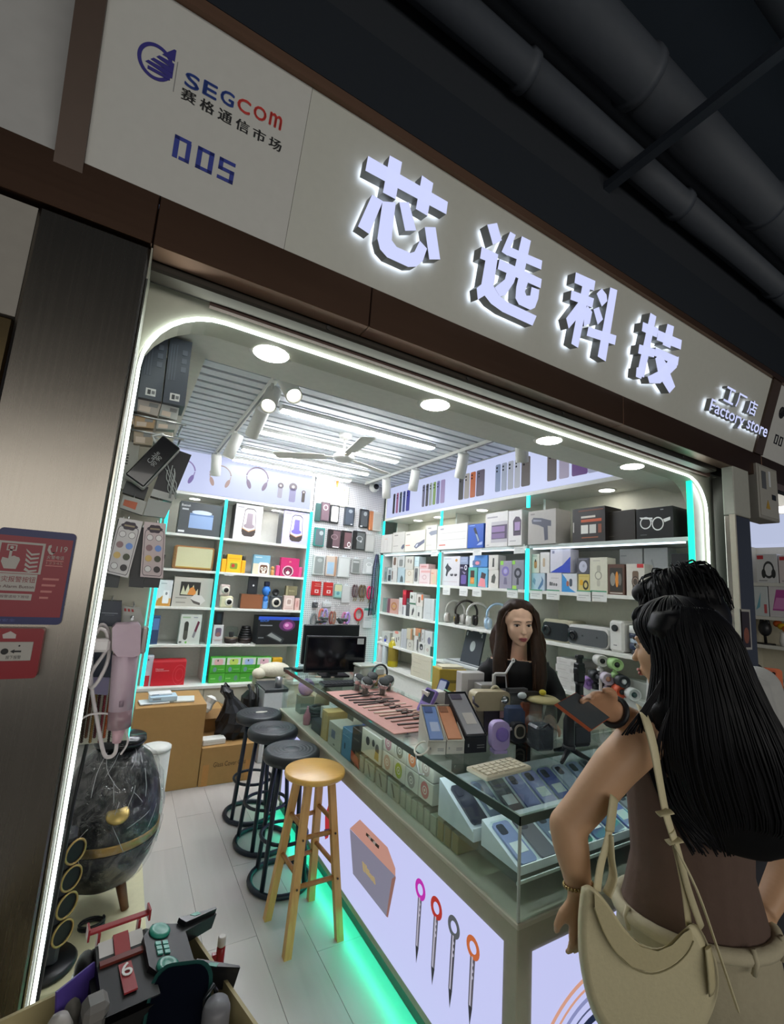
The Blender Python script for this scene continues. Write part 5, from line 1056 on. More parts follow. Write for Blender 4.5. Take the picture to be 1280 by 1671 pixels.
stackrow(8, 3, [
 ('white box with a grey disc at the corner end of the fourth right shelf', 225, 352, 692, 905, '#c9c8c2', [('e', .5, .42, .22, .26, '#8d8d8c')], None),
 ('white box with three dark bars on the fourth right shelf', 392, 518, 695, 962, '#cccdc4', [('r', .22, .3, .32, .55, '#4f4f4d'), ('r', .5, .28, .6, .6, '#4f4f4d'), ('r', .75, .45, .85, .68, '#5f5f5c'), ('e', .5, .95, .25, .1, '#d98a7c')], None),
 ('grey slim box in the middle of the fourth right shelf', 524, 614, 655, 1000, '#b7bbbf', [('r', .4, .1, .45, .9, '#9da2a6')], None),
 ('white box with a small framed square, lower middle fourth right shelf', 622, 728, 822, 1022, '#c9c8bd', [('o', .5, .5, .2, .24, .7, '#7f7d76')], None),
 ('white slanted box with dark spine on the fourth right shelf', 735, 800, 762, 1075, '#d0d0ca', [('r', .72, .1, 1, .8, '#54575a')], None),
 ('white box with a black portrait like picture on the fourth right shelf', 812, 905, 865, 1100, '#d3d4d0', [('p', rrect(.2, .3, .75, .85, .2), '#2d2f31'), ('e', .5, .5, .12, .12, '#c9cacb')], None),
 ('white box with dark green side at the end of the fourth right shelf', 908, 1050, 925, 1150, '#d2d3cc', [('r', .66, 0, 1, 1, '#2f5f52'), ('o', .35, .55, .12, .14, .6, '#a8847c')], None),
 ('beige box upper middle fourth right shelf', 624, 706, 642, 820, '#c6bfa6', [('r', .8, 0, 1, 1, '#c98a5c')], 3),
 ('orange and white box beside the beige one on the fourth right shelf', 735, 848, 642, 760, '#c58a66', [('r', 0, 0, .3, 1, '#d4d2c6'), ('r', .75, 0, 1, .5, '#5f8f8a')], 4),
 ('white box with a grey oval, upper row end of the fourth right shelf', 915, 1050, 690, 900, '#d0d1cf', [('e', .55, .35, .2, .25, '#77788a'), ('r', .9, 0, 1, 1, '#4f8a80')], 6),
 ('white box with oval drawing above the portrait box', 858, 908, 660, 862, '#cfd0ce', [('o', .5, .45, .3, .3, .7, '#8f9092')], 5)])
stackrow(9, 1, [
 ('white box with a black drone and two small drones, second right shelf', 148, 372, 738, 1085, '#d3d0d4', [('p', [(.15, .62), (.3, .78), (.34, .7), (.55, .58), (.35, .45), (.28, .3), (.2, .34), (.24, .52)], '#3d3b40'), ('p', [(.46, .36), (.52, .42), (.56, .38), (.62, .42), (.66, .36), (.6, .32), (.52, .32)], '#4d4a50'), ('p', [(.7, .36), (.76, .42), (.8, .38), (.84, .42), (.88, .36), (.82, .32), (.74, .32)], '#4d4a50'), ('e', .8, .86, .07, .05, '#c99a5a'), ('r', .1, .12, .9, .14, '#c3b4ba'), ('r', .12, .9, .5, .93, '#b5b2ba')], None),
 ('dark violet box with white lettering m.0 beside the drone box', 374, 472, 838, 1085, '#2c2740', [('t', .3, .86, .16, 'm.', .4, '#e6e4ee'), ('o', .75, .86, .16, .12, .55, '#e6e4ee'), ('p', rrect(.2, .1, .85, .52, .1), '#6a5a9a'), ('p', [(.3, .7), (.8, .62), (.6, .55)], '#8f86a8')], None),
 ('teal box with an orange and brown handset picture', 478, 588, 872, 1095, '#57b0a4', [('r', .28, .48, .72, .84, '#4a3026'), ('r', .28, .15, .72, .48, '#d98a3c'), ('e', .5, .3, .14, .1, '#e2a25a')], None),
 ('blue box with a pink handset picture on second right shelf', 598, 718, 876, 1095, '#6fb2d4', [('p', [(.3, .48), (.4, .78), (.85, .68), (.75, .42)], '#4a3d42'), ('p', [(.05, .05), (.3, .48), (.75, .42), (.85, 0)], '#d98a92')], None),
 ('white box with a small tripod camera picture, lower row second right shelf', 730, 852, 905, 1100, '#d2d0c8', [('p', [(.3, .3), (.35, .65), (.6, .8), (.75, .6), (.65, .25)], '#55564f')], None),
 ('grey lilac clamshell pack with a violet fan, second right shelf', 868, 1018, 792, 1100, '#9b96a8', [('o', .48, .62, .3, .18, .6, '#7d72b4'), ('e', .48, .62, .14, .08, '#a9a0d4'), ('p', [(.4, .4), (.35, .15), (.65, .15), (.58, .4)], '#77738a'), ('r', .05, .85, .3, 1, '#8fce54')], None),
 ('grey clamshell pack with a black fan before the third cyan strip', 1022, 1165, 782, 1095, '#8d8b96', [('o', .5, .55, .32, .18, .5, '#3a3a44'), ('p', [(.42, .4), (.4, .15), (.6, .15), (.58, .4)], '#4a4a52'), ('r', .05, .0, .4, .12, '#a6d05c'), ('r', .0, .85, .25, .98, '#8fce54')], None),
 ('blue and white box with a pink screen device lying over the handset boxes', 500, 718, 725, 868, '#4f86c8', [('p', [(0, 0), (0, 1), (.3, 1), (.2, 0)], '#d6dde8'), ('p', rrect(.18, .12, .66, .6, .1), '#5b6f94'), ('e', .45, .35, .12, .15, '#d98a9a')], 2),
 ('white box with a slim black wand, upper row second right shelf', 732, 850, 722, 902, '#cfcdc6', [('p', [(.4, .2), (.45, .8), (.6, .8), (.62, .2)], '#4a4a46')], 4),
 ('small translucent grey pack above the dark violet box', 382, 478, 742, 836, '#8f9ab4', [('r', .1, .4, .9, .5, '#a9b4cc')], 1)])
stackrow(10, 1, [
 ('pale blue box with a water gun picture right of the third cyan strip', 92, 250, 482, 640, '#b9c9d8', [('p', [(.1, .5), (.2, .75), (.35, .6), (.3, .3)], '#7f9cb8'), ('p', [(.5, .1), (.8, .6), (.75, .85), (.92, .6), (.88, .35), (.62, .05)], '#54759a')], None),
 ('white box with a row of tiny dark plugs, lower row second right shelf', 272, 428, 478, 645, '#d3cfd2', [('r', .2, .3, .3, .5, '#4a4a4e'), ('r', .32, .3, .42, .48, '#5a5a5e'), ('r', .46, .3, .56, .44, '#5a5a5e'), ('e', .66, .36, .07, .08, '#6a6a6e'), ('r', .3, .7, .8, .73, '#a9a5a9')], None),
 ('white and sky blue box with a small speaker picture, second right shelf', 432, 588, 485, 648, '#d4d9dd', [('p', [(0, 0), (0, 1), (.3, .7), (.55, .2), (.95, 0)], '#3c8ecb'), ('p', rrect(.5, .3, .7, .72, .1), '#4a5560'), ('p', rrect(.3, .3, .48, .6, .1), '#a56a5a')], None),
 ('yellow box with a black earphone picture on the second right shelf', 602, 718, 492, 652, '#cdbb72', [('o', .68, .42, .26, .26, .55, '#3a362a'), ('p', rrect(.14, .4, .45, .7, .12), '#d6a51f'), ('r', .1, .85, .9, .93, '#bfae62')], None),
 ('tall cream box with a faint watch drawing on the second right shelf', 722, 908, 318, 660, '#d5d4c2', [('o', .5, .5, .2, .12, .75, '#9c9b8c'), ('p', rrect(.42, .6, .62, .78, .05), '#b3b2a2'), ('p', rrect(.42, .2, .6, .38, .05), '#bdbcac'), ('r', .2, .9, .6, .92, '#b3b1a4')], None),
 ('brown framed box with an orange watch strap picture', 914, 1085, 388, 662, '#5d4034', [('r', .12, .1, .9, .88, '#37332c'), ('e', .3, .5, .16, .22, '#8f8d84'), ('e', .56, .5, .1, .26, '#d98a2e'), ('e', .74, .5, .1, .2, '#6d6c66'), ('r', .12, .04, .9, .07, '#c9c4ba')], None),
 ('white box with a bronze smartwatch and red corner mark', 1106, 1300, 386, 670, '#cfcbc2', [('p', rrect(.34, .1, .68, .78, .08), '#6b5848'), ('e', .5, .44, .2, .18, '#4a4038'), ('o', .5, .44, .15, .13, .8, '#9a8674'), ('r', .6, .88, .95, 1, '#c4383c')], None),
 ('white box with an orange perfume like bottle, upper row', 93, 192, 284, 480, '#d6d2c6', [('p', rrect(.35, .25, .72, .65, .1), '#bd8247'), ('e', .53, .65, .1, .08, '#4a3428'), ('r', .15, .88, .75, .92, '#a9a59a')], 0),
 ('white box with a tan bottle, second in the upper row', 202, 298, 264, 474, '#d5d2cf', [('p', rrect(.3, .3, .55, .72, .08), '#b09a80')], 0),
 ('large white box with a royal blue diagonal, upper row second right shelf', 308, 520, 208, 474, '#d6d4e2', [('p', [(0, 0), (.62, .32), (1, .68), (1, 0)], '#2a45b8'), ('p', [(.62, 0), (.62, 1), (1, .96), (1, .68), (.62, .32)], '#c3c2d4'), ('r', .1, .82, .22, .94, '#8a89a6')], 1),
 ('slate box with a round moon lamp picture', 590, 716, 322, 488, '#54545f', [('e', .5, .45, .34, .36, '#b9bccf'), ('e', .55, .5, .1, .1, '#a1a4ba'), ('r', .15, .88, .85, .92, '#8b8b98')], 3)])
rx(10, 'pale grey box with a faint wand on top of the smartwatch box', 1034, 1272, 172, 380, 1, '#b9bab9', [('p', [(.3, .3), (.7, .55), (.72, .5), (.32, .25)], '#9fa09f'), ('r', .06, .8, .32, .83, '#98999a')], .1, .16, max(.06, 0))
rx('C', 'second pale grey box with a faint wand, next to the cyan end strip', 1022, 1136, 310, 405, 1, '#b6b8b8', [('p', [(.3, .75), (.55, .3), (.6, .33), (.36, .78)], '#9c9e9e')], .1, .16, 0)
rx('C', 'black hang tab pack beside the green cyan end strip', 1152, 1230, 358, 412, 1, '#17191c', [('p', [(.32, .5), (.4, .74), (.6, .74), (.68, .5)], '#d9dbdc')], .03, .02, 0)
for n, x, y, lab, gr in ((9, 215, 1118, 'white price card under the drone box', False), (9, 425, 1126, 'white price card under the dark violet box', False), (9, 588, 1130, 'white price card under the handset boxes', False), (9, 1025, 1136, 'wide white price card under the clamshell fans', True),
                         (10, 160, 652, 'green topped price card under the water gun box', True), (10, 335, 655, 'price card under the tiny plugs box', True), (10, 662, 662, 'green topped price card under the yellow earphone box', True), (10, 812, 664, 'green topped price card under the tall cream watch box', True),
                         (9, 70, 650, 'yellowish price card on the glass shelf by the second cyan strip', False), (9, 595, 625, 'white price card on the glass shelf under the blue trimmer box', False), (9, 1112, 592, 'white price card on the glass shelf by the third cyan strip', False)):
    p = on_x(*K(n, x, y), XR); tagcard(XR+.0035, p.y, p.z, lab, .115, .07, R(-90), gr)
# headphones on the third shelf
def headset(lab, n, cx, cy, yb, s, c, cpad, acc=None, yaw=0):
    p = on_x(*K(n, cx, yb), XR+.10); t = thing('headphones', lab, 'headphones', (XR+.12, min(max(p.y, 2.62), 3.49), ZR[2]+.0005), R(-90)+yaw)
    m = MB(); m.tube([(s*cos(R(a)), 0, s*1.15+s*1.05*sin(R(a))) for a in range(-10, 191, 10)], s*.10, 8, 0, flat=1).build('headband', mat(c, .35), t)
    for sg in (-1, 1):
        m = MB(); m.lathe([(s*.2, -s*.2), (s*.46, -s*.16), (s*.5, 0), (s*.44, s*.12), (0, s*.16)], 20, 0, (0, 0, 0), True, 'x')
        o = m.build('ear_cup', mat(c, .35), t); o.location = (sg*s*.93, 0, s*.5); o.rotation_euler = (0, 0, 0 if sg > 0 else pi)
        m = MB(); m.lathe([(s*.22, s*.125), (s*.3, s*.15), (0, s*.185)], 18, 0, (0, 0, 0), True, 'x'); o2 = m.build('cap', mat(acc or cpad, .3, .4 if acc else 0), t); o2.location = o.location; o2.rotation_euler = o.rotation_euler
        m = MB(); m.lathe([(s*.2, -s*.34), (s*.42, -s*.3), (s*.46, -s*.18), (s*.3, -s*.16)], 18, 0, (0, 0, 0), True, 'x'); o3 = m.build('ear_cushion', mat(cpad, .7), t); o3.location = o.location; o3.rotation_euler = o.rotation_euler
headset('white over ear headphones leftmost on the third right shelf', 11, 215, 60, 330, .095, '#d3cfca', '#b9b2ac', yaw=.55)
headset('black and gold headphones on the third right shelf', 11, 370, 60, 345, .1, '#2c2723', '#1e1b19', '#c4a24c', yaw=1.0)
headset('white headphones in front of the black and gold pair', 11, 490, 70, 360, .095, '#d6d6d2', '#c4c4c0', yaw=.9)
headset('light blue headphones half hidden by the shop assistant', 11, 705, 100, 330, .1, '#a9c6e0', '#c2d6e6', yaw=.5)
# fourth shelf: tablet case, laptop box
p = on_x(*K(11, 470, 800), XR+.12); t = thing('tablet_case', 'black tablet case with round logo window standing on fourth right shelf', 'case', (XR+.06, p.y, ZR[3]+.0255), (R(-14), 0, R(-90)))
MB().prism([(-.12, 0), (.13, 0), (.13, .285), (.10, .285), (.09, .27), (.05, .27), (.03, .285), (-.03, .285), (-.05, .275), (-.11, .285), (-.12, .275)], 0, .014).build('shell', mat('#33383f', .5), t)
MB().prism(circ(.005, .15, .034, 20, .046), -.001, 0).build('logo_window', mat('#aab2b2', .4), t); MB().box(-.108, -.001, .235, -.092, .001, .27).build('corner_window', mat('#b5bcbc', .4), t); MB().box(.09, -.001, .235, .105, .001, .265).build('corner_window', mat('#b5bcbc', .4), t)
t = thing('laptop_box', 'flat white laptop box with dark lid print lying under the tablet case', 'box', (XR-.02, 3.1, ZR[3]+.0005), R(-90)); MB().box(-.36, 0, 0, .42, .30, .024, 0, .003).build('carton_body', mat('#d0d4d4', .4), t); MB().box(-.35, .01, .024, .10, .05, .0245).build('print', mat('#5a6066', .3), t)
# third shelf of the near bay: projectors
def projector(lab, n, x0, x1, yt, yb, sh, cs, rnd, kind):
    xf = XR+.04; A = on_x(*K(n, x0, yb), xf); B = on_x(*K(n, x1, yb), xf); T = on_x(*K(n, (x0+x1)/2, yt), xf); z = ZR[sh]+.0005; w_ = (A.y-B.y)/2; h_ = T.z-z
    t = thing('projector', lab, 'projector', (xf, (A.y+B.y)/2, z), R(-90))
    if kind == 'tower':
        MB().box(-w_, 0, 0, w_*.7, .13, h_, 0, .014).build('case', mat(cs[0], .4), t); MB().lathe([(w_*.36, 0), (w_*.36, .008), (w_*.28, .01), (0, .004)], 20, 0, (-w_*.25, 0, h_*.76), True, 'y').build('lens', mat(cs[1], .12), t); MB().box(-w_*.45, -.001, h_*.2, -w_*.05, 0, h_*.23).build('brand_plate', mat('#77797a', .4), t)
    else:
        m = MB(); m.prism(rrect(-w_, 0, w_, h_, rnd), .012, .20, 0, True).build('case', mat(cs[0], .35), t)
        MB().prism(rrect(-w_*.97, h_*.06, w_*.97, h_*.86, rnd*.85), .004, .013).build('front_panel', mat(cs[1], .3), t)
        MB().lathe([(h_*.26, 0), (h_*.26, .006), (h_*.18, .008), (0, .003)], 20, 0, (-w_*.68, .004, h_*.45), True, 'y').build('lens', mat('#16181c', .1), t)
        for xx in (-.1, .25): MB().lathe([(.006, .0), (.006, .002)], 10, 0, (xx*w_*2, .004, h_*.5), True, 'y').build('sensor', mat('#2a2d30', .3), t)
projector('dark projector with cream foot band on the third right shelf', 'C', 538, 662, 672, 762, 2, ['#b9b49c', '#23272b'], .03, 'flat')
projector('wide rounded white projector with grey front on the third right shelf', 'C', 654, 848, 702, 795, 2, ['#d7d7d4', '#55595c'], .04, 'flat')
projector('upright white box projector with one round lens', 'C', 856, 938, 678, 815, 2, ['#d6d6d2', '#23282a'], 0, 'tower')
p = on_x(*K('C', 995, 830), XR+.08); t = thing('lens_stack', 'stack of white and navy camera like lenses near the woman customer face', 'lens', (XR+.10, p.y, ZR[2]+.0005))
for k, (c, r_, h_) in enumerate((('#23262c', .05, .03), ('#2b3650', .058, .035), ('#a9b6c4', .054, .03), ('#1f2a44', .058, .03), ('#d8d8d4', .058, .045))): MB().cyl((0, 0, sum((.03, .035, .03, .03, .045)[:k])), r_, h_, 22, 0, 'z', .004).build('ring', mat(c, .35), t)
# goods below: white boxes and small fans behind the front counter
zc = .9855
p = on_x(*K('D', 270, 800), XR); z_ = zc; k = 0
for (x0, x1, hh, lab) in ((158, 380, .05, 'lowest white flat box of the stack behind the assistant'), (170, 390, .055, 'second white flat box of the stack behind the assistant'), (150, 370, .05, 'third white flat box of the stack behind the assistant'), (160, 380, .045, 'topmost white flat box of the stack behind the assistant')):
    A = on_x(*K('D', x0, 700), XR); B = on_x(*K('D', x1, 700), XR); pbox(lab, A.y-B.y, hh, .2, '#d0cfcc', [('r', .1, .4, .5, .46, '#aeaca8'), ('r', .7, .2, .9, .7, '#bab8b4')], (XR+.02, (A.y+B.y)/2, z_), R(-90), grp='flat white boxes behind the assistant'); z_ += hh+.0006
def minifan(lab, x, y, c, face=None, r_=.036, L=.09, up=0):
    p = on_x(*K('D', x, y), XR+.02); zz = zc+up; t = thing('mini_fan', lab, 'fan', (p.x, p.y, zz))
    dirv = Matrix.Rotation(R(-35), 4, 'Z')
    MB().cyl((0, 0, 0), r_*.55, .03, 16, 0).cyl((0, 0, .028), r_*.35, .02, 12).build('base', mat(c, .4), t)
    m = MB(); m.T = Matrix.Translation((0, 0, .045+r_)) @ dirv; m.lathe([(0, -L*.5), (r_*.9, -L*.5), (r_, -L*.4), (r_, L*.5), (r_*.82, L*.5), (r_*.8, L*.42), (0, L*.42)], 22, 0, (0, 0, 0), True, 'y').build('barrel', mat(c, .4), t)
    m = MB(); m.T = Matrix.Translation((0, 0, .045+r_)) @ dirv; m.lathe([(r_*.45, L*.43), (r_*.3, L*.5), (0, L*.5)], 18, 0, (0, 0, 0), True, 'y').build('hub', mat(face or '#1f2224', .3), t)
minifan('white tube fan on the upper riser behind the counter', 640, 520, '#d3d3d0', up=.155); minifan('light green tube fan on the upper riser behind the counter', 790, 520, '#a9cf8f', up=.15)
minifan('small black tube fan in the middle row behind the counter', 590, 650, '#25282c', '#7d8086', up=.055); minifan('lilac white tube fan in the middle row behind the counter', 700, 650, '#cfc6d6', '#b58f7a', up=.055)
minifan('black ringed tube fan in the middle row behind the counter', 860, 640, '#303338', '#c9ccd0', up=.06); minifan('violet handheld fan nearest the phone holder behind the counter', 500, 740, '#b492d6', '#8d6cb8')
minifan('orange grey tube fan in the front row behind the counter', 840, 760, '#cf5a3a', '#3a3d40'); minifan('white robot like desk fan beside the customer chin', 965, 740, '#d4d8d8', '#2d4a4a')
t = thing('riser', 'white stepped display riser carrying the tube fans', 'riser', (XR+.03, 1.72, zc)); MB().box(.05, -.22, 0, .12, .30, .15, 0, .004).box(-.03, -.22, 0, .05, .30, .053, 0, .004).build('steps', mat('#c6cac6', .4), t)
# bottles and boxes at the corner end, lowest level
zq = .7205
def bottle(lab, n, x, y, r_, h_, c, cap, capc, lb=None):
    p = on_x(*K(n, x, y), XR+.06); t = thing('bottle', lab, 'bottle', (p.x-.02, min(p.y, 4.765-r_), zq)); MB().lathe([(r_*.9, 0), (r_, .01), (r_, h_*.78), (r_*.5, h_*.88), (r_*.45, h_*.9)], 20).build('body', mat(c, .25), t)
    MB().cyl((0, 0, h_*.9), cap, h_*.1, 16, 0, 'z', .002).build('cap', mat(capc, .4), t)
    if lb: MB().lathe([(r_*1.01, h_*.2), (r_*1.015, h_*.21), (r_*1.015, h_*.65), (r_*1.01, h_*.66)], 20).build('label', mat(lb, .4), t)
bottle('yellow drink bottle with brown label near the corner of the counter', 8, 420, 1330, .058, .31, '#b3a41c', .03, '#cfcab0', '#8d7a2c'); bottle('clear water bottle with a blue cap beside the yellow bottle', 8, 295, 1260, .035, .27, '#c4ced2', .022, '#2a44c0'); bottle('white slim bottle by the corner cyan strip', 8, 205, 1260, .038, .28, '#d4ccca', .03, '#d6d6d4')
z_ = zq
for (x0, x1, hh, lab) in ((700, 1030, .09, 'lowest cream carton at the end of the corner bay'), (705, 1030, .085, 'middle cream carton at the end of the corner bay'), (700, 1025, .045, 'thin cream carton on top at the end of the corner bay')):
    A = on_x(*K(8, x0, 1450), XR); B = on_x(*K(8, x1, 1450), XR); A.y = min(A.y, 4.3); B.y = max(B.y, 3.63); pbox(lab, A.y-B.y, hh, .2, '#cdc8b4', [('r', .1, .5, .5, .54, '#aca892')], (XR-.01, (A.y+B.y)/2, z_), R(-90)); z_ += hh+.0006
# ================================================================== goods inside the glass counter
CROP.update({'E': (470, 1120, 7.53), 'F': (560, 1150, 7.11), 'G': (660, 1080, 7.53), 'H': (770, 1060, 8.0), 'I': (680, 1240, 5.818), 'J': (640, 1200, 3.048), 'L': (460, 1020, 4.0), 'M': (660, 1020, 3.2)})
XI = 1.165
def ix(n, lab, x0, x1, yt, c, items=(), d_=.09, z=.6635, name='product_box', cat='box', xp=XI, ym=None, **kw):
    ym = ym or yt; A = on_x(*K(n, x0, ym), xp); B = on_x(*K(n, x1, ym), xp); T = on_x(*K(n, (x0+x1)/2, yt), xp)
    return pbox(lab, A.y-B.y, min(T.z, .92)-z, d_, c, items, (xp, (A.y+B.y)/2, z), R(-90), name=name, cat=cat, **kw)
ix('E', 'black box standing in the counter beside the tan box', 290, 412, 430, '#20252a', [('p', [(.2, .1), (.4, .8), (.9, .5), (.8, .1)], '#34403f')])
ix('E', 'tall tan box standing in the counter', 425, 500, 300, '#bfa86e', [('r', .1, .1, .25, .9, '#a58d54')], .13)
ix('E', 'grey white box with a slate print in the counter', 505, 668, 470, '#b3b5a6', [('r', .25, .38, .55, .72, '#6d7890'), ('e', .5, .15, .08, .04, '#6b6f62')], .12)
ix('E', 'sky blue box standing in the counter', 675, 792, 530, '#4d86ab', [('r', .3, .3, .42, .5, '#1f3a55'), ('r', .1, .75, .8, .78, '#83b2cf')], .14)
ix('E', 'black box with a red base in the counter', 797, 912, 530, '#22221f', [('p', [(0, .12), (1, .02), (1, .26), (0, .36)], '#a8442c'), ('r', .2, .7, .8, .74, '#5c5a52')], .14)
ix('F', 'white earphone box with black ear bud pictures in the counter', 222, 455, 330, '#bdbdae', [('e', .33, .6, .1, .17, '#202124'), ('e', .62, .66, .07, .14, '#2c2c2d'), ('e', .82, .5, .09, .22, '#2c2c2d'), ('p', [(.7, .12), (.92, .1), (.9, .4), (.74, .42)], '#a88f3e')], .12, .7555)
cols = [((525, 480), '#a76f7c', 'mauve'), ((642, 540), '#6b6d5c', 'olive grey'), ((757, 605), '#cf7438', 'orange'), ((850, 668), '#a89a90', 'taupe')]
cols2 = [((512, 695), '#b59686', 'peach'), ((615, 775), '#93a526', 'lime green'), ((730, 855), '#8b8780', 'stone grey'), ((853, 938), '#b86a68', 'rose')]
for row, cs, zb in (('upper', cols, .8375), ('lower', cols2, .7555)):
    for k, ((x, y), c, nm) in enumerate(cs):
        p = on_x(*K('F', x, y), XI)
        yc = 1.915-.102*k
        pbox(f'white box with {nm} disc in the {row} row inside the counter', .098, .079, .09, '#c4c4b8', [('e', .45, .5, .30, .40, c), ('o', .45, .5, .16, .2, .75, '#d0ccc2'), ('e', .45, .5, .05, .07, '#d8d2c4')], (XI, yc, zb), R(-90), grp='white boxes with coloured discs in the counter')
for k in range(4):
    yc = 2.20-.115*k; nm = ('first', 'second', 'third', 'fourth')[k]
    pbox(f'low white box with a pen drawing, {nm} from the far end under the glass shelf', .10, .075, .10, '#a9ab9c', [('p', [(.3, .8), (.45, .8), (.7, .15), (.58, .15)], '#63655c'), ('r', .1, .88, .9, .91, '#86887c')], (XI, yc, .6635), R(-90), grp='low boxes under the glass shelf')
ordn0 = ['first', 'second', 'third', 'fourth', 'fifth', 'sixth', 'seventh', 'eighth', 'last']
for k in range(9):
    yc = 1.775-.045*k; c = '#a4a595' if k < 6 else '#8f7d55'
    pbox(f"{'grey' if k < 6 else 'tan'} spine like box, {ordn0[k]} towards the corner in the lowest counter row", .04, .072-.004*(k % 3), .10, c, [('r', .1, .1, .2, .9, '#85877a')], (XI, yc, .6635), R(-90), grp='low boxes under the glass shelf')
pbox('white box lying over the black box in the counter', .13, .035, .10, '#c3d2d2', [('r', .1, .4, .6, .5, '#93aaad')], (1.28, 2.80, .80), R(-80)); MB().box(1.22, 2.72, .6635, 1.38, 2.88, .799).build('inner_stand', mat('#b7bdb6', .4), ctr)
t = thing('plush_keyring', 'violet fluffy ball at the far end inside the counter', 'plush', (1.25, 3.25, .6635)); MB().ell((0, 0, .17), (.06, .05, .06)).build('fluff', mat('#a88cc4', .9, bump=1, scale=80), t); MB().box(-.05, -.05, 0, .05, .05, .115).build('pedestal', mat('#7f9288', .4), t)
t = thing('bead_bag', 'olive and white mesh bag at the far end inside the counter', 'bag', (1.33, 3.08, .6635)); MB().ell((0, 0, .10), (.07, .08, .1)).build('mesh', mat('#7c8068', .7, bump=1, scale=120), t)
t = thing('cable_bundle', 'dark green cable bundle inside the counter behind the pink bottle', 'cable', (1.24, 2.99, .6635)); m = MB()
for k in range(5): m.tube([(.055*cos(a*.4+k), .05*sin(a*.4+k), .015+.02*k+.006*sin(a)) for a in range(16)], .011, 6, 0, True)
m.build('coil', mat('#2a3a38', .5), t)
t = thing('small_bottle', 'small pink bottle inside the counter near the far black stool', 'bottle', (1.17, 2.98, .6635)); MB().lathe([(.024, 0), (.026, .05), (.012, .08), (.005, .105)], 16).build('body', mat('#b97b8b', .4), t); MB().cyl((0, 0, .1), .006, .012, 10).build('tip', mat('#d9a5b2', .4), t)
t = thing('letter_tray', 'bright blue plastic tray inside the counter under the pink mat', 'tray', (1.38, 2.32, .7555)); MB().box(-.09, -.10, 0, .09, .10, .012).box(-.09, -.10, 0, -.08, .10, .07).box(.08, -.10, 0, .09, .10, .07).build('tray', mat('#3548c4', .4), t); MB().box(-.075, -.09, .0125, .075, .09, .03).build('paper_pile', mat('#b8c4e6', .5), t)
t = thing('glass_dish', 'clear ribbed dish set inside the counter near the front corner', 'dish', (1.36, 1.62, .7555)); MB().lathe([(.03, 0), (.05, .02), (.062, .09), (.060, .09), (.046, .022), (0, .01)], 18).build('dish', GLASS, t); MB().ell((0, 0, .035), (.035, .035, .02)).build('green_beads', mat('#6fa36a', .5), t)
# phones on sloping white racks
phone_cols = ['#8b92bf', '#4a5386', '#6a70b4', '#3a3b48', '#aab2da', '#66666f', '#7378bd', '#9a9ad0', '#4a557f', '#b4bfd4', '#76809a', '#8a8a92']
names = ['slate lilac', 'navy', 'indigo', 'charcoal', 'pale lilac', 'ash grey', 'violet blue', 'lavender', 'dark blue', 'silver', 'steel grey', 'grey']
rackm = mat('#d2dbe2', .3)
def rack(y0, y1, z0, z1, x0, x1, lab):
    t = thing('phone_rack', lab, 'rack', (0, 0, 0)); t['group'] = 'sloping phone racks in the counter'
    MB().prism([(y0, .7555), (y0, z0), (y1, z1), (y1, .7555)], x0, x1, 0, plane='yz').build('wedge', rackm, t)
    MB().box(x0, y0-.004, .7555, x1, y0, z0+.012).build('lip', mat('#e0e8ea', .2), t)
rack(1.10, 1.275, .768, .835, 1.165, 2.40, 'front sloping white rack of phones behind the short glass side'); rack(1.30, 1.50, .785, .885, 1.15, 2.40, 'rear sloping white rack of phones in the counter corner')
def case_phone(x, y, z, ang, c, lab, w_=.072, L=.15, sticker=True, k=0):
    t = thing('mobile_phone', lab, 'phone', (x, y, z), (ang, 0, 0)); t['group'] = 'phones laid on the counter racks'
    MB().prism(rrect(-w_/2, 0, w_/2, L, .012, 3), 0, .008, 0, plane='xy').build('body', mat(c, .2, coat=.6), t)
    MB().prism(rrect(-w_/2+.008, L-.048, -w_/2+.04, L-.01, .008, 3), .008, .0095, 0, plane='xy').build('camera_plate', mat('#3a3b48', .2), t)
    if sticker: MB().box(-w_*.36, L*.22, .0082, w_*.38, L*.48, .009).build('price_sticker', mat('#d9dce0', .5), t)
    if k % 3 != 1: MB().box(-w_/2-.003, -.002, -.001, w_/2+.003, L+.003, .0125).build('clear_sleeve', GLASS, t)
a1 = math.atan2(.067, .175); a2 = math.atan2(.1, .2); random.seed(2)
ordn = ['first', 'second', 'third', 'fourth', 'fifth', 'sixth', 'seventh', 'eighth', 'ninth', 'tenth', 'eleventh', 'twelfth', 'thirteenth']
for k in range(13):
    i = (k*5) % 12; j = (k*7+3) % 12
    case_phone(1.215+.092*k, 1.107, .7715, a1, phone_cols[i], f'{names[i]} phone, {ordn[k]} from the corner on the front rack', k=k, sticker=k % 2 == 0)
    case_phone(1.20+.092*k, 1.318, .7955, a2, phone_cols[j], f'{names[j]} phone, {ordn[k]} from the corner on the rear rack', k=k+1, sticker=k % 3 != 0, L=.155)
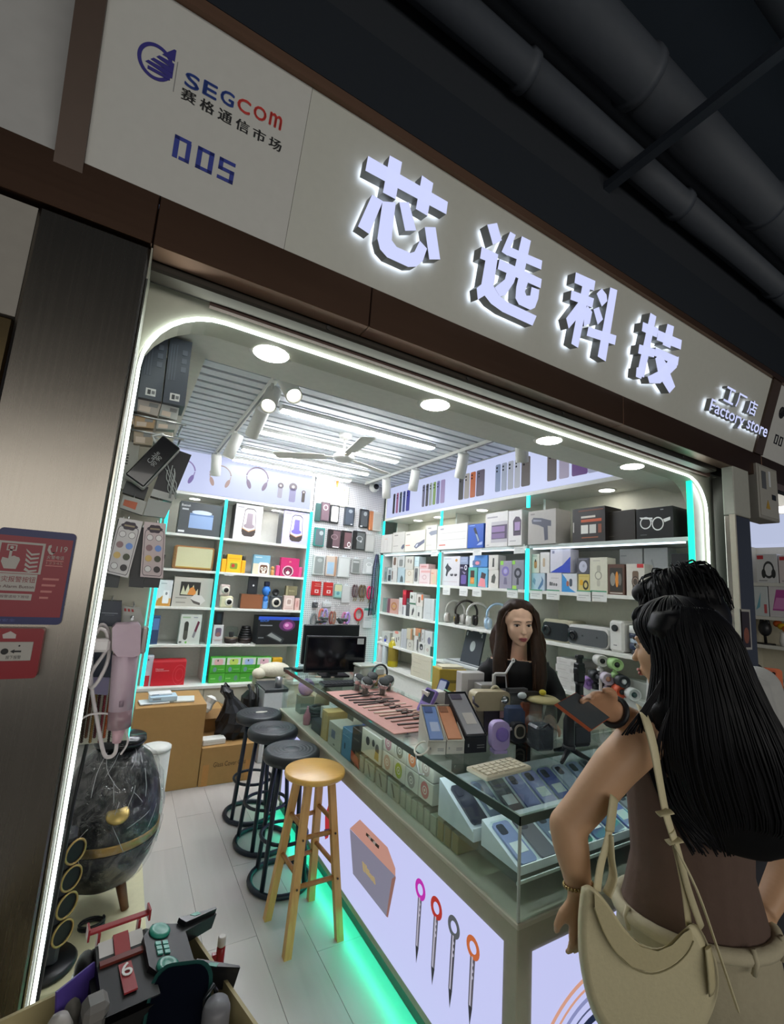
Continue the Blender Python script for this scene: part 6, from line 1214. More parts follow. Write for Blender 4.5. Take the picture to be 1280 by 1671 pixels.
# ================================================================== things on the counter top
ZT = .9455
def base2(n, xl, yl, xr, yr, z=ZT):
    A = on_z(*K(n, xl, yl), z); B = on_z(*K(n, xr, yr), z); d = B-A
    return (A+B)/2, d.length, math.atan2(d.y, d.x)
t = thing('counter_mat', 'dusty pink mat lying on the glass counter top', 'mat', (1.345, 2.23, ZT)); MB().box(-.21, -.405, 0, .205, .395, .0035, 0, .001).build('mat', mat('#c08f86', .7), t)
sc = [('#3a3332', 'dark'), ('#2f2b2b', 'black'), ('#37302e', 'dark brown'), ('#2e2a2a', 'black'), ('#4a3f3c', 'brown'), ('#c9b3a4', 'cream'), ('#a98a80', 'taupe'), ('#d6c4b4', 'ivory'), ('#c4a896', 'beige'), ('#332c2b', 'black'), ('#8a6d64', 'tan'), ('#4a3c39', 'dark brown'), ('#9c7a70', 'rosy')]
for k, (c, nm) in enumerate(sc):
    y = 2.50-.052*k; t = thing('watch_strap', f'{nm} watch strap, {ordn[k]} from the far end of the pink mat', 'strap', (1.17+.004*k, y, ZT+.004), R(random.uniform(-7, 7))); t['group'] = 'watch straps laid out on the pink mat'
    MB().box(0, -.007, 0, .13, .007, .005, 0, .001).build('band', mat(c, .5), t)
    MB().box(.13, -.010, .0, .165, .010, .008, 0, .002).tube([(.165, -.008, .005), (.19, -.012, .007), (.20, 0, .008), (.19, .012, .007), (.165, .008, .005)], .003, 5).build('buckle', mat('#6f6660' if k % 2 else '#3d3734', .3, .7), t)
    MB().box(.205, -.006, 0, .275, .006, .004).build('short_band', mat(c, .5), t)
def knobmic(lab, x, y, h_, tilt):
    p = on_z(*K('L', x, y), ZT+.004); t = thing('mini_speaker', lab, 'speaker', (p.x, p.y, ZT+.004)); t['group'] = 'chrome mini speakers at the end of the pink mat'
    MB().lathe([(.030, 0), (.030, .004), (.024, .006), (.022, h_*.5)], 20).build('clear_stand', GLASS, t)
    MB().cyl((0, 0, .004), .017, h_*.55, 16).build('core', mat('#7b6f6c', .4), t)
    m = MB(); m.T = Matrix.Translation((0, 0, h_*.62)) @ Matrix.Rotation(tilt, 4, 'Z') @ Matrix.Rotation(.6, 4, 'X')
    m.lathe([(.02, -.02), (.034, 0), (.037, .02), (.034, .034)], 22).build('chrome_head', mat('#c6c8ca', .15, .9), t)
    m = MB(); m.T = Matrix.Translation((0, 0, h_*.62)) @ Matrix.Rotation(tilt, 4, 'Z') @ Matrix.Rotation(.6, 4, 'X')
    m.lathe([(.034, .034), (.026, .038), (0, .039)], 22).build('mesh_top', mat('#2d3130', .6, bump=.5, scale=300), t)
knobmic('chrome mini speaker leftmost on the pink mat', 490, 425, .085, .4); knobmic('chrome mini speaker second from the left, clear foot', 543, 455, .09, .1)
knobmic('chrome mini speaker at the back beside the ring stand', 585, 410, .08, -.3); knobmic('chrome mini speaker nearest the straps', 655, 455, .085, -.1); knobmic('chrome mini speaker at the right edge of the group', 693, 425, .07, -.5)
p = on_z(*K('L', 632, 400), ZT+.004); t = thing('ring_stand', 'dark ring stand with a white label behind the chrome mini speakers', 'stand', (p.x+.02, p.y+.03, ZT+.004))
m = MB(); m.tube([(.055*cos(a*.2618), 0, .075+.055*sin(a*.2618)) for a in range(24)], .007, 8, 0, True); m.build('ring', mat('#4a4d52', .3, .6), t); MB().box(-.03, -.003, .05, .03, .003, .10).build('label', mat('#c9cccb', .5), t); MB().box(-.03, -.02, 0, .03, .02, .014).build('foot', mat('#3a3d42', .4), t)
# monitor and things behind it
q, L_, an = base2('L', 275, 345, 578, 345)
t = thing('monitor', 'black flat monitor on the far end of the counter with a white sticker', 'monitor', (1.36, 3.02, ZT), R(-6)); MB().box(-.22, 0, .03, .22, .025, .275, 0, .004).build('housing', mat('#15171c', .35), t); MB().box(-.208, -.0012, .045, .208, 0, .262).build('screen', mat('#0a0c14', .12), t)
MB().box(.15, -.003, .222, .20, -.0012, .262).build('sticker', mat('#c9ccd0', .5), t); MB().box(-.03, .026, 0, .03, .05, .16).box(-.10, -.03, 0, .10, .09, .012).build('stand', mat('#191b20', .4), t)
t = thing('monitor', 'second black monitor turned away behind the first, under the clear bags', 'monitor', (1.40, 3.20, ZT), R(4)); MB().box(-.23, 0, .06, .23, .03, .335, 0, .006).build('housing', mat('#1b1d22', .4), t); MB().box(-.03, -.03, 0, .03, 0, .2).box(-.1, -.05, 0, .1, .06, .012).build('stand', mat('#191b20', .4), t)
for k, (dx, lab) in enumerate(((-.09, 'left clear plastic bag of dark parts on the rear monitor'), (.07, 'right clear plastic bag of dark parts on the rear monitor'))):
    t = thing('clear_bag', lab, 'bag', (1.40+dx, 3.215, ZT+.336)); random.seed(20+k)
    m = MB(); pf = [(.06, 0), (.075, .03), (.07, .08), (.055, .12), (.07, .15)]
    m.add([(r_*(1+random.uniform(-.15, .15))*cos(2*pi*i/12), r_*.5*sin(2*pi*i/12), z) for r_, z in pf for i in range(12)], [(j*12+i, j*12+(i+1) % 12, j*12+12+(i+1) % 12, j*12+12+i) for j in range(4) for i in range(12)]); m.build('film', FILM, t)
    m = MB()
    for q in range(7): m.ell((random.uniform(-.035, .035), random.uniform(-.012, .012), .015+random.uniform(0, .035)), (.02, .01, .012), 8, 5)
    m.build('dark_parts', mat('#3f4a4a', .5), t)
t = thing('keyboard', 'black computer keyboard in front of the monitor', 'keyboard', (1.34, 2.78, ZT), R(-3)); MB().box(-.17, -.055, 0, .17, .055, .014, 0, .003).build('case', mat('#1f2226', .4), t); m = MB()
for i in range(14):
    for j in range(4): m.box(-.163+.0235*i, -.048+.025*j, .014, -.143+.0235*i, -.027+.025*j, .020)
o = m.build('keys', mat('#2d3035', .4), t); o['kind'] = 'stuff'
t = thing('cup', 'beige paper cup with a dark cloth beside the monitor', 'cup', (1.24, 3.13, ZT)); MB().lathe([(.028, 0), (.036, .09), (.034, .09), (.026, .004), (0, .004)], 18).build('cup_body', mat('#b5aca4', .5), t); MB().box(-.025, -.02, .085, .03, .02, .15, 0, .01).build('cloth', mat('#2d3438', .7), t)
t = thing('card_reader', 'black card reader lying at the far corner of the counter top', 'device', (1.19, 3.26, ZT), .2); MB().box(-.05, -.04, 0, .05, .04, .022, 0, .005).build('case', mat('#24262a', .4), t); MB().box(-.035, -.03, .022, .02, .01, .0225).build('screen', mat('#11151a', .1), t)
t = thing('pen_tray', 'pale pen lying on the counter top beside the beige cup', 'pen', (1.22, 3.03, ZT), -.3); MB().lathe([(.004, 0), (.005, .01), (.005, .12), (.001, .135)], 8, 0, (0, 0, .005), True, 'x').build('pen', mat('#c9b8a8', .4), t)
# phones standing on slanted blocks
def handset(lab, n, xl, yl, xr, yr, hgt, c, scr, key=None, lean=.35, thick=.018, z=ZT, dark=None, cat='handset', name='handset'):
    q, L_, an = base2(n, xl, yl, xr, yr, z); t = thing(name, lab, cat, q, (-lean, 0, an)); w_ = L_
    MB().prism(rrect(-w_/2, 0, w_/2, hgt, min(.012, w_*.2), 3), 0, thick).build('body', mat(c, .35), t)
    MB().prism(rrect(-w_*.40, hgt*.45, w_*.40, hgt*.93, .005, 2), -.001, 0).build('screen', mat(scr, .12), t)
    if key: 
        m = MB()
        for i in range(3):
            for j in range(2): m.box(-w_*.3+w_*.22*i, -.003, hgt*(.1+.14*j), -w_*.16+w_*.22*i, 0, hgt*(.19+.14*j))
        m.build('buttons', mat(key, .4), t)
    MB().prism([(thick, 0), (thick+hgt*.45, 0), (thick, hgt*.55)], -w_*.2, w_*.2, 0, plane='yz').build('easel', mat(dark or c, .5), t)
handset('violet handheld console with dark screen at the end of the pink mat', 'G', 140, 600, 265, 660, .135, '#7f6cb0', '#262a3c', '#2b2648', .5)
handset('navy phone leaning behind the violet handheld', 'G', 330, 510, 430, 545, .15, '#2b3672', '#b9c2da', None, .45)
handset('mint green pocket player with black screen', 'G', 395, 530, 500, 590, .10, '#8fc49a', '#191c20', '#6fa57c', .45)
handset('pale orange pocket player with grey screen', 'G', 525, 575, 655, 625, .105, '#d8a878', '#5a6068', '#c98a55', .45)
handset('dark folded stand lying in front of the pocket players', 'G', 290, 650, 400, 715, .075, '#2c3136', '#22262a', None, .6)
def openbox(lab, n, xl, yl, xr, yr, c, phone, cam, hb=.045, dep=.155, rise=.10, card=None):
    q, L_, an = base2(n, xl, yl, xr, yr); t = thing('phone_box', lab, 'phone box', q, an); t['group'] = 'open phone boxes on the counter'; w_ = L_
    MB().prism([(0, 0), (0, hb), (dep, hb+rise), (dep, 0)], -w_/2, w_/2, 0, plane='yz').build('tray', mat(c, .4), t)
    al = math.atan2(rise, dep); Ls = math.hypot(rise, dep)
    def on(nm, x0, y0, x1, y1, z0, z1, cc):
        m = MB(); m.T = Matrix.Translation((0, 0, hb)) @ Matrix.Rotation(al, 4, 'X'); m.box(x0, y0, z0, x1, y1, z1, 0, .0015).build(nm, mat(cc, .3), t)
    on('rim', -w_/2, 0, -w_/2+.004, Ls, 0, .010, c); on('rim', w_/2-.004, 0, w_/2, Ls, 0, .010, c); on('rim', -w_/2, Ls-.004, w_/2, Ls, 0, .010, c); on('rim', -w_/2, 0, w_/2, .004, 0, .010, c)
    on('phone', -w_/2+.008, .010, w_/2-.008, Ls-.010, .0, .008, phone); on('camera_plate', -w_/2+.012, Ls-.045, w_*.15, Ls-.014, .008, .011, cam)
    if card: on('card', -w_*.2, Ls*.25, w_*.3, Ls*.5, .008, .0088, card)
    m = MB(); ms = []; prints(m, ms, [('r', .55, .3, .9, .36, '#77787a'), ('r', .55, .45, .9, .51, '#77787a'), ('r', .12, .4, .18, .6, '#8d8e90')], -w_/2, 0, w_, hb, 0); m.build('print', ms, t)
openbox('white open phone box showing a light blue phone by the counter edge', 'G', 285, 1140, 505, 1140, '#c2bfb4', '#6f8cc4', '#4a5f94', card='#a9b8d6')
openbox('white open phone box showing an orange phone', 'G', 515, 1135, 735, 1128, '#c5c2b8', '#c98a66', '#8a5a40')
openbox('black open phone box showing a grey phone', 'G', 745, 1128, 1008, 1108, '#181b24', '#8a8a90', '#4a4356', .06, .19, .13, card='#b5b0ac')
t = thing('small_box', 'plain white box behind the black open phone box', 'box', on_z(*K('G', 540, 730), ZT)+Vector((.04, .16, 0)), R(-5)); MB().box(-.055, 0, 0, .055, .07, .10, 0, .003).build('carton_body', mat('#cfccc4', .4), t); MB().box(-.0555, -.0006, .09, .0555, .0705, .1005).build('lid', mat('#d8d5cd', .4), t)
def simple(lab, cat, name, n, x, y, parts, yaw=0, sz=1, z=ZT):
    p = on_z(*K(n, x, y), z); t = thing(name, lab, cat, (p.x, p.y, z), R(yaw)); t.scale = (1, 1, sz)
    for nm, m, mm in parts: m.build(nm, mm, t)
    return t
lil = mat('#b09ed0', .4)
simple('lilac toy camera with a round violet lens on the counter', 'camera', 'toy_camera', 'G', 1165, 1115, [('body', MB().prism(rrect(-.042, .012, .042, .125, .03), -.012, .02), lil), ('lens_ring', MB().lathe([(.028, 0), (.028, .008), (.022, .01)], 20, 0, (.005, -.012, .075), True, 'y'), mat('#7e68b4', .35)), ('lens', MB().lathe([(.021, .006), (0, .010)], 20, 0, (.005, -.012, .075), True, 'y'), mat('#5a4696', .2)), ('foot', MB().box(-.03, -.015, 0, .03, .025, .012), lil)], -14)
simple('black and beige strap gadget next to the lilac camera', 'gadget', 'strap_gadget', 'H', 625, 1225, [('body', MB().prism(rrect(-.035, 0, .035, .085, .02), 0, .03), mat('#202228', .4)), ('face_ring', MB().prism(rrect(-.028, .02, .028, .08, .025), -.003, 0), mat('#b5ab9c', .4)), ('face', MB().prism(rrect(-.02, .027, .02, .072, .018), -.004, -.003), mat('#3d3f3a', .3)), ('band', MB().tube([(-.035, .01, .06), (-.08, .02, .045), (-.11, .03, .07)], .007, 6), mat('#b9b2b4', .4))], -12)
simple('dark cube speaker in a clear bag at the counter front', 'speaker', 'bagged_speaker', 'H', 915, 1300, [('cube', MB().box(-.045, -.03, 0, .045, .05, .10, 0, .01), mat('#2b323c', .35)), ('clear_bag', MB().box(-.058, -.04, 0, .062, .06, .135, 0, .02), FILM), ('strap', MB().tube([(-.03, -.032, .09), (0, -.04, .115), (.03, -.032, .09)], .005, 6), mat('#15171b', .4))], -12)
simple('clear acrylic stand holding a smoky brown card', 'stand', 'acrylic_stand', 'H', 285, 1110, [('card', MB().prism([(-.048, .01), (.048, .01), (.052, .13), (-.052, .13)], 0, .006), mat('#4a434e', .25)), ('clear_holder', MB().box(-.055, -.02, 0, .055, .05, .009), GLASS)], -14)
simple('cream instant camera with a round lens and pink label', 'camera', 'instant_camera', 'H', 330, 1150, [('body', MB().prism(rrect(-.105, .12, .085, .215, .025), .03, .09), mat('#b5a98b', .45)), ('lens', MB().lathe([(.019, 0), (.019, .008), (0, .01)], 18, 0, (.055, .03, .175), True, 'y'), mat('#1d1f22', .15)), ('grip', MB().tube([(-.105, .04, .19), (-.115, .02, .165), (-.09, .02, .145)], .006, 6), mat('#55505a', .4)), ('pink_label', MB().box(.03, .028, .085, .10, .03, .118), mat('#b98d94', .5)), ('support_box', MB().box(.03, .03, 0, .10, .09, .119, 0, .004), mat('#15182a', .35)), ('rear_support', MB().box(-.08, .05, 0, .02, .09, .119), mat('#8b826e', .5))], -12, .9)
simple('clear bag with a blue pouch hung in front of the assistant', 'bag', 'bagged_pouch', 'H', 625, 1180, [('pouch', MB().box(-.055, .03, .02, .06, .06, .14, 0, .012), mat('#4c5f86', .5)), ('clear_bag', MB().box(-.075, .02, 0, .075, .072, .18, 0, .02), FILM), ('tie', MB().ell((.03, .03, .185), (.025, .015, .015), 8, 6), mat('#c9d2d6', .3))], -12, 1.0)
simple('orange phone on a stand with a dark cushion above it', 'phone', 'orange_phone', 'H', 835, 1170, [('body', MB().prism(rrect(-.055, .02, .055, .155, .012), .03, .045), mat('#a4512a', .35)), ('camera_plate', MB().prism(rrect(-.05, .115, .05, .15, .01), .026, .03), mat('#8c4526', .3)), ('dark_top', MB().prism(rrect(-.055, .156, .055, .20, .02), .03, .06), mat('#231f22', .5)), ('foot', MB().box(-.03, .02, 0, .03, .09, .02), mat('#2b2422', .5))], -12, 1.0)
simple('clear jar with a cream lid and yellow knob near the assistant', 'jar', 'jar', 'H', 920, 1150, [('jar_body', MB().lathe([(.06, 0), (.066, .02), (.066, .165), (.06, .17)], 26), mat('#8f9288', .2, 0, 0, .45)), ('lid', MB().lathe([(.078, .172), (.081, .18), (.062, .193), (0, .197)], 30), mat('#b3a97c', .4)), ('knob', MB().ell((.0, 0, .212), (.017, .017, .014), 12, 8), mat('#c9b93e', .3))], 0, .95)
simple('tall white phone box with a figure picture left of the cream camera', 'box', 'phone_box_upright', 'G', 880, 800, [('carton_body', MB().box(-.065, .04, 0, .065, .10, .22, 0, .003), mat('#c9c7c6', .4)), ('print', MB().box(-.03, .0392, .03, .06, .04, .19), mat('#a6a3a4', .4)), ('figure_print', MB().prism([(-.01, .02), (.03, .03), (.035, .12), (.015, .16), (-.01, .11)], .0385, .0392), mat('#b0826a', .5))], -10, 1.12)
simple('grey box with a white charger loop behind the cream camera', 'box', 'charger_box', 'H', 285, 1085, [('carton_body', MB().box(-.055, .03, 0, .05, .10, .20, 0, .003), mat('#8f8d8b', .4)), ('loop', MB().tube([(.015+.028*cos(a*.35), .02, .155+.04*sin(a*.35)) for a in range(18)], .007, 6, 0, True), mat('#c4bda4', .4)), ('dark_core', MB().prism(circ(.015, .155, .016, 14, .025), .022, .03), mat('#1c1d1f', .4)), ('lead', MB().tube([(.015, .02, .115), (.005, .02, .08), (.025, .02, .03)], .004, 6), mat('#c4bda4', .4))], -10, 1.05)
simple('white device stand with black screen and thin raised arm', 'stand', 'device_stand', 'H', 430, 1085, [('back_plate', MB().prism([(-.045, .03), (.06, .03), (.03, .235), (-.045, .24)], .04, .05), mat('#c3c3c6', .4)), ('screen', MB().prism([(-.03, .18), (.028, .178), (.022, .23), (-.03, .232)], .036, .04), mat('#101218', .15)), ('frame', MB().tube([(-.048, .038, .19), (-.046, .038, .235), (-.035, .038, .243), (.025, .038, .243), (.065, .038, .295)], .006, 6), mat('#d3d3d4', .35)), ('arm_ring', MB().tube([(.069+.008*cos(a*.7), .038, .30+.008*sin(a*.7)) for a in range(9)], .004, 6, 0, True), mat('#d3d3d4', .35)), ('foot', MB().box(-.06, .02, 0, .06, .10, .03, 0, .004), mat('#bdbdbe', .4))], -8, 1.08)
simple('grey flat tablet box standing before the assistant', 'box', 'tablet_box', 'H', 640, 1080, [('carton_body', MB().prism([(-.06, 0), (.065, 0), (.055, .13), (-.055, .13)], .02, .05), mat('#55565a', .4)), ('seam', MB().box(-.056, .019, .118, .056, .02, .12), mat('#7a7b7e', .4))], -8, 1.5)
simple('dark grey camera like speaker behind the cream camera', 'speaker', 'dark_speaker', 'G', 960, 800, [('body', MB().box(-.06, .03, .06, .06, .09, .11, 0, .012), mat('#38373c', .4)), ('foot', MB().box(-.05, .04, 0, .05, .08, .06), mat('#45444a', .5))], -10, 1.1)
simple('small figurine with red and green dress on the counter', 'figurine', 'figurine', 'G', 860, 720, [('dress', MB().lathe([(.028, 0), (.02, .04), (.012, .065)], 14), mat('#a8523e', .5)), ('torso', MB().ell((0, 0, .075), (.014, .012, .02), 10, 7), mat('#bfc7b4', .5)), ('head', MB().ell((0, 0, .105), (.015, .015, .017), 12, 8), mat('#b98d74', .5))])
simple('brown hair figurine at the left of the dark speaker', 'figurine', 'figurine', 'G', 815, 600, [('base', MB().cyl((0, 0, 0), .022, .01, 16), mat('#3a3236', .5)), ('trunk', MB().lathe([(.018, .01), (.022, .05), (.014, .11)], 14), mat('#8a5d4c', .5)), ('head', MB().ell((.004, 0, .13), (.02, .02, .022), 12, 8), mat('#9c6a55', .5))])
t = simple('cream number keyboard lying on the glass top near the front corner', 'keyboard', 'keypad', 'J', 545, 175, [('case', MB().box(-.13, -.05, 0, .11, .055, .016, 0, .004), mat('#c4bda6', .5)), ('display', MB().box(.02, .02, .0162, .09, .04, .0185), mat('#15171a', .2))], 4)
m = MB()
for i in range(7):
    for j in range(4): m.box(-.12+.03*i, -.042+.02*j, .016, -.096+.03*i, -.026+.02*j, .021)
o = m.build('keys', mat('#cfc8b2', .5), t); o['kind'] = 'stuff'
blk2 = mat('#15171b', .4)
t = simple('black mini tripod with a grip on the counter top', 'tripod', 'mini_tripod', 'M', 860, 700, [('grip', MB().lathe([(.02, .045), (.023, .06), (.023, .15), (.016, .17), (.010, .20)], 16), blk2), ('collar', MB().lathe([(.026, .04), (.026, .055)], 16), mat('#2a2d31', .3))])
for a in (200, 320, 80): MB().tube([(0, 0, .045), (.05*cos(R(a)), .05*sin(R(a)), .02), (.085*cos(R(a)), .085*sin(R(a)), .006)], [.012, .010, .007], 8).build('leg', blk2, t)
t = simple('black phone gimbal standing upright behind the tripod', 'gimbal', 'gimbal', 'M', 915, 470, [('handle', MB().lathe([(.024, 0), (.022, .03), (.022, .16), (.028, .18)], 16), blk2), ('head', MB().box(-.03, -.018, .18, .03, .02, .285, 0, .006).box(-.04, -.014, .225, .04, .014, .26, 0, .005), blk2), ('clamp', MB().box(-.012, -.012, .285, .012, .012, .31).box(-.026, -.012, .31, .026, .014, .33, 0, .004), blk2), ('red_ring', MB().cyl((0, 0, .10), .0235, .012, 16), mat('#8a3a34', .4))])
t = simple('dark grille box behind the mini tripod on the counter', 'speaker', 'grille_box', 'M', 935, 640, [('case', MB().box(-.05, 0, 0, .05, .06, .10, 0, .01), mat('#22252a', .4)), ('grille', MB().box(-.042, -.002, .02, .042, 0, .085), mat('#3b3f45', .6, bump=.6, scale=300))], -8)
t = thing('sign_card', 'clear bag with black and white characters over bright yellow, behind the phone screen', 'card', on_z(*K('M', 1040, 440), ZT)+Vector((.10, .0, 0)), R(-25)); t.scale = (1.25, 1, 1.25)
MB().box(-.07, 0, 0, .07, .012, .075).build('yellow_part', mat('#bfb21c', .4), t); MB().box(-.07, .001, .075, .07, .011, .135).build('white_part', mat('#d4d0cc', .4), t)
m = MB(); text(m, '晾衬', .06, 0, .105, -.0008, 0, offset=.002, width=.115); m.build('characters', mat('#17181a', .5), t); m = MB(); text(m, '热卖', .04, .0, .035, -.0008, 0, width=.06); m.build('lower_characters', mat('#8d8310', .5), t)
t = thing('sack_box', 'brown paper wrapped bundle on the counter behind the pink mat', 'packet', (1.52, 2.72, ZT), R(-10)); MB().box(-.05, -.05, 0, .09, .05, .07, 0, .02).build('paper', mat('#b0925f', .7, bump=.6, scale=30), t)
t = thing('clear_tub', 'clear plastic tub with pale lid behind the brown bundle', 'tub', (1.53, 2.90, ZT)); MB().box(-.06, -.06, 0, .07, .06, .09, 0, .012).build('tub', mat('#bfc2ba', .2, 0, 0, .5), t); MB().box(-.063, -.063, .09, .073, .063, .104, 0, .004).build('lid', mat('#c9ccc4', .3), t)
t = thing('gold_box', 'yellow gilt carton standing left of the tall white phone box', 'box', (2.05, 2.62, 0), R(-15)); MB().box(-.11, -.08, 0, .11, .08, .62).build('lower_carton', mat('#c7bfa6', .5), t)
MB().box(-.10, -.07, .6205, .10, .07, 1.06, 0, .004).build('carton_body', mat('#b59a3e', .4), t); MB().box(-.101, -.0708, .97, .101, -.069, .99).build('stripe', mat('#7d6a2c', .4), t); MB().box(-.08, -.06, 1.06, .08, .06, 1.075).build('paper_top', mat('#cfc8b0', .5), t)
t = thing('cable_ring', 'white charging cable ring hooked on the counter edge', 'cable', (1.118, 1.60, .945)); m = MB(); m.tube([(.012+.035*cos(a*.3)*.7, .035*sin(a*.3), .016+.02*cos(a*.3)) for a in range(21)], .004, 6, 0, True); m.build('ring', mat('#d6d2c6', .4), t)
MB().tube([(-.008, .01, .0), (-.010, .0, -.04), (-.008, -.02, -.07), (-.008, -.05, -.06)], .0035, 6).build('hook', mat('#b9bdbd', .3, .5), t)
# ================================================================== goods hung beside the left jamb
CROP.update({'N': (160, 520, 3.633), 'O': (60, 960, 3.796), 'Q': (40, 1300, 3.556)})
YH = 1.60
db = thing('display_board', 'beige display board by the left jamb with a thin cyan edge light', 'board', (0, YH, 0))
MB().box(-.215, 0, 1.10, .076, .02, 2.29, 0, .002).build('board', mat('#b9b6a8', .5), db)
MB().box(.0765, -.004, 1.10, .0795, .022, 2.0).build('light_strip', mat('#5fe8dc', emit=1.2), db)
for z in (2.035, 1.99): MB().tube([(-.09, -.14, z), (.10, -.14, z)], .003, 6).tube([(-.08, -.14, z), (-.08, 0, z)], .003, 6).tube([(.09, -.14, z), (.09, 0, z)], .003, 6).build('wire_shelf', mat('#b5b8ba', .3, .8), db)
def flat(n, lab, cat, name, pts, c, y, th=.02, items=None, hook=True, extra=None, grp=None):
    # a thin pack hanging with the given face outline, in the plane y
    P = [on_y(*K(n, a, b), y) for a, b in pts]; cx = sum(p.x for p in P)/len(P); cz = min(p.z for p in P); zt = max(p.z for p in P)
    t = thing(name, lab, cat, (cx, y, cz)); 
    if grp: t['group'] = grp
    MB().prism([(p.x-cx, p.z-cz) for p in P], 0, th).build('pack_body', mat(c, .35), t)
    if hook: MB().tube([(0, YH-y, zt-cz+.006), (0, .005, zt-cz+.006), (0, .002, zt-cz-.01)], .0016, 6).build('peg_hook', mat('#b9bcc0', .3, .8), t)
    return t, P, cx, cz
def onpack(t, P, cx, cz, nm, shapes):
    # print in the pack's own skewed axes: u along the bottom edge, v up the left edge (P = bottom-left, bottom-right, top-right, top-left)
    m = MB(); ms = []
    def at(u, v):
        a = P[0]*(1-u)*(1-v)+P[1]*u*(1-v)+P[2]*u*v+P[3]*(1-u)*v; return (a.x-cx, a.z-cz)
    for i, (k, q, c) in enumerate(shapes):
        mm = mat(c, .5, noise=0); ms.append(mm)
        pts = [at(u, v) for u, v in q]
        m.prism(pts, -.0004-.0002*i, -.0002, i)
    m.build(nm, ms, t)
G9 = 'goods on hooks by the left jamb'
t, *a = flat('N', 'leftmost tall dark grey box on the wire shelf by the left jamb', 'box', 'tall_box', [(205, 545), (232, 550), (262, 210), (232, 235)], '#3c4048', 1.46, .10, hook=False, grp=G9)
for pts, lab in (([(238, 462), (375, 492), (420, 195 - 90), (288, 75)], 'middle tall dark grey box with a small barcode label by the left jamb'), ([(384, 494), (515, 520), (560, 140), (430, 108)], 'right tall dark grey box with a small barcode label by the left jamb')):
    t, P, cx, cz = flat('N', lab, 'box', 'tall_box', pts, '#454b55', 1.45, .10, hook=False, grp=G9)
    sh = [('p', [(.28, .05), (.72, .05), (.72, .16), (.28, .16)], '#c2c4c4'), ('p', [(.36, .07), (.5, .07), (.5, .14), (.36, .14)], '#3a3c40'), ('p', [(.54, .08), (.68, .08), (.68, .13), (.54, .13)], '#6a6c70')]
    sh += [('p', [(.1+.12*k, .35), (.16+.12*k, .35), (.16+.12*k, .9), (.1+.12*k, .9)], '#535a66') for k in range(3)]+[('p', [(.62, .5+.13*k), (.85, .5+.13*k), (.85, .58+.13*k), (.62, .58+.13*k)], '#5a616d') for k in range(3)]
    onpack(t, P, cx, cz, 'print', sh)
for pts, c, lab in (([(228, 545), (352, 578), (378, 500), (240, 470)], '#a89f98', 'clear pack with pinkish goods under the middle dark box'), ([(362, 575), (468, 603), (482, 530), (380, 505)], '#a3a6a4', 'clear pack with a wire under the right dark box'), ([(175, 620), (212, 628), (218, 570), (180, 562)], '#b09a85', 'narrow tan pack left on the wire shelf'),
                    ([(215, 640), (330, 650), (342, 590), (220, 575)], '#a98d6c', 'clear pack with tan label on the lower wire'), ([(345, 652), (455, 660), (465, 605), (350, 592)], '#9a9c98', 'clear pack with grey goods on the lower wire'), ([(210, 738), (322, 752), (328, 668), (214, 655)], '#a3937f', 'clear pack with brown card hanging under the wires')):
    t, P, cx, cz = flat('N', lab, 'pack', 'clear_pack', pts, c, 1.47, .03, hook=False, grp=G9)
    onpack(t, P, cx, cz, 'print', [('p', [(.1, .1), (.6, .1), (.6, .5), (.1, .5)], '#c9b9ab'), ('p', [(.5, .55), (.9, .55), (.9, .85), (.5, .85)], '#7d7f7f')])
t, P, cx, cz = flat('N', 'white box with black lettering beside the LED strip, behind the tilted black box', 'box', 'white_box', [(112, 1010), (205, 1010), (250, 740), (158, 725)], '#a9a79f', 1.49, .05, grp=G9)
onpack(t, P, cx, cz, 'print', [('p', [(.2+.0, .52+.06*k), (.42, .52+.06*k), (.42, .55+.06*k), (.2, .55+.06*k)], '#2c2c2c') for k in range(4)])
t, P, cx, cz = flat('N', 'black wrapped pack hanging at a slant behind the tilted black box', 'pack', 'black_pack', [(312, 1050), (440, 1085), (555, 808), (420, 760)], '#14161f', 1.475, .04, grp=G9)
onpack(t, P, cx, cz, 'foot_label', [('p', [(0, 0), (1, 0), (1, .14), (0, .14)], '#b5b7b6')])
m = MB(); m.T = Matrix.Translation(P[0]*.35+P[1]*.35+P[2]*.3-Vector((cx, 1.475, cz))); random.seed(9)
for k in range(7): m.tube([(.012*cos(k+i*.5)+.004*i-.01, -.006, .05-.016*i+.01*sin(k*2+i)) for i in range(6)], .0016, 5)
o = m.build('cling_film', mat('#aab0b0', .15, 0, 0, .8), t); o['kind'] = 'stuff'
t, P, cx, cz = flat('N', 'dark pack with a grey foot hanging left under the tilted black box', 'pack', 'black_pack', [(145, 1030), (275, 1072), (300, 1000), (168, 962)], '#1b1d24', 1.48, .03, grp=G9)
t, P, cx, cz = flat('N', 'clear pack with orange and white card above the sticker packs', 'pack', 'clear_pack', [(128, 1120), (262, 1165), (290, 1085), (150, 1045)], '#a7a8a4', 1.475, .03, grp=G9)
onpack(t, P, cx, cz, 'print', [('p', [(.1, .25), (.65, .2), (.65, .75), (.1, .7)], '#c4684a')])
t, P, cx, cz = flat('N', 'clear grey pack above the right sticker pack', 'pack', 'clear_pack', [(268, 1165), (400, 1180), (440, 1095), (300, 1065)], '#9b9f9d', 1.475, .03, grp=G9)
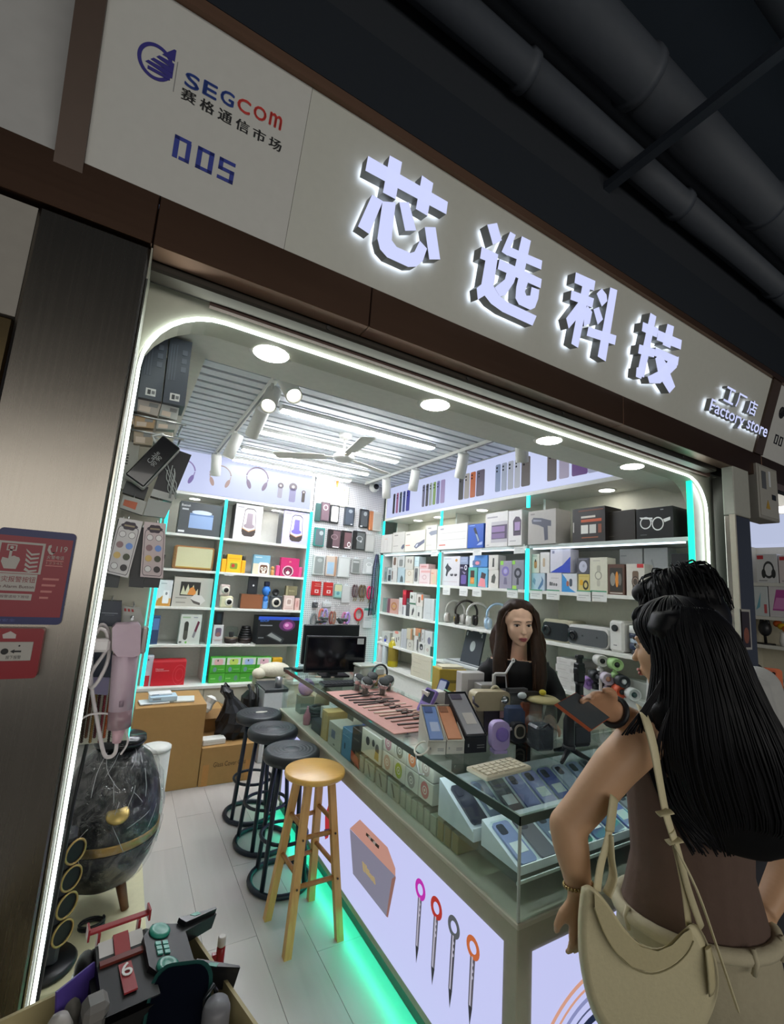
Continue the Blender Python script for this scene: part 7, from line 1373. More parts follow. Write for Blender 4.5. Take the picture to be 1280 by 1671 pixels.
# the tilted box
P = [on_y(*K('N', a, b), 1.42) for a, b in ((155, 925), (270, 1008), (490, 772), (385, 690))]
o0 = P[0]; ax = (P[3]-P[0]); bx_ = (P[1]-P[0]); L1, L2 = ax.length, bx_.length; ang = math.atan2(ax.z, ax.x)
t = thing('tilted_box', 'black gift box with white sides hanging tilted above the sticker packs', 'box', (o0.x, 1.42, o0.z), (0, -ang, 0)); t['group'] = G9
MB().box(0, 0, -L2, L1, .045, 0, 0, .003).build('white_base', mat('#b7b7b4', .4), t); MB().box(.002, -.012, -L2+.002, L1-.002, .008, -.002, 0, .003).build('black_lid', mat('#15161a', .15, coat=.6), t)
m = MB(); text(m, 'Cable', .018, L1*.55, -L2*.4, -.0125, 0, width=.04); text(m, '90 90', .016, L1*.52, -L2*.62, -.0125, 0, width=.035); m.build('lettering', mat('#8a8c8e', .4), t)
MB().tube([(L1*.9, YH-1.42, 0.01), (L1*.9, .02, .012), (L1*.92, .0, -.01)], .003, 6).tube([(L1*.8, -.01, 0), (L1*.9, .02, .02), (L1, -.01, 0)], .004, 6).build('hanger', mat('#c3c7c8', .2), t)
# sticker packs with eight little round badges
for pts, lab, tint, yy in (([(40, 1505), (178, 1537), (267, 1203), (128, 1178)], 'left sticker pack with eight round badges hanging by the LED strip', '#c6bfc2', 1.42), ([(250, 1530), (385, 1540), (405, 1215), (275, 1203)], 'right sticker pack with eight round badges, pinkish', '#c4b2b6', 1.43)):
    t, P, cx, cz = flat('N', lab, 'sticker pack', 'sticker_pack', pts, tint, yy, .006, grp=G9)
    sh = [('p', rrect(.06, .03, .94, .86, .09), '#4a4048'), ('p', rrect(.085, .04, .915, .85, .08), tint)]
    sh += [('p', [(.5+.33*cos(2*pi*i/24)*(1+.12*cos(2*pi*i/4)), .88+.075*sin(2*pi*i/24)*(1+.1*cos(2*pi*i/4))) for i in range(24)], '#3f3440'), ('p', [(.28, .865), (.72, .865), (.72, .895), (.28, .895)], '#8f7f6a')]
    bc = ['#d9d3d6', '#e0dbdc', '#8d6f74', '#6f8fd0', '#c9a86a', '#4a4d40', '#d9d6d8', '#3a3438']
    for k, c in enumerate(bc):
        u, v = (.3, .7)[k % 2], .72-.19*(k//2)
        sh += [('p', [(u+.15*cos(2*pi*i/14), v+.058*sin(2*pi*i/14)) for i in range(14)], '#5a4f56' if k in (0, 1, 6) else c), ('p', [(u+.13*cos(2*pi*i/14), v+.05*sin(2*pi*i/14)) for i in range(14)], c)]
    onpack(t, P, cx, cz, 'print', sh)
for pts, lab in (([(25, 1590), (118, 1596), (200, 1210), (118, 1185)], 'black strap pack behind the left sticker pack'), ([(182, 1590), (270, 1596), (285, 1240), (215, 1230)], 'black strap pack between the two sticker packs'), ([(268, 1592), (360, 1596), (400, 1400), (300, 1380)], 'black strap pack behind the right sticker pack')):
    flat('N', lab, 'pack', 'black_pack', pts, '#10131c', 1.46, .03, grp=G9)
t, P, cx, cz = flat('O', 'dark navy box with a thin white text line above the hair styler', 'box', 'navy_box', [(372, 232), (520, 240), (528, 80), (385, 75)], '#1b2036', 1.47, .04, grp=G9)
onpack(t, P, cx, cz, 'print', [('p', [(.15, .5), (.85, .5), (.85, .53), (.15, .53)], '#8f949f'), ('p', [(.3, .43), (.7, .43), (.7, .45), (.3, .45)], '#6b707c')])
t, P, cx, cz = flat('O', 'crinkled clear pack with red dots right of the navy box', 'pack', 'clear_pack', [(530, 212), (668, 215), (640, 125), (533, 110)], '#b3b2ad', 1.50, .03, grp=G9)
onpack(t, P, cx, cz, 'print', [('p', [(.08+.2*k, .7), (.2+.2*k, .7), (.2+.2*k, .88), (.08+.2*k, .88)], '#a83a3a') for k in range(3)])
t, P, cx, cz = flat('O', 'navy box hanging behind the coiled white cable', 'box', 'navy_box', [(345, 555), (455, 555), (470, 400), (355, 395)], '#23283e', 1.53, .03, grp=G9)
t, P, cx, cz = flat('O', 'lilac card pack under the navy box by the cable', 'pack', 'card_pack', [(335, 655), (440, 662), (452, 552), (345, 552)], '#8f86a8', 1.525, .02, grp=G9)
# hair styler
def pO(x, y, yy): return on_y(*K('O', x, y), yy)
c0 = pO(535, 560, 1.42); t = thing('hair_styler', 'lilac pink hair styler hanging head up with its cable', 'hair styler', c0); pk = mat('#b89fae', .4)
q = [pO(a, b, 1.42)-c0 for a, b in ((468, 240), (490, 218), (630, 215), (645, 235), (640, 400), (600, 415), (500, 412), (468, 370))]
MB().prism([(p.x, p.z) for p in q], -.03, .035, 0).build('head', pk, t)
A, B, C_, D = (pO(*q_, 1.42)-c0 for q_ in ((550, 405), (520, 750), (510, 862), (495, 955)))
MB().tube([A, A*.5+B*.5, B], [.030, .029, .028], 18).build('handle', pk, t); MB().tube([B, C_], [.028, .027], 18).build('clear_sleeve', mat('#8f737c', .25), t); MB().tube([C_, D], [.017, .010], 14).build('cable_guard', mat('#c9a0ac', .4), t)
MB().tube([B*.9+A*.1+Vector((0, -.031, 0)), B*.8+A*.2+Vector((0, -.031, 0))], .005, 8).build('button', mat('#7f6a78', .4), t)
MB().box(q[4].x-.004, -.02, q[4].z, q[4].x+.012, .02, q[3].z, 0, .004).build('grille', mat('#a5a09c', .3, .5), t)
MB().tube([(0.0, YH-1.42, q[1].z+.012), (0, 0, q[1].z+.012)], .004, 6).build('bracket', mat('#b9bcc0', .3, .8), t)
cabm = mat('#cfc4c6', .4)
pts = [pO(*q_)-c0 for q_ in ((495, 960, 1.42), (485, 1020, 1.42), (450, 1045, 1.42), (415, 1020, 1.43), (380, 850, 1.44), (345, 650, 1.45), (335, 480, 1.45), (360, 300, 1.45), (400, 225, 1.45), (440, 260, 1.45), (450, 380, 1.44), (430, 480, 1.43), (370, 590, 1.43), (330, 610, 1.44), (340, 520, 1.44), (420, 400, 1.43), (440, 330, 1.42), (430, 270, 1.42), (390, 250, 1.42), (370, 280, 1.42))]
def smooth(P, n=4):
    out = []
    for i in range(len(P)-1):
        p0, p1, p2, p3 = P[max(i-1, 0)], P[i], P[i+1], P[min(i+2, len(P)-1)]
        for k in range(n):
            s = k/n; out.append(.5*((2*p1)+(p2-p0)*s+(2*p0-5*p1+4*p2-p3)*s*s+(3*p1-p0-3*p2+p3)*s**3))
    return out+[P[-1]]
MB().tube(smooth(pts), .0048, 7).build('cable', cabm, t)
pp_ = pO(405, 345, 1.41)-c0; MB().box(pp_.x-.022, -.03, pp_.z-.018, pp_.x+.018, 0, pp_.z+.014, 0, .006).build('plug', cabm, t)
pts = [pO(*q_)-c0 for q_ in ((265, 820, 1.42), (320, 785, 1.42), (400, 775, 1.42), (480, 790, 1.42), (540, 860, 1.42), (565, 950, 1.43), (520, 1030, 1.43))]
MB().tube(smooth(pts), .0026, 6).build('thin_lead', cabm, t)
# beaded strings
bc = [('#3a2a22', 'dark brown'), ('#5a3a2a', 'brown'), ('#8a6a3a', 'bronze'), ('#4a2026', 'dark red'), ('#7a2a34', 'crimson'), ('#a5532c', 'rust'), ('#2c2420', 'black brown'), ('#6b4f34', 'olive brown')]
xs_ = [285, 312, 338, 365, 395, 425, 452, 480]
for k, (c, nm) in enumerate(bc):
    top = pO(xs_[k]+50, 480+20*(k % 3), 1.55); bot = pO(xs_[k]-8, 950-30*(k % 2), 1.55); t = thing('bead_string', f'{nm} beaded string hanging behind the white cable by the left jamb', 'bead string', bot); t['group'] = 'beaded strings by the left jamb'
    d = top-bot; m = MB(); n_ = 34
    for i in range(n_): m.ell(tuple(d*(i/(n_-1))), .0042, 6, 4)
    m.build('beads', mat(c, .25, .3), t); MB().tube([d, d+Vector((0, YH-1.55, .004))], .0015, 5).build('peg_hook', mat('#b9bcc0', .3, .8), t)
# black rod leaning by the jamb
a_, b_ = pO(330, 880, 1.75), pO(222, 1350, 1.75); t = thing('black_rod', 'thin black rod leaning beside the LED strip above the tower speaker', 'rod', (b_.x, 1.75, 0)); MB().tube([(.015-.03, .0, .0), (0, 0, b_.z), (a_.x-b_.x, 0, a_.z)], .0055, 8).build('rod', mat('#101114', .4), t); MB().cyl((-.015, 0, 0), .012, .02, 10).build('rubber_foot', mat('#17181a', .6), t)
# ================================================================== fire alarm signs on the steel pillar
fs_ = thing('fire_notice', 'red fire alarm notice with blue border on the left steel pillar', 'sign', (-.155, YP-.0055, 1.48)); fr_ = mat('#8e1a2c', .4); fw = mat('#b9b4ae', .5); fb = mat('#1e2460', .4)
MB().prism(rrect(-.06, 0, .062, .18, .008), 0, .003).build('blue_plate', fb, fs_); MB().box(-.058, -.0008, .014, .058, 0, .166).build('red_field', fr_, fs_)
m = MB(); ms = [fw, fr_, mat('#c97f7c', .5), mat('#2a2e66', .5)]
def q_(x0, z0, x1, z1, mi=0, y=0): m.box(x0, -.0014-y, z0, x1, -.0008, z1, mi)
q_(-.056, .095, .015, .155); q_(-.052, .098, .011, .151, 1, .0003)
q_(-.043, .137, -.028, .149, 0, .0006); q_(-.041, .139, -.030, .147, 1, .0009); m.prism(circ(-.0355, .143, .003, 10), -.0026, -.002, 0)
m.prism([(-.038, .142), (-.034, .142), (-.034, .126), (-.030, .128), (-.026, .126), (-.022, .125), (-.020, .121), (-.024, .103), (-.042, .103), (-.048, .116), (-.047, .124), (-.038, .122)], -.002, -.0012, 0)
for k in range(5): m.prism([(-.014+.001*k, .143-.009*k), (-.004, .134-.008*k), (.008, .136-.008*k), (.008, .133-.008*k), (-.004, .130-.008*k), (-.012, .138-.009*k)], -.002, -.0012, 0)
q_(-.056, .062, .011, .094); q_(-.056, .045, .008, .057, 0)
for k in range(4): q_(.020, .085-.012*k, .046-.004*k, .089-.012*k, 2)
q_(.020, .112, .048, .114, 2); q_(.020, .122, .048, .124, 2)
m.prism([(.020, .152), (.024, .154), (.025, .149), (.023, .146), (.026, .139), (.031, .137), (.032, .140), (.028, .134), (.023, .136), (.019, .143)], -.0016, -.0008, 0)
m.build('pictogram', ms, fs_)
m = MB(); text(m, '火灾报警按钮', .012, -.022, .083, -.0018, 0, width=.062); text(m, 'Fire Alarm Button', .008, -.022, .070, -.0018, 1, width=.062); m.build('lettering', [mat('#8a2030', .5), mat('#55252c', .5)], fs_)
m = MB(); text(m, '119', .016, .042, .146, -.0014, 0, width=.018); text(m, '火警电话', .008, .034, .129, -.0014, 0, width=.028); text(m, '12345', .007, .034, .118, -.0014, 1, width=.026); text(m, '火灾报警请按下按钮', .006, -.024, .051, -.0018, 2, width=.056); text(m, '消防安全', .006, -.03, .007, -.0004, 3, width=.04); m.build('side_lettering', [fw, mat('#b98a80', .5), mat('#6a4a50', .5), mat('#5a62a0', .5)], fs_)
fa = thing('alarm_button', 'red break glass alarm box under the fire notice on the pillar', 'alarm', (-.17, YP-.0055, 1.385)); MB().prism(rrect(-.055, 0, .055, .09, .006), -.022, .003).build('case', mat('#8f1220', .35), fa)
MB().box(-.052, -.0235, .032, .042, -.022, .066, 0, .001).build('white_plate', mat('#b5b1aa', .5), fa)
m = MB(); m.prism(circ(.002, .049, .0055, 14), -.0245, -.0235, 0); m.prism([(-.006, .049), (-.014, .0525), (-.014, .0505), (-.03, .0505), (-.03, .0475), (-.014, .0475), (-.014, .0455)], -.0245, -.0235, 0); m.prism([(.010, .049), (.016, .0525), (.016, .0505), (.026, .0505), (.026, .0475), (.016, .0475), (.016, .0455)], -.0245, -.0235, 0)
m.prism(circ(.022, .059, .0015, 8), -.0245, -.0235, 0); m.prism(circ(-.02, .059, .0015, 8), -.0245, -.0235, 0); m.build('arrows', mat('#17181a', .5), fa)
m = MB(); text(m, '按下报警', .007, .016, .038, -.0238, 0, width=.022); m.build('lettering', mat('#3a3a3c', .5), fa); m = MB(); m.prism([(-.004, .072), (.014, .072), (.014, .079), (.005, .085), (-.006, .079)], -.0228, -.022, 0); m.build('house_emblem', mat('#c4b8b4', .5), fa)
# ================================================================== electric box and the next shop
eb = thing('meter_box', 'grey electric meter box on the post under the next sign', 'meter box', (3.07, YP-.02, 2.10)); MB().box(-.125, 0, 0, .125, .10, .31, 0, .004).build('case', mat('#8f8c84', .45), eb)
MB().box(-.108, -.003, .015, .108, 0, .295, 0, .002).build('door', mat('#a09d94', .4), eb); MB().box(-.085, -.005, .17, -.035, -.003, .27).build('window', mat('#5d5f62', .2), eb); MB().box(.0, -.006, .19, .02, -.003, .28).build('notice', mat('#cfd2d4', .4), eb); MB().box(.03, -.006, .12, .075, -.003, .15).build('black_plate', mat('#1e1f21', .4), eb)
MB().prism([(-.05, .06), (.0, .06), (-.025, .11)], -.0045, -.003).build('warning_triangle', mat('#a8852e', .5), eb)
nx = 5.0
nsu = thing('display_shelves', 'white shelves of the next shop at the right edge of the photo', 'shelf unit', (nx, 0, 0)); MB().box(.30, 1.40, .3, .32, 2.05, 2.9).build('back_panel', mat('#cfc9b6', .5), nsu); MB().box(0, 2.03, .3, .30, 2.05, 2.9).build('side_panel', mat('#c4bfae', .5), nsu)
for z in (1.848, 1.55, 1.30, 1.0, .6): MB().box(0, 1.40, z-.03, .30, 2.03, z).build('shelf', mat('#d9dad4', .4), nsu)
MB().box(-.002, 1.40, 2.20, .30, 2.03, 2.46).build('lit_header', mat('#c9d2f0', emit=.8), nsu); MB().box(-.01, 1.40, 2.49, .10, 2.03, 2.53).build('light_strip', mat('#f4f6ff', emit=7), nsu)
def nb(lab, u0, u1, vt, vb, z, c, it): A = on_x(u0, vb, nx+.02); B = on_x(u1, vb, nx+.02); T = on_x((u0+u1)/2, vt, nx+.02); return pbox(lab, A.y-B.y, T.z-z, .1, c, it, (nx+.02, (A.y+B.y)/2, z+.0005), R(-90))
HPB = [('o', .58, .45, .26, .30, .72, '#3a3c40'), ('e', .34, .32, .1, .16, '#2f3134'), ('e', .80, .32, .1, .16, '#2f3134'), ('r', .06, .82, .36, .95, '#c23a44'), ('r', .1, .06, .5, .09, '#8d8f90')]
nb('white headphone box with a red corner in the next shop', 1236, 1271, 904, 948, 1.848, '#d6d8da', HPB); nb('second headphone box cut by the photo edge in the next shop', 1273, 1310, 906, 950, 1.848, '#dcd0d2', HPB)
nb('pale box with a blue sketch in the next shop', 1233, 1255, 957, 1000, 1.55, '#cdd6da', [('p', [(.1, .2), (.5, .8), (.4, .3)], '#6fb0c4'), ('r', .7, .1, .9, .4, '#c45a62')]); nb('box with a magenta tablet picture in the next shop', 1257, 1310, 955, 1003, 1.55, '#d6d3d8', [('p', [(.1, .2), (.25, .85), (1, .85), (1, .2)], '#b04a9a'), ('p', [(.12, .25), (.24, .6), (1, .6), (1, .25)], '#d487c4')])
p = on_x(1250, 1042, nx+.1); t = thing('headphones', 'black headphones on a stand in the next shop', 'headphones', (p.x, p.y, 1.30)); MB().cyl((0, 0, 0), .07, .012, 20).tube([(0, 0, .01), (0, .01, .2)], .012, 8).build('stand', mat('#1c1d1f', .4), t); MB().ell((0, .0, .14), (.05, .05, .07)).build('ear_cup', mat('#24262a', .4), t); MB().tube([(.0, .03*cos(a*.3)-.0, .17+.06*sin(a*.3)) for a in range(11)], .014, 8).build('headband', mat('#2a2c30', .4), t)
p = on_x(1277, 1020, nx+.1); t = thing('flower_vase', 'white vase of orange and yellow flowers in the next shop', 'vase', (p.x, p.y, 1.30)); MB().lathe([(.02, 0), (.03, .04), (.018, .10), (.022, .12)], 14).build('vase_body', mat('#d8d8d6', .3), t)
for k, (c, a) in enumerate((('#d8702c', -.04), ('#e0b422', .0), ('#d8662c', .04))): MB().ell((a*.6, a, .15+.02*k), (.03, .035, .03), 10, 7).build('flower', mat(c, .6), t)
# ================================================================== open bin of toys in the foreground
BZ = .88
c1, c2, c3 = on_z(40, 1644, BZ), on_z(312, 1514, BZ), on_z(400, 1657, BZ); ex = (c2-c1).normalized(); ey = Vector((ex.y, -ex.x, 0))
c1 = c2-ex*.40
binm = mat('#b3a67c', .6); tb = thing('toy_bin', 'open cream cardboard bin of toys in the foreground', 'bin', (c2.x, c2.y, 0), math.atan2(ex.y, ex.x))
MB().box(-.40, -.006, 0, 0, 0, BZ).build('wall', binm, tb); MB().box(-.006, -.34, 0, 0, -.0065, BZ).build('wall', binm, tb); MB().box(-.40, -.34, 0, -.394, -.0065, BZ).build('wall', binm, tb); MB().box(-.3935, -.34, 0, -.0065, -.334, BZ).build('wall', binm, tb)
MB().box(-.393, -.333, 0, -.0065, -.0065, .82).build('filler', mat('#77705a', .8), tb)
TB = .8205
tk = mat('#17181b', .3); tkg = mat('#0d0e11', .5); tr_ = mat('#9a2f33', .4); twh = mat('#c9c6c4', .4); teal = mat('#2f8f7c', .35)
def qz(x, y, z): return on_z(*K('Q', x, y), z)
p = qz(545, 1075, .885); t = thing('toy_car', 'black toy racing car with red wing and a white number 6', 'toy car', (p.x+.004, p.y-.004, TB+.012), R(8))
# local -y is the nose towards the viewer
t.scale = (1.1, 1.2, 1.05)
MB().prism([(-.038, -.075), (.038, -.075), (.043, -.03), (.043, .05), (.033, .075), (-.033, .075), (-.043, .05), (-.043, -.03)], .02, .062, 0, plane='xy').build('body', tkg, t)
MB().prism([(-.055, .055), (-.08, .078), (.01, .082), (.04, .09), (.055, .075), (.06, .055)], -.036, .036, 0, plane='yz').build('bonnet', tkg, t)
MB().box(-.009, -.060, .0805, .009, -.005, .083).build('red_stripe', tr_, t)
m = MB(); me = text_mesh('6', .035, .0006); m.add([(v.co.x, v.co.y-.022, .0845+v.co.z) for v in me.vertices], [tuple(q.vertices) for q in me.polygons]); m.build('number', mat('#e6e4e2', .4), t)
MB().prism([(.012, .085), (.045, .095), (.055, .08), (.055, .06), (.012, .06)], -.011, .011, 0, plane='yz').build('red_roof_band', tr_, t)
for sg in (-1, 1): MB().prism([(.018, .084), (.042, .0925), (.053, .078), (.052, .06), (.018, .06)], sg*.012, sg*.032, 0, plane='yz').build('white_panel', twh, t)
MB().box(-.033, .002, .078, .033, .012, .086).build('windscreen_bar', mat('#6a2a20', .4), t)
MB().box(-.045, .056, .098, .045, .068, .102, 0, .001).box(-.047, .052, .092, -.044, .072, .110).box(.044, .052, .092, .047, .072, .110).build('rear_wing', tr_, t)
for x in (-.03, .03): MB().box(x-.002, .052, .06, x+.002, .064, .099).build('wing_strut', tr_, t)
for x in (-.043, .043):
    for y in (-.046, .044): MB().ell((x, y, .05), (.017, .034, .028), 14, 10).build('fender', tkg, t)
for x in (-.048, .048):
    for y in (-.05, .048): MB().cyl((x-.011, y, .026), .026, .022, 18, 0, 'x', .004).build('wheel', tk, t)
p = qz(450, 1180, .91); t = thing('strap_clip', 'grey plastic clip leaning across the nose of the toy car', 'clip', (p.x-.01, p.y-.02, TB), R(10)); MB().box(-.014, -.02, 0, .014, .0, .10, 0, .006).build('upright', mat('#6b6a68', .5), t); MB().box(-.017, -.022, .085, .017, .016, .112, 0, .007).build('hood', mat('#777573', .5), t)
p = qz(335, 1150, .90); t = thing('purple_card', 'flat purple card standing left of the toy car', 'card', (p.x, p.y, TB), (R(-12), 0, R(40))); MB().box(-.03, 0, 0, .035, .004, .10).build('card_sheet', mat('#57449a', .5), t); MB().box(-.028, -.0006, .005, .033, 0, .018).build('print', mat('#453780', .5), t)
p = qz(840, 868, .92); t = thing('game_controller', 'black robot styled game controller with teal buttons', 'controller', (p.x, p.y, .905), (R(14), R(-4), R(96))); t.scale = (1.15, 1.15, 1.1)
MB().prism([(-.055, .02), (-.03, .038), (.03, .038), (.055, .02), (.05, -.02), (.070, -.092), (.064, -.094), (.03, -.03), (-.03, -.03), (-.064, -.094), (-.070, -.092), (-.05, -.02)], -.012, .012, 0, plane='xy').build('body', tkg, t)
for x in (-.036, .036): MB().lathe([(.0165, .012), (.0165, .015), (.013, .0175), (.009, .016), (.0, .016)], 18, 0, (x, .012, 0)).build('thumb_stick', teal, t)
for i in range(3):
    for j in range(2): MB().box(-.013+.0095*i, .004+.011*j, .012, -.006+.0095*i, .012+.011*j, .0145).build('button', mat('#4fa596', .4), t)
for sg in (-1, 1):
    MB().prism([(sg*.052, -.02), (sg*.070, -.092), (sg*.066, -.092), (sg*.040, -.03)], .012, .02, 0, plane='xy').build('fin', tk, t); MB().prism([(sg*.056, -.04), (sg*.062, -.055), (sg*.056, -.06), (sg*.052, -.048)], .020, .0206, 0, plane='xy').build('teal_mark', teal, t)
MB().box(-.05, -.02, -.074, .05, .03, -.0125).build('cradle', tk, t)
p = qz(890, 1205, .90); t = thing('toy_screen', 'rounded black glossy toy screen with teal rim, front right in the bin', 'toy', (p.x, p.y, TB), R(-16)); t.scale = (1.1, 1.1, 1.1); m = MB(); m.T = Matrix.Translation((0, 0, .055)) @ Matrix.Rotation(R(-38), 4, 'X'); m.prism(rrect(-.045, -.055, .045, .06, .026), 0, .022, 0, True).build('rim', mat('#2b5a55', .2, .4), t)
m = MB(); m.T = Matrix.Translation((0, 0, .055)) @ Matrix.Rotation(R(-38), 4, 'X'); m.prism(rrect(-.040, -.05, .040, .055, .023), -.002, 0, 0, True).build('screen', mat('#0b0f1a', .12, coat=.6), t); MB().box(-.025, .0, 0, .025, .05, .05, 0, .008).build('stand', tk, t)
p = qz(1150, 1210, .89); t = thing('grey_cylinder', 'grey plastic tube standing at the right in the toy bin', 'tube', (p.x-.012, p.y-.01, TB)); MB().lathe([(.022, 0), (.022, .075), (.018, .085), (.0, .087)], 20).build('tube', mat('#75757a', .45), t); MB().lathe([(.0225, .035), (.0225, .04)], 20).build('seam_ring', mat('#5b5b60', .4), t)
p = qz(1050, 1170, .90); t = thing('chain_hook', 'small dark metal hook between the screen and the grey tube', 'hook', (p.x, p.y, TB)); MB().tube([(0, 0, 0), (0, 0, .08), (.012, .004, .092), (.018, .004, .08)], .004, 6).tube([(0, .008, .0), (0.006, .008, .06)], .004, 6).build('hook', mat('#3a3e42', .25, .7), t)
p = qz(200, 1300, .89); t = thing('white_capsule', 'white rounded gadget at the bottom left of the toy bin', 'gadget', (p.x, p.y-.005, TB)); MB().lathe([(.018, 0), (.022, .02), (.021, .06), (.012, .078), (0, .081)], 18).build('shell', mat('#b3afab', .4), t); MB().lathe([(.0222, .03), (.0222, .033)], 18).build('seam_ring', mat('#8d8a86', .4), t)
p = qz(300, 1240, .88); t = thing('grey_pouch', 'crumpled grey pouch behind the white gadget in the bin', 'pouch', (p.x-.012, p.y+.012, TB)); MB().ell((0, 0, .038), (.022, .025, .036), 14, 8).build('pouch_body', mat('#77736c', .8, bump=1, scale=60), t)
p = qz(640, 1250, .88); t = thing('dark_toy', 'dark angular toy lying under the nose of the car', 'toy', (p.x, p.y-.03, TB), R(20)); MB().prism([(-.04, -.02), (.03, -.025), (.045, .0), (.02, .025), (-.035, .02)], 0, .03, 0, plane='xy').build('hull', mat('#2a2a2c', .3), t); MB().prism([(-.02, -.01), (.02, -.012), (.02, .012), (-.02, .01)], .03, .038, 0, plane='xy').build('deck', mat('#8a8886', .4), t)
p = qz(1110, 870, .87); t = thing('lighter', 'red lighter with white top clipped on the rim of the toy bin', 'lighter', (p.x+.012, p.y+.004, .81)); MB().cyl((0, 0, 0), .0085, .055, 14, 0, 'z', .002).build('barrel', mat('#9a1f26', .3), t); MB().cyl((0, 0, .055), .008, .018, 14, 0, 'z', .002).build('cap', mat('#c9c4be', .4), t)
MB().box(-.016, -.004, .02, -.008, .004, .045).build('clip', mat('#9a1f26', .3), t)
# ================================================================== people
def on_d(u, v, d): return Vector((0, 0, EYE))+Vector(ray(u, v)*d)
def loft(mb, secs, yaw, n=22, m=0):
    # rings lying level; right hand vector and facing from the yaw (0 = world +y, clockwise)
    r_, f_ = Vector((cos(yaw), -sin(yaw), 0)), Vector((sin(yaw), cos(yaw), 0)); vs = []; k = len(secs)
    for c, a, b in secs:
        for i in range(n): t = 2*pi*i/n; vs.append(Vector(c)+r_*(a*cos(t))+f_*(b*sin(t)))
    fs = [(i*n+q, i*n+(q+1) % n, (i+1)*n+(q+1) % n, (i+1)*n+q) for i in range(k-1) for q in range(n)]
    if secs[0][0][2] > secs[-1][0][2]: fs = [f[::-1] for f in fs]
    cap0, cap1 = tuple(range(n)), tuple((k-1)*n+q for q in range(n))
    fs += [cap0[::-1], cap1] if secs[0][0][2] < secs[-1][0][2] else [cap0, cap1[::-1]]
    return mb.add(vs, fs, m, True)
def fused(mb, name, mm, parent, voxel=.007, smooth=6, origin=None):
    # union of overlapping volumes turned into one continuous skin
    me = bpy.data.meshes.new('tmp'); me.from_pydata(mb.v, [], mb.f); o = bpy.data.objects.new('tmp', me); col.objects.link(o)
    r_ = o.modifiers.new('r', 'REMESH'); r_.mode = 'VOXEL'; r_.voxel_size = voxel
    s_ = o.modifiers.new('s', 'SMOOTH'); s_.factor = .5; s_.iterations = smooth
    me2 = bpy.data.meshes.new_from_object(o.evaluated_get(bpy.context.evaluated_depsgraph_get())); bpy.data.objects.remove(o); bpy.data.meshes.remove(me)
    me2.name = name; me2.materials.clear(); me2.materials.append(mm)
    me2.polygons.foreach_set('use_smooth', [True]*len(me2.polygons)); me2.polygons.foreach_set('material_index', [0]*len(me2.polygons))
    if origin is not None: me2.transform(Matrix.Translation(-Vector(origin)))
    ob = bpy.data.objects.new(name, me2); col.objects.link(ob); ob.parent = parent; return ob
def at(mb, name, mm, parent, origin, **kw):
    mb.v = [tuple(Vector(p)-Vector(origin)) for p in mb.v]; return mb.build(name, mm, parent, **kw)
def head_shape(mb, c, yaw, pitch=0, roll=0, s=1):
    T = Matrix.Translation(c) @ Matrix.Rotation(-yaw, 4, 'Z') @ Matrix.Rotation(-pitch, 4, 'X') @ Matrix.Rotation(roll, 4, 'Y') @ Matrix.Scale(s, 4)
    mb.T = T
    mb.ell((0, -.012, .028), (.073, .090, .080), 24, 16).ell((0, .022, -.028), (.060, .066, .080), 24, 16).ell((0, .052, -.090), (.026, .024, .022), 14, 10).ell((0, .03, -.070), (.045, .045, .035), 16, 10)
    for sg in (-1, 1):
        mb.ell((sg*.033, .050, -.030), (.024, .026, .028), 14, 10); mb.ell((sg*.074, -.006, -.012), (.009, .018, .030), 12, 8)
    mb.tube([(0, .082, .008), (0, .094, -.012), (0, .103, -.030)], [.006, .007, .009], 10).ell((0, .102, -.033), (.013, .011, .009), 12, 8)
    mb.ell((0, .068, .020), (.048, .018, .012), 14, 8).ell((0, .082, -.060), (.020, .012, .010), 12, 8).ell((0, .080, -.072), (.016, .011, .007), 12, 8)
    mb.T = None; return T
def face_parts(T, parent, origin, lipc='#a4565a', browc='#2a1d18', lids=True):
    m = MB(); m.T = T
    for sg in (-1, 1): m.ell((sg*.029, .073, -.001), (.0135, .0085, .0062), 14, 9)
    at(m, 'eye_whites', mat('#d6cfc8', .3), parent, origin)
    m = MB(); m.T = T
    for sg in (-1, 1): m.ell((sg*.029+.001, .0795, -.0015), (.0062, .0035, .0056), 12, 8)
    at(m, 'irises', mat('#20140f', .15), parent, origin)
    m = MB(); m.T = T
    for sg in (-1, 1): m.tube([(sg*.0150, .0795, -.001), (sg*.022, .0825, .0042), (sg*.030, .0825, .0056), (sg*.040, .0775, .0034), (sg*.0455, .073, .0005)], [.0012, .0019, .0021, .0018, .0010], 6)
    at(m, 'eyelashes', mat('#17100d', .5), parent, origin)
    m = MB(); m.T = T
    for sg in (-1, 1): m.tube([(sg*.012, .0865, .018), (sg*.026, .0865, .0225), (sg*.042, .0775, .020), (sg*.049, .070, .015)], [.0022, .0027, .0022, .001], 6, flat=.6)
    at(m, 'eyebrows', mat(browc, .7), parent, origin)
    m = MB(); m.T = T
    m.tube([(-.021, .086, -.0640), (-.010, .0945, -.0612), (0, .0955, -.0622), (.010, .0945, -.0612), (.021, .086, -.0640)], [.0015, .0042, .0046, .0042, .0015], 8)
    m.tube([(-.018, .086, -.0660), (-.008, .0930, -.0712), (0, .0940, -.0722), (.008, .0930, -.0712), (.018, .086, -.0660)], [.0015, .0046, .0052, .0046, .0015], 8)
    at(m, 'lips', mat(lipc, .4), parent, origin)
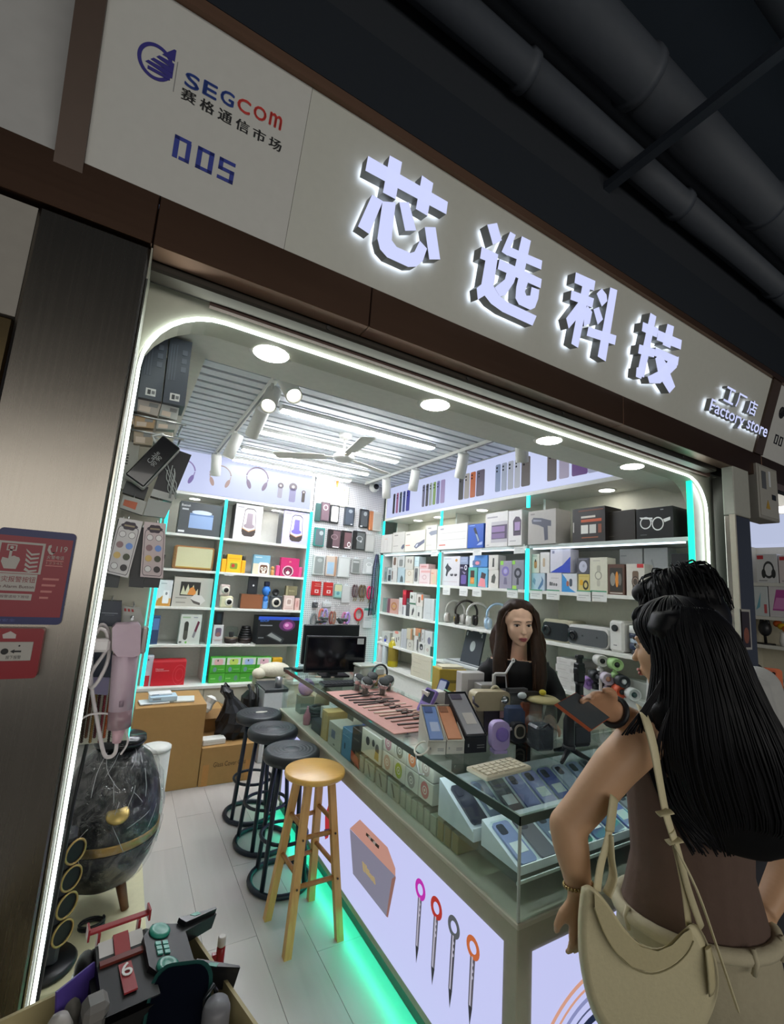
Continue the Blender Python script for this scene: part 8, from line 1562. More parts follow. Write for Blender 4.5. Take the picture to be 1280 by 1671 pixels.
def hand(mb, wrist, direction, palm_n, curl=.5, side=1, L=.085, spread=.016, curls=None):
    # palm and five jointed fingers; direction = along the hand, palm_n = out of the palm, side = +1 thumb to the right of direction seen from the back
    d = Vector(direction).normalized(); n = Vector(palm_n); n = (n-d*n.dot(d)).normalized(); x = d.cross(n)*side; w0 = Vector(wrist)
    for t in (-.026, -.009, .009, .026): mb.tube([w0+x*t*.5, w0+d*.03+x*t*.85, w0+d*L+x*t], [.015, .0145, .0105], 10)
    for k, (t, ln) in enumerate(((-.029, .066), (-.010, .080), (.010, .086), (.029, .078))):
        p = w0+d*L*.96+x*t; a = 0; pts = [p]; c_ = (curls[k] if curls else curl)
        for q, f in enumerate((.42, .32, .26)):
            a += c_*(.55, .9, .7)[q]; p = p+(d*cos(a)+n*sin(a)+x*t*.8*(q == 0))*ln*f; pts.append(p)
        mb.tube(pts, [.0092, .0085, .0078, .0062], 10); mb.ell(tuple(pts[-1]), .0064, 8, 6)
    p = w0+d*.022+x*.022; pts = [p, p+d*.022+x*.024+n*.006, p+d*.048+x*.034+n*.014, p+d*.070+x*.034+n*.022]
    mb.tube(pts, [.013, .0115, .0095, .0075], 10); mb.ell(tuple(pts[-1]), .0078, 8, 6)
    return mb
def strands(nm, paths, r, mm, parent, origin, n=5):
    m = MB()
    for P in paths: m.tube(smooth([Vector(p) for p in P], 3), r, n)
    o = at(m, nm, mm, parent, origin); o['kind'] = 'stuff'; return o
def hairmat(h, h2):
    m = wood(h, h2, (60, 60, 2.5), .5); b = m.node_tree.nodes['Principled BSDF']; b.inputs['Specular IOR Level'].default_value = .2; return m
skin1 = mat('#c39a78', .5, noise=.03, scale=30); skin2 = mat('#e2bba2', .5, noise=.02, scale=30); skin3 = mat('#b98c6c', .5, noise=.03, scale=30)
hair1 = hairmat('#060608', '#0d0d11'); hair2 = hairmat('#17100d', '#3a2619')
# ---- shop assistant behind the counter
D = 2.42; hc_ = on_d(846, 1014, D); fx, fy = on_d(846, 1075, D).x, on_d(846, 1075, D).y; O = Vector((fx, fy, 0))
as_ = thing('person', 'woman with long brown hair in a black top standing behind the counter', 'person', O); YA = R(217); rA = Vector((cos(YA), -sin(YA), 0)); fA = Vector((sin(YA), cos(YA), 0))
def A_(r_, f_, z): return O+rA*r_+fA*f_+Vector((0, 0, z))
zn = on_d(846, 1078, D).z
m = MB(); TA_ = head_shape(m, hc_+fA*.01, R(209), R(10), R(3), 1.04)
loft(m, [(A_(0, -.02, zn-.07), .075, .06), (A_(0, -.015, zn), .052, .050), (A_(0, -.005, zn+.05), .047, .047), (A_(0, 0, zn+.10), .046, .05)], YA)
tor = [(A_(0, -.02, .78), .165, .115), (A_(0, -.02, .88), .16, .11), (A_(0, -.02, 1.0), .125, .092), (A_(0, -.015, 1.10), .13, .098), (A_(0, -.01, 1.20), .15, .11), (A_(0, -.015, 1.27), .155, .10), (A_(0, -.02, zn-.055), .13, .075), (A_(0, -.02, zn-.02), .07, .055)]
loft(m, [(c, a*.94, b*.94) for c, a, b in tor], YA)
hands = {}
for sg in (-1, 1):
    sh, el, wr = A_(sg*.155, -.02, zn-.075), A_(sg*.215, -.03, 1.075), A_(sg*.13, .16, .995); m.tube([sh, sh*.5+el*.5, el], [.05, .042, .036], 14).tube([el, el*.5+wr*.5, wr], [.037, .033, .026], 14); m.ell(tuple(sh), .05, 12, 8)
    hand(m, wr, fA*.9-rA*sg*.35+Vector((0, 0, -.12)), Vector((0, 0, -1)), .35, -sg)
    m.tube([A_(sg*.085, -.02, .82), A_(sg*.085, -.01, .45), A_(sg*.085, -.03, .09)], [.085, .058, .042], 14).ell(tuple(A_(sg*.085, .045, .035)), (.045, .045, .035), 12, 8).ell(tuple(A_(sg*.085, -.02, .045)), (.04, .05, .04), 12, 8)
fused(m, 'body', skin2, as_, .007, 3, O); face_parts(TA_, as_, O)
blk_ = mat('#101014', .75, noise=.02)
m = MB(); loft(m, [(c, a*1.04+.004, b*1.06+.004) for c, a, b in tor[1:6]]+[(A_(0, -.025, zn-.06), .145, .082)], YA)
for sg in (-1, 1):
    sh, el, wr = A_(sg*.150, -.02, zn-.072), A_(sg*.217, -.03, 1.075), A_(sg*.138, .145, 1.0); m.ell(tuple(sh), .057, 12, 8).tube([sh, sh*.5+el*.5, el], [.058, .050, .045], 14).tube([el, el*.5+wr*.5, wr], [.046, .041, .036], 14)
fused(m, 'black_top', blk_, as_, .009, 4, O)
m = MB()
for sg in (-1, 1): m.tube([A_(sg*.08, -.02, .86), A_(sg*.087, -.01, .45), A_(sg*.087, -.03, .06)], [.094, .070, .055], 14)
loft(m, [(A_(0, -.02, .74), .178, .125), (A_(0, -.02, .90), .166, .116)], YA); fused(m, 'trousers', mat('#1b1c22', .8), as_, .012, 4, O)
m = MB(); loft(m, [(hc_+Vector((0, 0, .118)), .02, .03)]+[(hc_-fA*o_+Vector((0, 0, z)), a, b) for z, a, b, o_ in ((.112, .05, .065, .008), (.09, .075, .088, .014), (.055, .087, .098, .026), (.01, .091, .088, .045), (-.05, .094, .076, .060), (-.11, .10, .062, .065), (-.18, .115, .05, .066), (-.26, .12, .045, .07), (-.30, .10, .03, .07))], YA)
for sg, W_ in ((-1, 1), (1, 1)):
    cs = [(.085, .045, .02, .028), (.05, .074, .012, .032), (.0, .086, .010, .030), (-.06, .088, .016, .030), (-.12, .092, .040, .034), (-.18, .098, .066, .038), (-.26, .098, .088, .038), (-.36, .090, .100, .032), (-.42, .085, .104, .018)]
    loft(m, [(hc_+rA*sg*x_+fA*(f_)+Vector((0, 0, z)), w_, w_*.8) for z, x_, f_, w_ in cs], YA)
for x_ in (-.045, -.02, .015, .045): m.ell(tuple(hc_+rA*x_+fA*(.060-.4*abs(x_))+Vector((0, 0, .080-.25*abs(x_)))), (.032, .032, .030), 12, 8)
fused(m, 'hair', hair2, as_, .007, 3, O)
random.seed(31); ps = []
for k in range(90):
    sg = random.choice((-1, 1)); t = random.uniform(0, 1); x_ = .06+.05*t; f_ = .105-.10*t*t
    e1 = random.uniform(-.40, -.30)
    ps.append([hc_+rA*sg*.012+fA*(.05-.08*t)+Vector((0, 0, .112)), hc_+rA*sg*(.052+.015*t)+fA*(.075-.10*t)+Vector((0, 0, .066)), hc_+rA*sg*(.086+.016*t)+fA*(.045-.085*t)+Vector((0, 0, 0)), hc_+rA*sg*(x_+.036)+fA*(.045-.06*t)+Vector((0, 0, -.10)), hc_+rA*sg*(.07+.055*t)+fA*(.105-.05*t)+Vector((0, 0, -.22)), hc_+rA*sg*(.06+.06*t+random.uniform(-.01, .01))+fA*(.13-.05*t)+Vector((0, 0, e1))])
strands('hair_strands', ps, .0028, hairmat('#1f1510', '#4a3020'), as_, O)
# ---- woman customer seen from behind
D = 1.16; YW = R(38); O = on_d(1135, 1500, D); O.z = 0; rW = Vector((cos(YW), -sin(YW), 0)); fW = Vector((sin(YW), cos(YW), 0)); Wd = on_d
cu = thing('person', 'long haired woman in brown tank top and beige jeans, her back to the viewer', 'person', O)
hcw = Wd(1098, 1054, 1.17); TW = None; m = MB(); TW = head_shape(m, hcw, R(-2), R(8), 0, 1.0)
zc_ = [Wd(1140, 1650, 1.18), Wd(1137, 1570, 1.17), Wd(1130, 1475, 1.16), Wd(1127, 1405, 1.15), Wd(1124, 1330, 1.15), Wd(1124, 1260, 1.15), Wd(1127, 1205, 1.16), Wd(1130, 1172, 1.17)]
tw = list(zip(zc_, (.183, .183, .158, .132, .136, .145, .132, .085), (.135, .135, .118, .105, .105, .105, .085, .062)))
loft(m, [(c, a*.95, b*.95) for c, a, b in tw]+[(Wd(1130, 1150, 1.17), .052, .05), (Wd(1120, 1095, 1.17), .05, .05)], YW)
shL, elL, wrL = Wd(1052, 1203, 1.10), Wd(926, 1348, 1.06), Wd(946, 1452, 1.02)
m.ell(tuple(shL), (.050, .050, .050), 16, 10).tube([Wd(1100, 1185, 1.15), shL], [.05, .052], 14).tube([shL, shL*.6+elL*.4+Vector((0, 0, .01)), shL*.2+elL*.8, elL], [.054, .050, .043, .040], 16)
m.ell(tuple(elL), .041, 14, 9).tube([elL, elL*.65+wrL*.35, wrL], [.041, .040, .027], 16)
hand(m, wrL, Wd(955, 1540, 1.02)-wrL, -rW*.4+fW*.9, .28, -1)
shR, elR, wrR = Wd(1212, 1200, 1.24), Wd(1300, 1385, 1.26), Wd(1248, 1490, 1.14)
m.ell(tuple(shR), .05, 14, 9).tube([Wd(1160, 1180, 1.2), shR], .05, 14).tube([shR, shR*.5+elR*.5, elR], [.052, .046, .038], 14).tube([elR, elR*.6+wrR*.4, wrR], [.039, .037, .026], 14)
hand(m, wrR, Wd(1228, 1560, 1.11)-wrR, fW, .55, 1)
hipz = zc_[0].z
for sg in (-1, 1): m.tube([O+rW*sg*.09+Vector((0, 0, hipz)), O+rW*sg*.095+fW*.01+Vector((0, 0, .45)), O+rW*sg*.095-fW*.02+Vector((0, 0, .08))], [.09, .06, .042], 14).ell(tuple(O+rW*sg*.1+fW*.05+Vector((0, 0, .035))), (.05, .06, .035), 12, 8).ell(tuple(O+rW*sg*.098-fW*.01+Vector((0, 0, .05))), (.045, .05, .045), 12, 8)
fused(m, 'body', skin1, cu, .006, 3, O); face_parts(TW, cu, O, '#b5706c')
top = mat('#5b483f', .85, bump=.35, scale=45)
m = MB(); loft(m, [(zc_[2]-Vector((0, 0, .015)), .170, .126)]+[(c, a+.006, b+.006) for c, a, b in tw[2:6]]+[(Wd(1124, 1243, 1.15), .138, .104)], YW)
for dx in (-.085, .085):
    a_ = Wd(1124, 1250, 1.15)+rW*dx; b_ = Wd(1124, 1178, 1.15)+rW*dx*1.02
    for f_, f2 in ((-.098, -.055), (.095, .05)): m.tube([a_+fW*f_, b_+fW*f2+Vector((0, 0, -.005))], [.026, .016], 10, flat=.45)
    m.tube([b_-fW*.055, b_+Vector((0, 0, .016)), b_+fW*.05], .014, 10, flat=.5)
fused(m, 'tank_top', top, cu, .0065, 2, O)
denim = mat('#a89f86', .85, bump=.3, scale=70); m = MB()
loft(m, [(zc_[0]-Vector((0, 0, .06)), .20, .148), (zc_[0], .197, .146), (zc_[1], .195, .146), (zc_[1]*.5+zc_[2]*.5, .185, .138), (zc_[2]-Vector((0, 0, .02)), .176, .133)], YW)
for sg in (-1, 1): m.tube([O+rW*sg*.095+Vector((0, 0, hipz)), O+rW*sg*.10+fW*.01+Vector((0, 0, .45)), O+rW*sg*.10-fW*.02+Vector((0, 0, .05))], [.104, .092, .095], 16)
fused(m, 'jeans', denim, cu, .009, 3, O)
wb = MB(); wz = zc_[2]-Vector((0, 0, .022)); wb.tube([wz+rW*(.178*cos(2*pi*i/32))+fW*(.135*sin(2*pi*i/32)) for i in range(32)], .0165, 8, 0, True, flat=1)
at(wb, 'waistband', mat('#b3aa90', .85, bump=.3, scale=70), cu, O)
for a in (200, 250, 290, 160, 330): q = wz+rW*(.183*cos(R(a)))+fW*(.142*sin(R(a))); at(MB().tube([q+Vector((0, 0, .022)), q+(rW*cos(R(a))+fW*sin(R(a)))*.008, q-Vector((0, 0, .03))], .006, 6), 'belt_loop', mat('#b9b095', .85), cu, O)
# her hair
def Hs(u, v, d, a, b): return (Wd(u, v, d), a, b)
m = MB(); loft(m, [Hs(1120, 984, 1.16, .03, .03), Hs(1122, 992, 1.15, .062, .065), Hs(1124, 1014, 1.145, .090, .085), Hs(1138, 1050, 1.13, .098, .088), Hs(1150, 1095, 1.10, .104, .080), Hs(1155, 1145, 1.07, .112, .070), Hs(1165, 1200, 1.045, .142, .062), Hs(1180, 1260, 1.03, .150, .056), Hs(1198, 1320, 1.02, .140, .048), Hs(1200, 1365, 1.02, .115, .036), Hs(1196, 1392, 1.02, .06, .018)], R(60))
loft(m, [Hs(1092, 1000, 1.15, .04, .06), Hs(1080, 1026, 1.15, .036, .06), Hs(1104, 1066, 1.13, .020, .05), Hs(1104, 1110, 1.11, .020, .045), Hs(1085, 1158, 1.09, .036, .035), Hs(1096, 1210, 1.06, .03, .025), Hs(1110, 1260, 1.04, .02, .015)], R(60))
m.T = TW; m.ell((0, -.018, .040), (.083, .100, .084), 24, 14).ell((0, .036, .074), (.060, .046, .034), 18, 12)
m.ell((.068, .004, .012), (.022, .044, .075), 14, 10).ell((-.064, -.03, .004), (.013, .036, .06), 14, 10)
m.T = None
fused(m, 'hair', hair1, cu, .008, 4, O)
random.seed(77); ps = []; r60 = Vector((cos(R(60)), -sin(R(60)), 0)); f60 = Vector((sin(R(60)), cos(R(60)), 0))
for k in range(150):
    t = random.uniform(-1, 1); q = []
    for (u, v, d, a, b) in ((1122, 990, 1.15, .05, .06), (1128, 1030, 1.135, .094, .086), (1146, 1095, 1.10, .103, .08), (1165, 1200, 1.045, .142, .062), (1180, 1265, 1.03, .152, .056), (1198, 1330, 1.02, .142, .046)): th = t*1.45; q.append(Wd(u, v, d)+r60*(a*sin(th)+random.uniform(-.004, .004))-f60*(b*cos(th)+.001))
    q.append(Wd(1200+70*t, 1372+random.uniform(-6, 26), 1.01)); ps.append(q)
for k in range(110):
    ph_ = R(random.uniform(95, 330)); ps.append([TW @ Vector((.0855*cos(ph_)*cos(R(e)), -.018+.103*sin(ph_)*cos(R(e)), .040+.087*sin(R(e)))) for e in (82, 55, 28, 4)]+[TW @ Vector((.080*cos(ph_), -.03+.09*sin(ph_), -.02))])
for k in range(60):
    ph_ = R(random.uniform(20, 165)); ps.append([TW @ Vector((.062*cos(ph_)*cos(R(e)), .036+.048*sin(ph_)*cos(R(e)), .074+.036*sin(R(e)))) for e in (85, 55, 28, 2, -20)])
for k in range(16):
    x = random.uniform(0, 1); ps.append([Wd(1090, 1090, 1.10), Wd(1078-8*x, 1125, 1.085), Wd(1060-14*x, 1160, 1.06), Wd(1034-20*x+25*random.random(), 1192+8*x, 1.035)])
for k in range(8):
    x = random.uniform(0, 1); ps.append([Wd(1096, 1150, 1.06), Wd(1075+8*x, 1200, 1.045), Wd(1068+12*x, 1250+20*x, 1.055)])
strands('hair_strands', ps, .0018, hairmat('#08080b', '#121217'), cu, O)
br = MB(); dw = (wrL-elL).normalized(); xx = dw.cross(Vector((0, 0, 1))).normalized(); yy = dw.cross(xx)
for i in range(26): a = 2*pi*i/26; p = wrL-dw*.01+xx*(.031*cos(a))+yy*(.031*sin(a)); br.ell(tuple(p), .0042, 8, 5)
at(br, 'bracelet', mat('#a08858', .25, .8), cu, O)
# ---- the cream bag on her shoulder
BO = Wd(1060, 1600, .97); bg = thing('shoulder_bag', 'cream leather crescent shoulder bag hanging at the woman customer hip', 'bag', BO); lea = mat('#cbc19d', .5, bump=.15, scale=120); lea2 = mat('#bfb48e', .5, bump=.15, scale=120)
oc = [(880+a/2.1675, 900+b/2.1675) for a, b in ((150, 1185), (172, 1178), (200, 1195), (240, 1240), (300, 1330), (360, 1385), (420, 1402), (470, 1380), (515, 1335), (545, 1315), (575, 1340), (605, 1400), (628, 1450), (636, 1540), (610, 1640), (560, 1720), (480, 1780), (390, 1800), (300, 1770), (220, 1690), (170, 1580), (142, 1440), (137, 1330), (142, 1240))]
oc = [(float(q.x), float(q.y)) for q in smooth([Vector((a, b, 0)) for a, b in oc+oc[:1]], 3)[:-1]]
cu_, cv_ = sum(p[0] for p in oc)/len(oc), sum(p[1] for p in oc)/len(oc); n_ = len(oc); m = MB(); vs = []
for (d, k) in ((.925, .86), (.930, .94), (.945, .985), (.97, 1.0), (1.0, .99), (1.015, .95)): vs += [Wd(cu_+(u-cu_)*k, cv_+(v-cv_)*k, d) for u, v in oc]
fs = [(i*n_+q, i*n_+(q+1) % n_, (i+1)*n_+(q+1) % n_, (i+1)*n_+q) for i in range(5) for q in range(n_)]+[tuple(range(n_))[::-1], tuple(5*n_+q for q in range(n_))]
m.add(vs, fs, 0, False); m.s[:5*n_] = [True]*(5*n_); at(m, 'bag_body', lea, bg, BO)
fl_ = [(880+a/2.1675, 900+b/2.1675) for a, b in ((196, 1205), (240, 1255), (300, 1345), (360, 1398), (420, 1414), (472, 1392), (512, 1350), (538, 1335), (545, 1375), (520, 1420), (470, 1465), (400, 1490), (330, 1470), (270, 1415), (225, 1340), (198, 1265))]
n2 = len(fl_); m = MB(); vs = [Wd(u, v, .915) for u, v in fl_]+[Wd(u, v, .924) for u, v in fl_]; m.add(vs, [tuple(range(n2))[::-1], tuple(n2+i for i in range(n2))]+[(i, (i+1) % n2, n2+(i+1) % n2, n2+i) for i in range(n2)]); at(m, 'flap', lea2, bg, BO)
Q5 = lambda a, b, d: Wd(880+a/2.1675, 900+b/2.1675, d)
at(MB().tube(smooth([Q5(a, b, .914) for a, b in ((196, 1260), (228, 1345), (272, 1418), (332, 1474), (400, 1494), (470, 1470), (522, 1424), (547, 1378))], 3), .0014, 5), 'seam', mat('#8f8763', .6), bg, BO)
at(MB().tube(smooth([Q5(a, b, .93) for a, b in ((205, 1215), (250, 1270), (310, 1350), (365, 1396))], 3), .0025, 5), 'zip', mat('#5d5a4c', .4, .3), bg, BO)
def ribbon(nm, P, w_, mm=lea, t_=.25):
    P = smooth([Vector(p) for p in P], 4); at(MB().tube(P, [float(x) for x in np.interp(np.linspace(0, 1, len(P)), np.linspace(0, 1, len(w_)), w_)], 8, flat=t_), nm, mm, bg, BO)
ribbon('strap', [Q5(205, 1200, .97), Q5(218, 1110, .985), Q5(245, 1010, 1.0), Q5(262, 900, 1.03), Q5(285, 815, 1.07)], [.014, .014, .013, .013, .012])
ribbon('strap', [Q5(240, 1215, .975), Q5(262, 1150, .985), Q5(255, 1080, .99), Q5(250, 1000, 1.0)], [.013, .013, .012, .012])
ribbon('buckle', [Q5(250, 990, .99), Q5(258, 930, 1.0), Q5(266, 870, 1.02)], [.017, .017, .017], lea2)
ribbon('strap', [Q5(530, 1320, .96), Q5(512, 1180, .975), Q5(480, 1030, .98), Q5(448, 920, .99), Q5(425, 800, 1.0), Q5(405, 690, 1.02), Q5(380, 600, 1.045), Q5(362, 556, 1.09)], [.012, .012, .012, .013, .014, .016, .017, .017])
ribbon('strap', [Q5(575, 1330, .96), Q5(530, 1200, .97), Q5(495, 1070, .975), Q5(470, 990, .98)], [.011, .011, .011, .012])
ribbon('loose_strap', [Q5(478, 1035, .965), Q5(560, 1200, .94), Q5(630, 1400, .925), Q5(690, 1580, .92), Q5(702, 1618, .92)], [.010, .010, .010, .011, .009])
for a, b in ((445, 925), (478, 1025)): ribbon('buckle', [Q5(a-24, b+4, .975), Q5(a+24, b-6, .975)], [.012, .012], lea2)
ribbon('side_tab', [Q5(598, 1400, .925), Q5(608, 1480, .92), Q5(612, 1560, .925)], [.012, .014, .013], lea2)
# ---- man behind her, holding a phone
O = Wd(1180, 1400, 1.46); O.z = 0; YM = R(20); rM = Vector((cos(YM), -sin(YM), 0)); fM = Vector((sin(YM), cos(YM), 0)); mn = thing('person', 'black haired man in grey T shirt hidden behind the woman, holding out a phone', 'person', O)
hm = Wd(1112, 1000, 1.36); m = MB(); TM = head_shape(m, hm, R(12), R(20), 0, 1.06); zs = Wd(1150, 1105, 1.42)
ck = [Vector((O.x, O.y, .80)), Vector((O.x, O.y, .95)), Vector((O.x, O.y, 1.1)), Vector((O.x, O.y, 1.25)), Vector((O.x-.01, O.y, 1.36)), Vector((O.x-.03, O.y, 1.42))]
tm = list(zip(ck, (.165, .16, .165, .185, .17, .10), (.12, .115, .12, .125, .11, .08)))
loft(m, [(c, a*.95, b*.95) for c, a, b in tm]+[(Vector((O.x-.05, O.y-.0, 1.46)), .058, .06), (hm-Vector((0, 0, .06)), .055, .058)], YM)
shl = ck[4]-rM*.17+Vector((0, 0, -.02)); ell_ = Wd(1090, 1215, 1.22); wrl = Wd(1000, 1160, 1.09); m.ell(tuple(shl), .058, 12, 8).tube([shl, shl*.5+ell_*.5, ell_], [.055, .048, .040], 14).tube([ell_, ell_*.5+wrl*.5, wrl], [.041, .038, .028], 14)
dh = (Wd(935, 1130, 1.06)-wrl); hand(m, wrl, dh, Wd(960, 1165, 1.0)-Wd(960, 1130, 1.08), .3, 1, .055, curls=[.25, .3, .38, .45])
shr = ck[4]+rM*.18+Vector((0, 0, -.02)); elr = shr+rM*.08+Vector((0, 0, -.28)); wr_ = elr+fM*.2+Vector((0, 0, -.05)); m.ell(tuple(shr), .058, 12, 8).tube([shr, elr], [.055, .042], 14).tube([elr, wr_], [.042, .028], 14); hand(m, wr_, fM, Vector((0, 0, -1)), .5, -1)
for sg in (-1, 1): m.tube([O+rM*sg*.095+Vector((0, 0, .85)), O+rM*sg*.10+Vector((0, 0, .46)), O+rM*sg*.10-fM*.02+Vector((0, 0, .08))], [.09, .065, .045], 14).ell(tuple(O+rM*sg*.1+fM*.06+Vector((0, 0, .04))), (.05, .07, .04), 12, 8).ell(tuple(O+rM*sg*.1-fM*.01+Vector((0, 0, .05))), (.05, .05, .05), 12, 8)
fused(m, 'body', skin3, mn, .007, 3, O); face_parts(TM, mn, O, '#a0665c', '#15110f')
m = MB(); loft(m, [(c, a+.012, b+.012) for c, a, b in tm[:5]]+[(ck[5]-Vector((0, 0, .01)), .105, .085)], YM)
for sh_, el_ in ((shl, ell_), (shr, elr)): m.ell(tuple(sh_), .068, 12, 8).tube([sh_, sh_*.45+el_*.55], [.068, .062], 14)
fused(m, 'grey_shirt', mat('#a3a3a1', .9, bump=.3, scale=50), mn, .009, 4, O)
m = MB(); loft(m, [(ck[0]-Vector((0, 0, .04)), .18, .14), (ck[1]-Vector((0, 0, .03)), .172, .13)], YM)
for sg in (-1, 1): m.tube([O+rM*sg*.095+Vector((0, 0, .86)), O+rM*sg*.10+Vector((0, 0, .46)), O+rM*sg*.10-fM*.02+Vector((0, 0, .06))], [.105, .085, .075], 14)
fused(m, 'trousers', mat('#2a2c33', .85), mn, .011, 4, O)
m = MB(); m.T = Matrix.Translation(hm) @ Matrix.Rotation(-R(12), 4, 'Z') @ Matrix.Rotation(R(-20), 4, 'X') @ Matrix.Scale(1.06, 4)
m.ell((0, -.022, .040), (.090, .098, .088), 24, 14).ell((0, -.055, -.02), (.080, .062, .075), 20, 12).ell((-.03, .052, .075), (.055, .048, .035), 16, 10).ell((.03, .05, .075), (.05, .045, .035), 16, 10); m.T = None
fused(m, 'hair', hair1, mn, .007, 2, O)
random.seed(13); ps = []; TT = Matrix.Translation(hm) @ Matrix.Rotation(-R(12), 4, 'Z') @ Matrix.Rotation(R(-20), 4, 'X') @ Matrix.Scale(1.06, 4)
for k in range(150):
    a = random.uniform(-pi, pi); e = random.uniform(.1, 1.2); fr_ = cos(a-pi/2) > .3
    p0 = Vector((.05*cos(a)*cos(e), -.02+.05*sin(a)*cos(e), .118)); p1 = Vector((.094*cos(a)*cos(e*.5), -.02+.105*sin(a)*cos(e*.5), .04+.085*sin(e))); p2 = p1*1.05+Vector((random.uniform(-.008, .008), .012 if fr_ else 0, -.04)); p3 = p2+Vector((.004, .006 if fr_ else .004, -.042 if fr_ else -.03))
    ps.append([TT @ p0, TT @ p1, TT @ p2, TT @ p3])
strands('hair_strands', ps, .0022, hair1, mn, O)
wbm = MB(); dw = (wrl-ell_).normalized(); xx = dw.cross(Vector((0, 0, 1))).normalized(); yy = dw.cross(xx)
wbm.tube([wrl-dw*.005+xx*(.032*cos(2*pi*i/20))+yy*(.032*sin(2*pi*i/20)) for i in range(20)], .007, 8, 0, True); at(wbm, 'black_wristband', mat('#15161a', .5), mn, O)
# the phone in his hand: dark screen, orange case
cr = [Wd(908, 1148, 1.00), Wd(940, 1130, 1.05), Wd(1016, 1170, 1.04), Wd(966, 1192, .99)]
cr[2] = cr[1]+(cr[3]-cr[0]); PO = (cr[0]+cr[2])/2; nrm = (cr[1]-cr[0]).cross(cr[3]-cr[0]).normalized()
if nrm.z < 0: nrm = -nrm
ph = thing('mobile_phone', 'phone with dark screen and orange case held out over the counter', 'phone', PO)
def slab(k, z0, z1): 
    c_ = (cr[0]+cr[2])/2; P = [c_+(p-c_)*k for p in cr]; return MB().add([p+nrm*z0 for p in P]+[p+nrm*z1 for p in P], [(3, 2, 1, 0), (4, 5, 6, 7), (0, 1, 5, 4), (1, 2, 6, 5), (2, 3, 7, 6), (3, 0, 4, 7)])
at(slab(1, -.008, .001), 'orange_case', mat('#b4552f', .4), ph, PO); at(slab(.97, .001, .0025), 'screen', mat('#4a4f52', .25), ph, PO)
# right edge: next counter with stands, red case, small poster on the post
nc = thing('glass_counter', 'next shop counter with a glass top at the right edge', 'counter', (3.66, 1.15, 0)); MB().box(-.55, 0, 0, .6, .5, .80, 0, .004).build('base_cabinet', lam, nc); MB().box(-.55, .0, .801, .6, .5, .94).build('glass_pane', GLASS, nc); MB().box(-.56, -.01, .941, .61, .51, .953).build('glass_top', mat('#9fb8b4', .1, 0, 0, .6), nc)
p = on_y(1262, 1150, 1.3)
t = thing('mobile_phone', 'bright orange phone on a stand in the next shop at the right edge', 'phone', (p.x+.02, 1.30, .9535), R(-50)); MB().prism(rrect(-.05, .02, .05, .30, .02), 0, .02).build('case', mat('#d8662c', .4), t); MB().prism(rrect(-.042, .215, .02, .292, .015), -.003, 0).build('camera_plate', mat('#c4551f', .3), t)
for x, z in ((-.025, .27), (.003, .27), (-.025, .24)): MB().cyl((x, -.006, z), .010, .003, 14, 0, 'y').build('lens', mat('#2a1510', .15), t)
MB().box(-.05, -.03, 0, .05, .06, .02).build('foot', mat('#7d8082', .4), t)
t = thing('grey_stand', 'grey tilted panel before the orange phone in the next shop', 'stand', (p.x-.10, 1.22, .9535), R(-50)); MB().prism([(-.06, 0), (.06, 0), (.05, .20), (-.05, .21)], 0, .015).build('panel', mat('#6c6e70', .5), t); MB().box(-.05, .0, 0, .05, .08, .012).build('foot', mat('#5a5c5e', .5), t)
t = thing('black_cloth', 'black cloth cover over goods in the next shop behind the orange phone', 'cloth', (p.x+.05, 1.48, .9535)); MB().ell((0, 0, .17), (.28, .12, .165), 20, 12).build('folds', mat('#1c1d22', .8, bump=1, scale=12), t); MB().box(-.2, -.08, 0, .2, .08, .1).build('goods_under', mat('#2a2b30', .7), t)
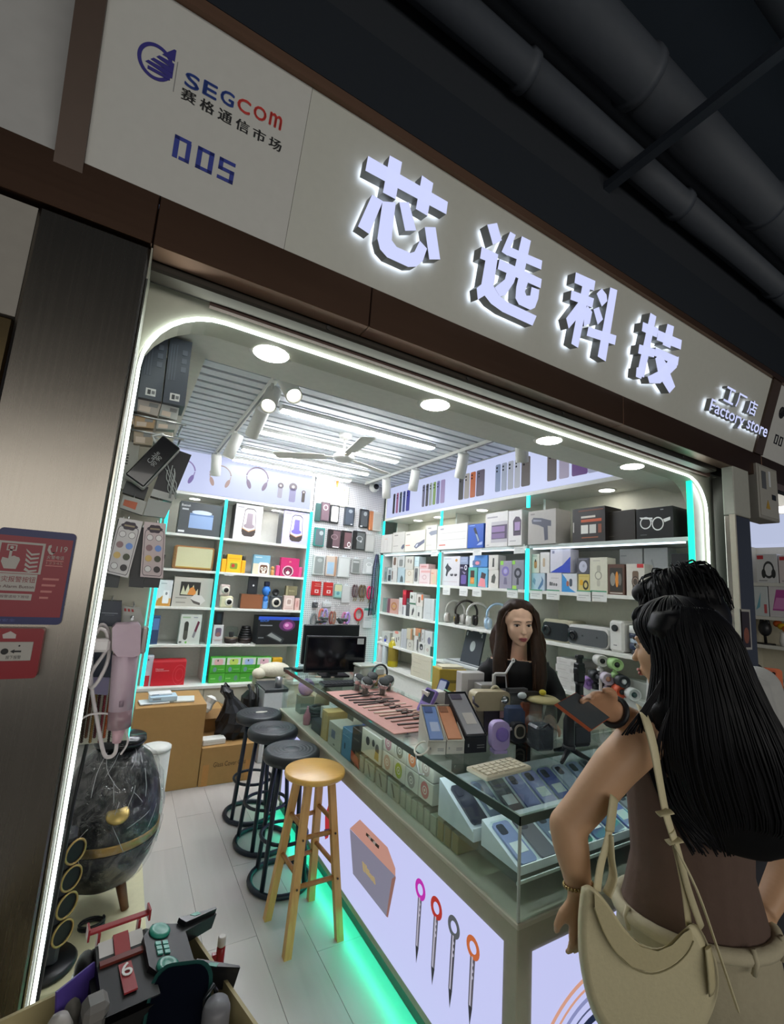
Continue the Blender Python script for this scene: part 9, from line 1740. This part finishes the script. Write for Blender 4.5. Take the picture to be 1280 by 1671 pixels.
t = thing('poster_card', 'white framed picture of a phone fixed low on the right steel post', 'poster', (2.755, YP-.006, 1.40)); MB().box(-.065, 0, 0, .045, .0045, .20, 0, .001).build('frame', mat('#a3a19c', .5), t); MB().box(-.052, -.001, .012, .030, 0, .188).build('picture', mat('#2e211d', .3), t); MB().ell((-.01, -.001, .07), (.03, .001, .04), 12, 8).build('figure', mat('#7d4a3a', .5), t)
q = Wd(1278, 1600, 1.5); t = thing('suitcase', 'dark red case standing on the floor at the lower right edge', 'suitcase', (q.x+.10, q.y, 0), R(-30)); MB().box(-.14, -.10, .02, .14, .10, .66, 0, .02).build('shell', mat('#5d1a2a', .6), t); MB().tube([(-.05, 0, .66), (-.05, 0, .74), (.05, 0, .74), (.05, 0, .66)], .008, 8).build('handle', mat('#24181b', .4), t)
for x in (-.1, .1): MB().cyl((x, -.012, .02), .02, .024, 12, 0, 'y').build('wheel', mat('#1a1a1c', .5), t)
struct(MB().box(3.1, 2.06, 0, 5.5, 2.12, 2.9).build('wall_back', mat('#cfcab8', .6)))
# parts that sit on another part of the same thing become its sub-parts
SUB = {'camera_plate': ('body', 'case', 'phone'), 'price_sticker': ('body',),
       'screen': ('housing', 'body', 'rim'), 'sticker': ('housing',), 'hair_strands': ('hair',), 'flap': ('bag_body',), 'seam': ('bag_body',), 'zip': ('bag_body',), 'waistband': ('jeans',), 'belt_loop': ('jeans',),
       'buttons': ('body',), 'number': ('bonnet',), 'red_stripe': ('bonnet',), 'wing_strut': ('rear_wing',), 'button': ('body', 'handle'), 'hub': ('barrel',), 'foot_label': ('pack_body',), 'lens': ('housing', 'lens_ring', 'case', 'camera_body'),
       'diffuser': ('housing',), 'bracelet': ('body',), 'black_wristband': ('body',), 'cloth_grille': ('wooden_case',), 'gold_strip': ('wooden_case',), 'scuff_mark': ('seat',), 'tape': ('box',), 'handwriting': ('box',)}
for n_ in ('eye_whites', 'irises', 'eyelashes', 'eyebrows', 'lips'): SUB[n_] = ('body',)
bn = lambda o: o.name.split('.')[0]
for o in list(bpy.data.objects):
    if o.parent and o.parent.type == 'EMPTY' and o.type == 'MESH' and bn(o) in SUB:
        for want in SUB[bn(o)]:
            c = [q for q in o.parent.children if bn(q) == want and q is not o and not any(q.location) and not any(q.rotation_euler)]
            if c: o.parent = c[0]; break
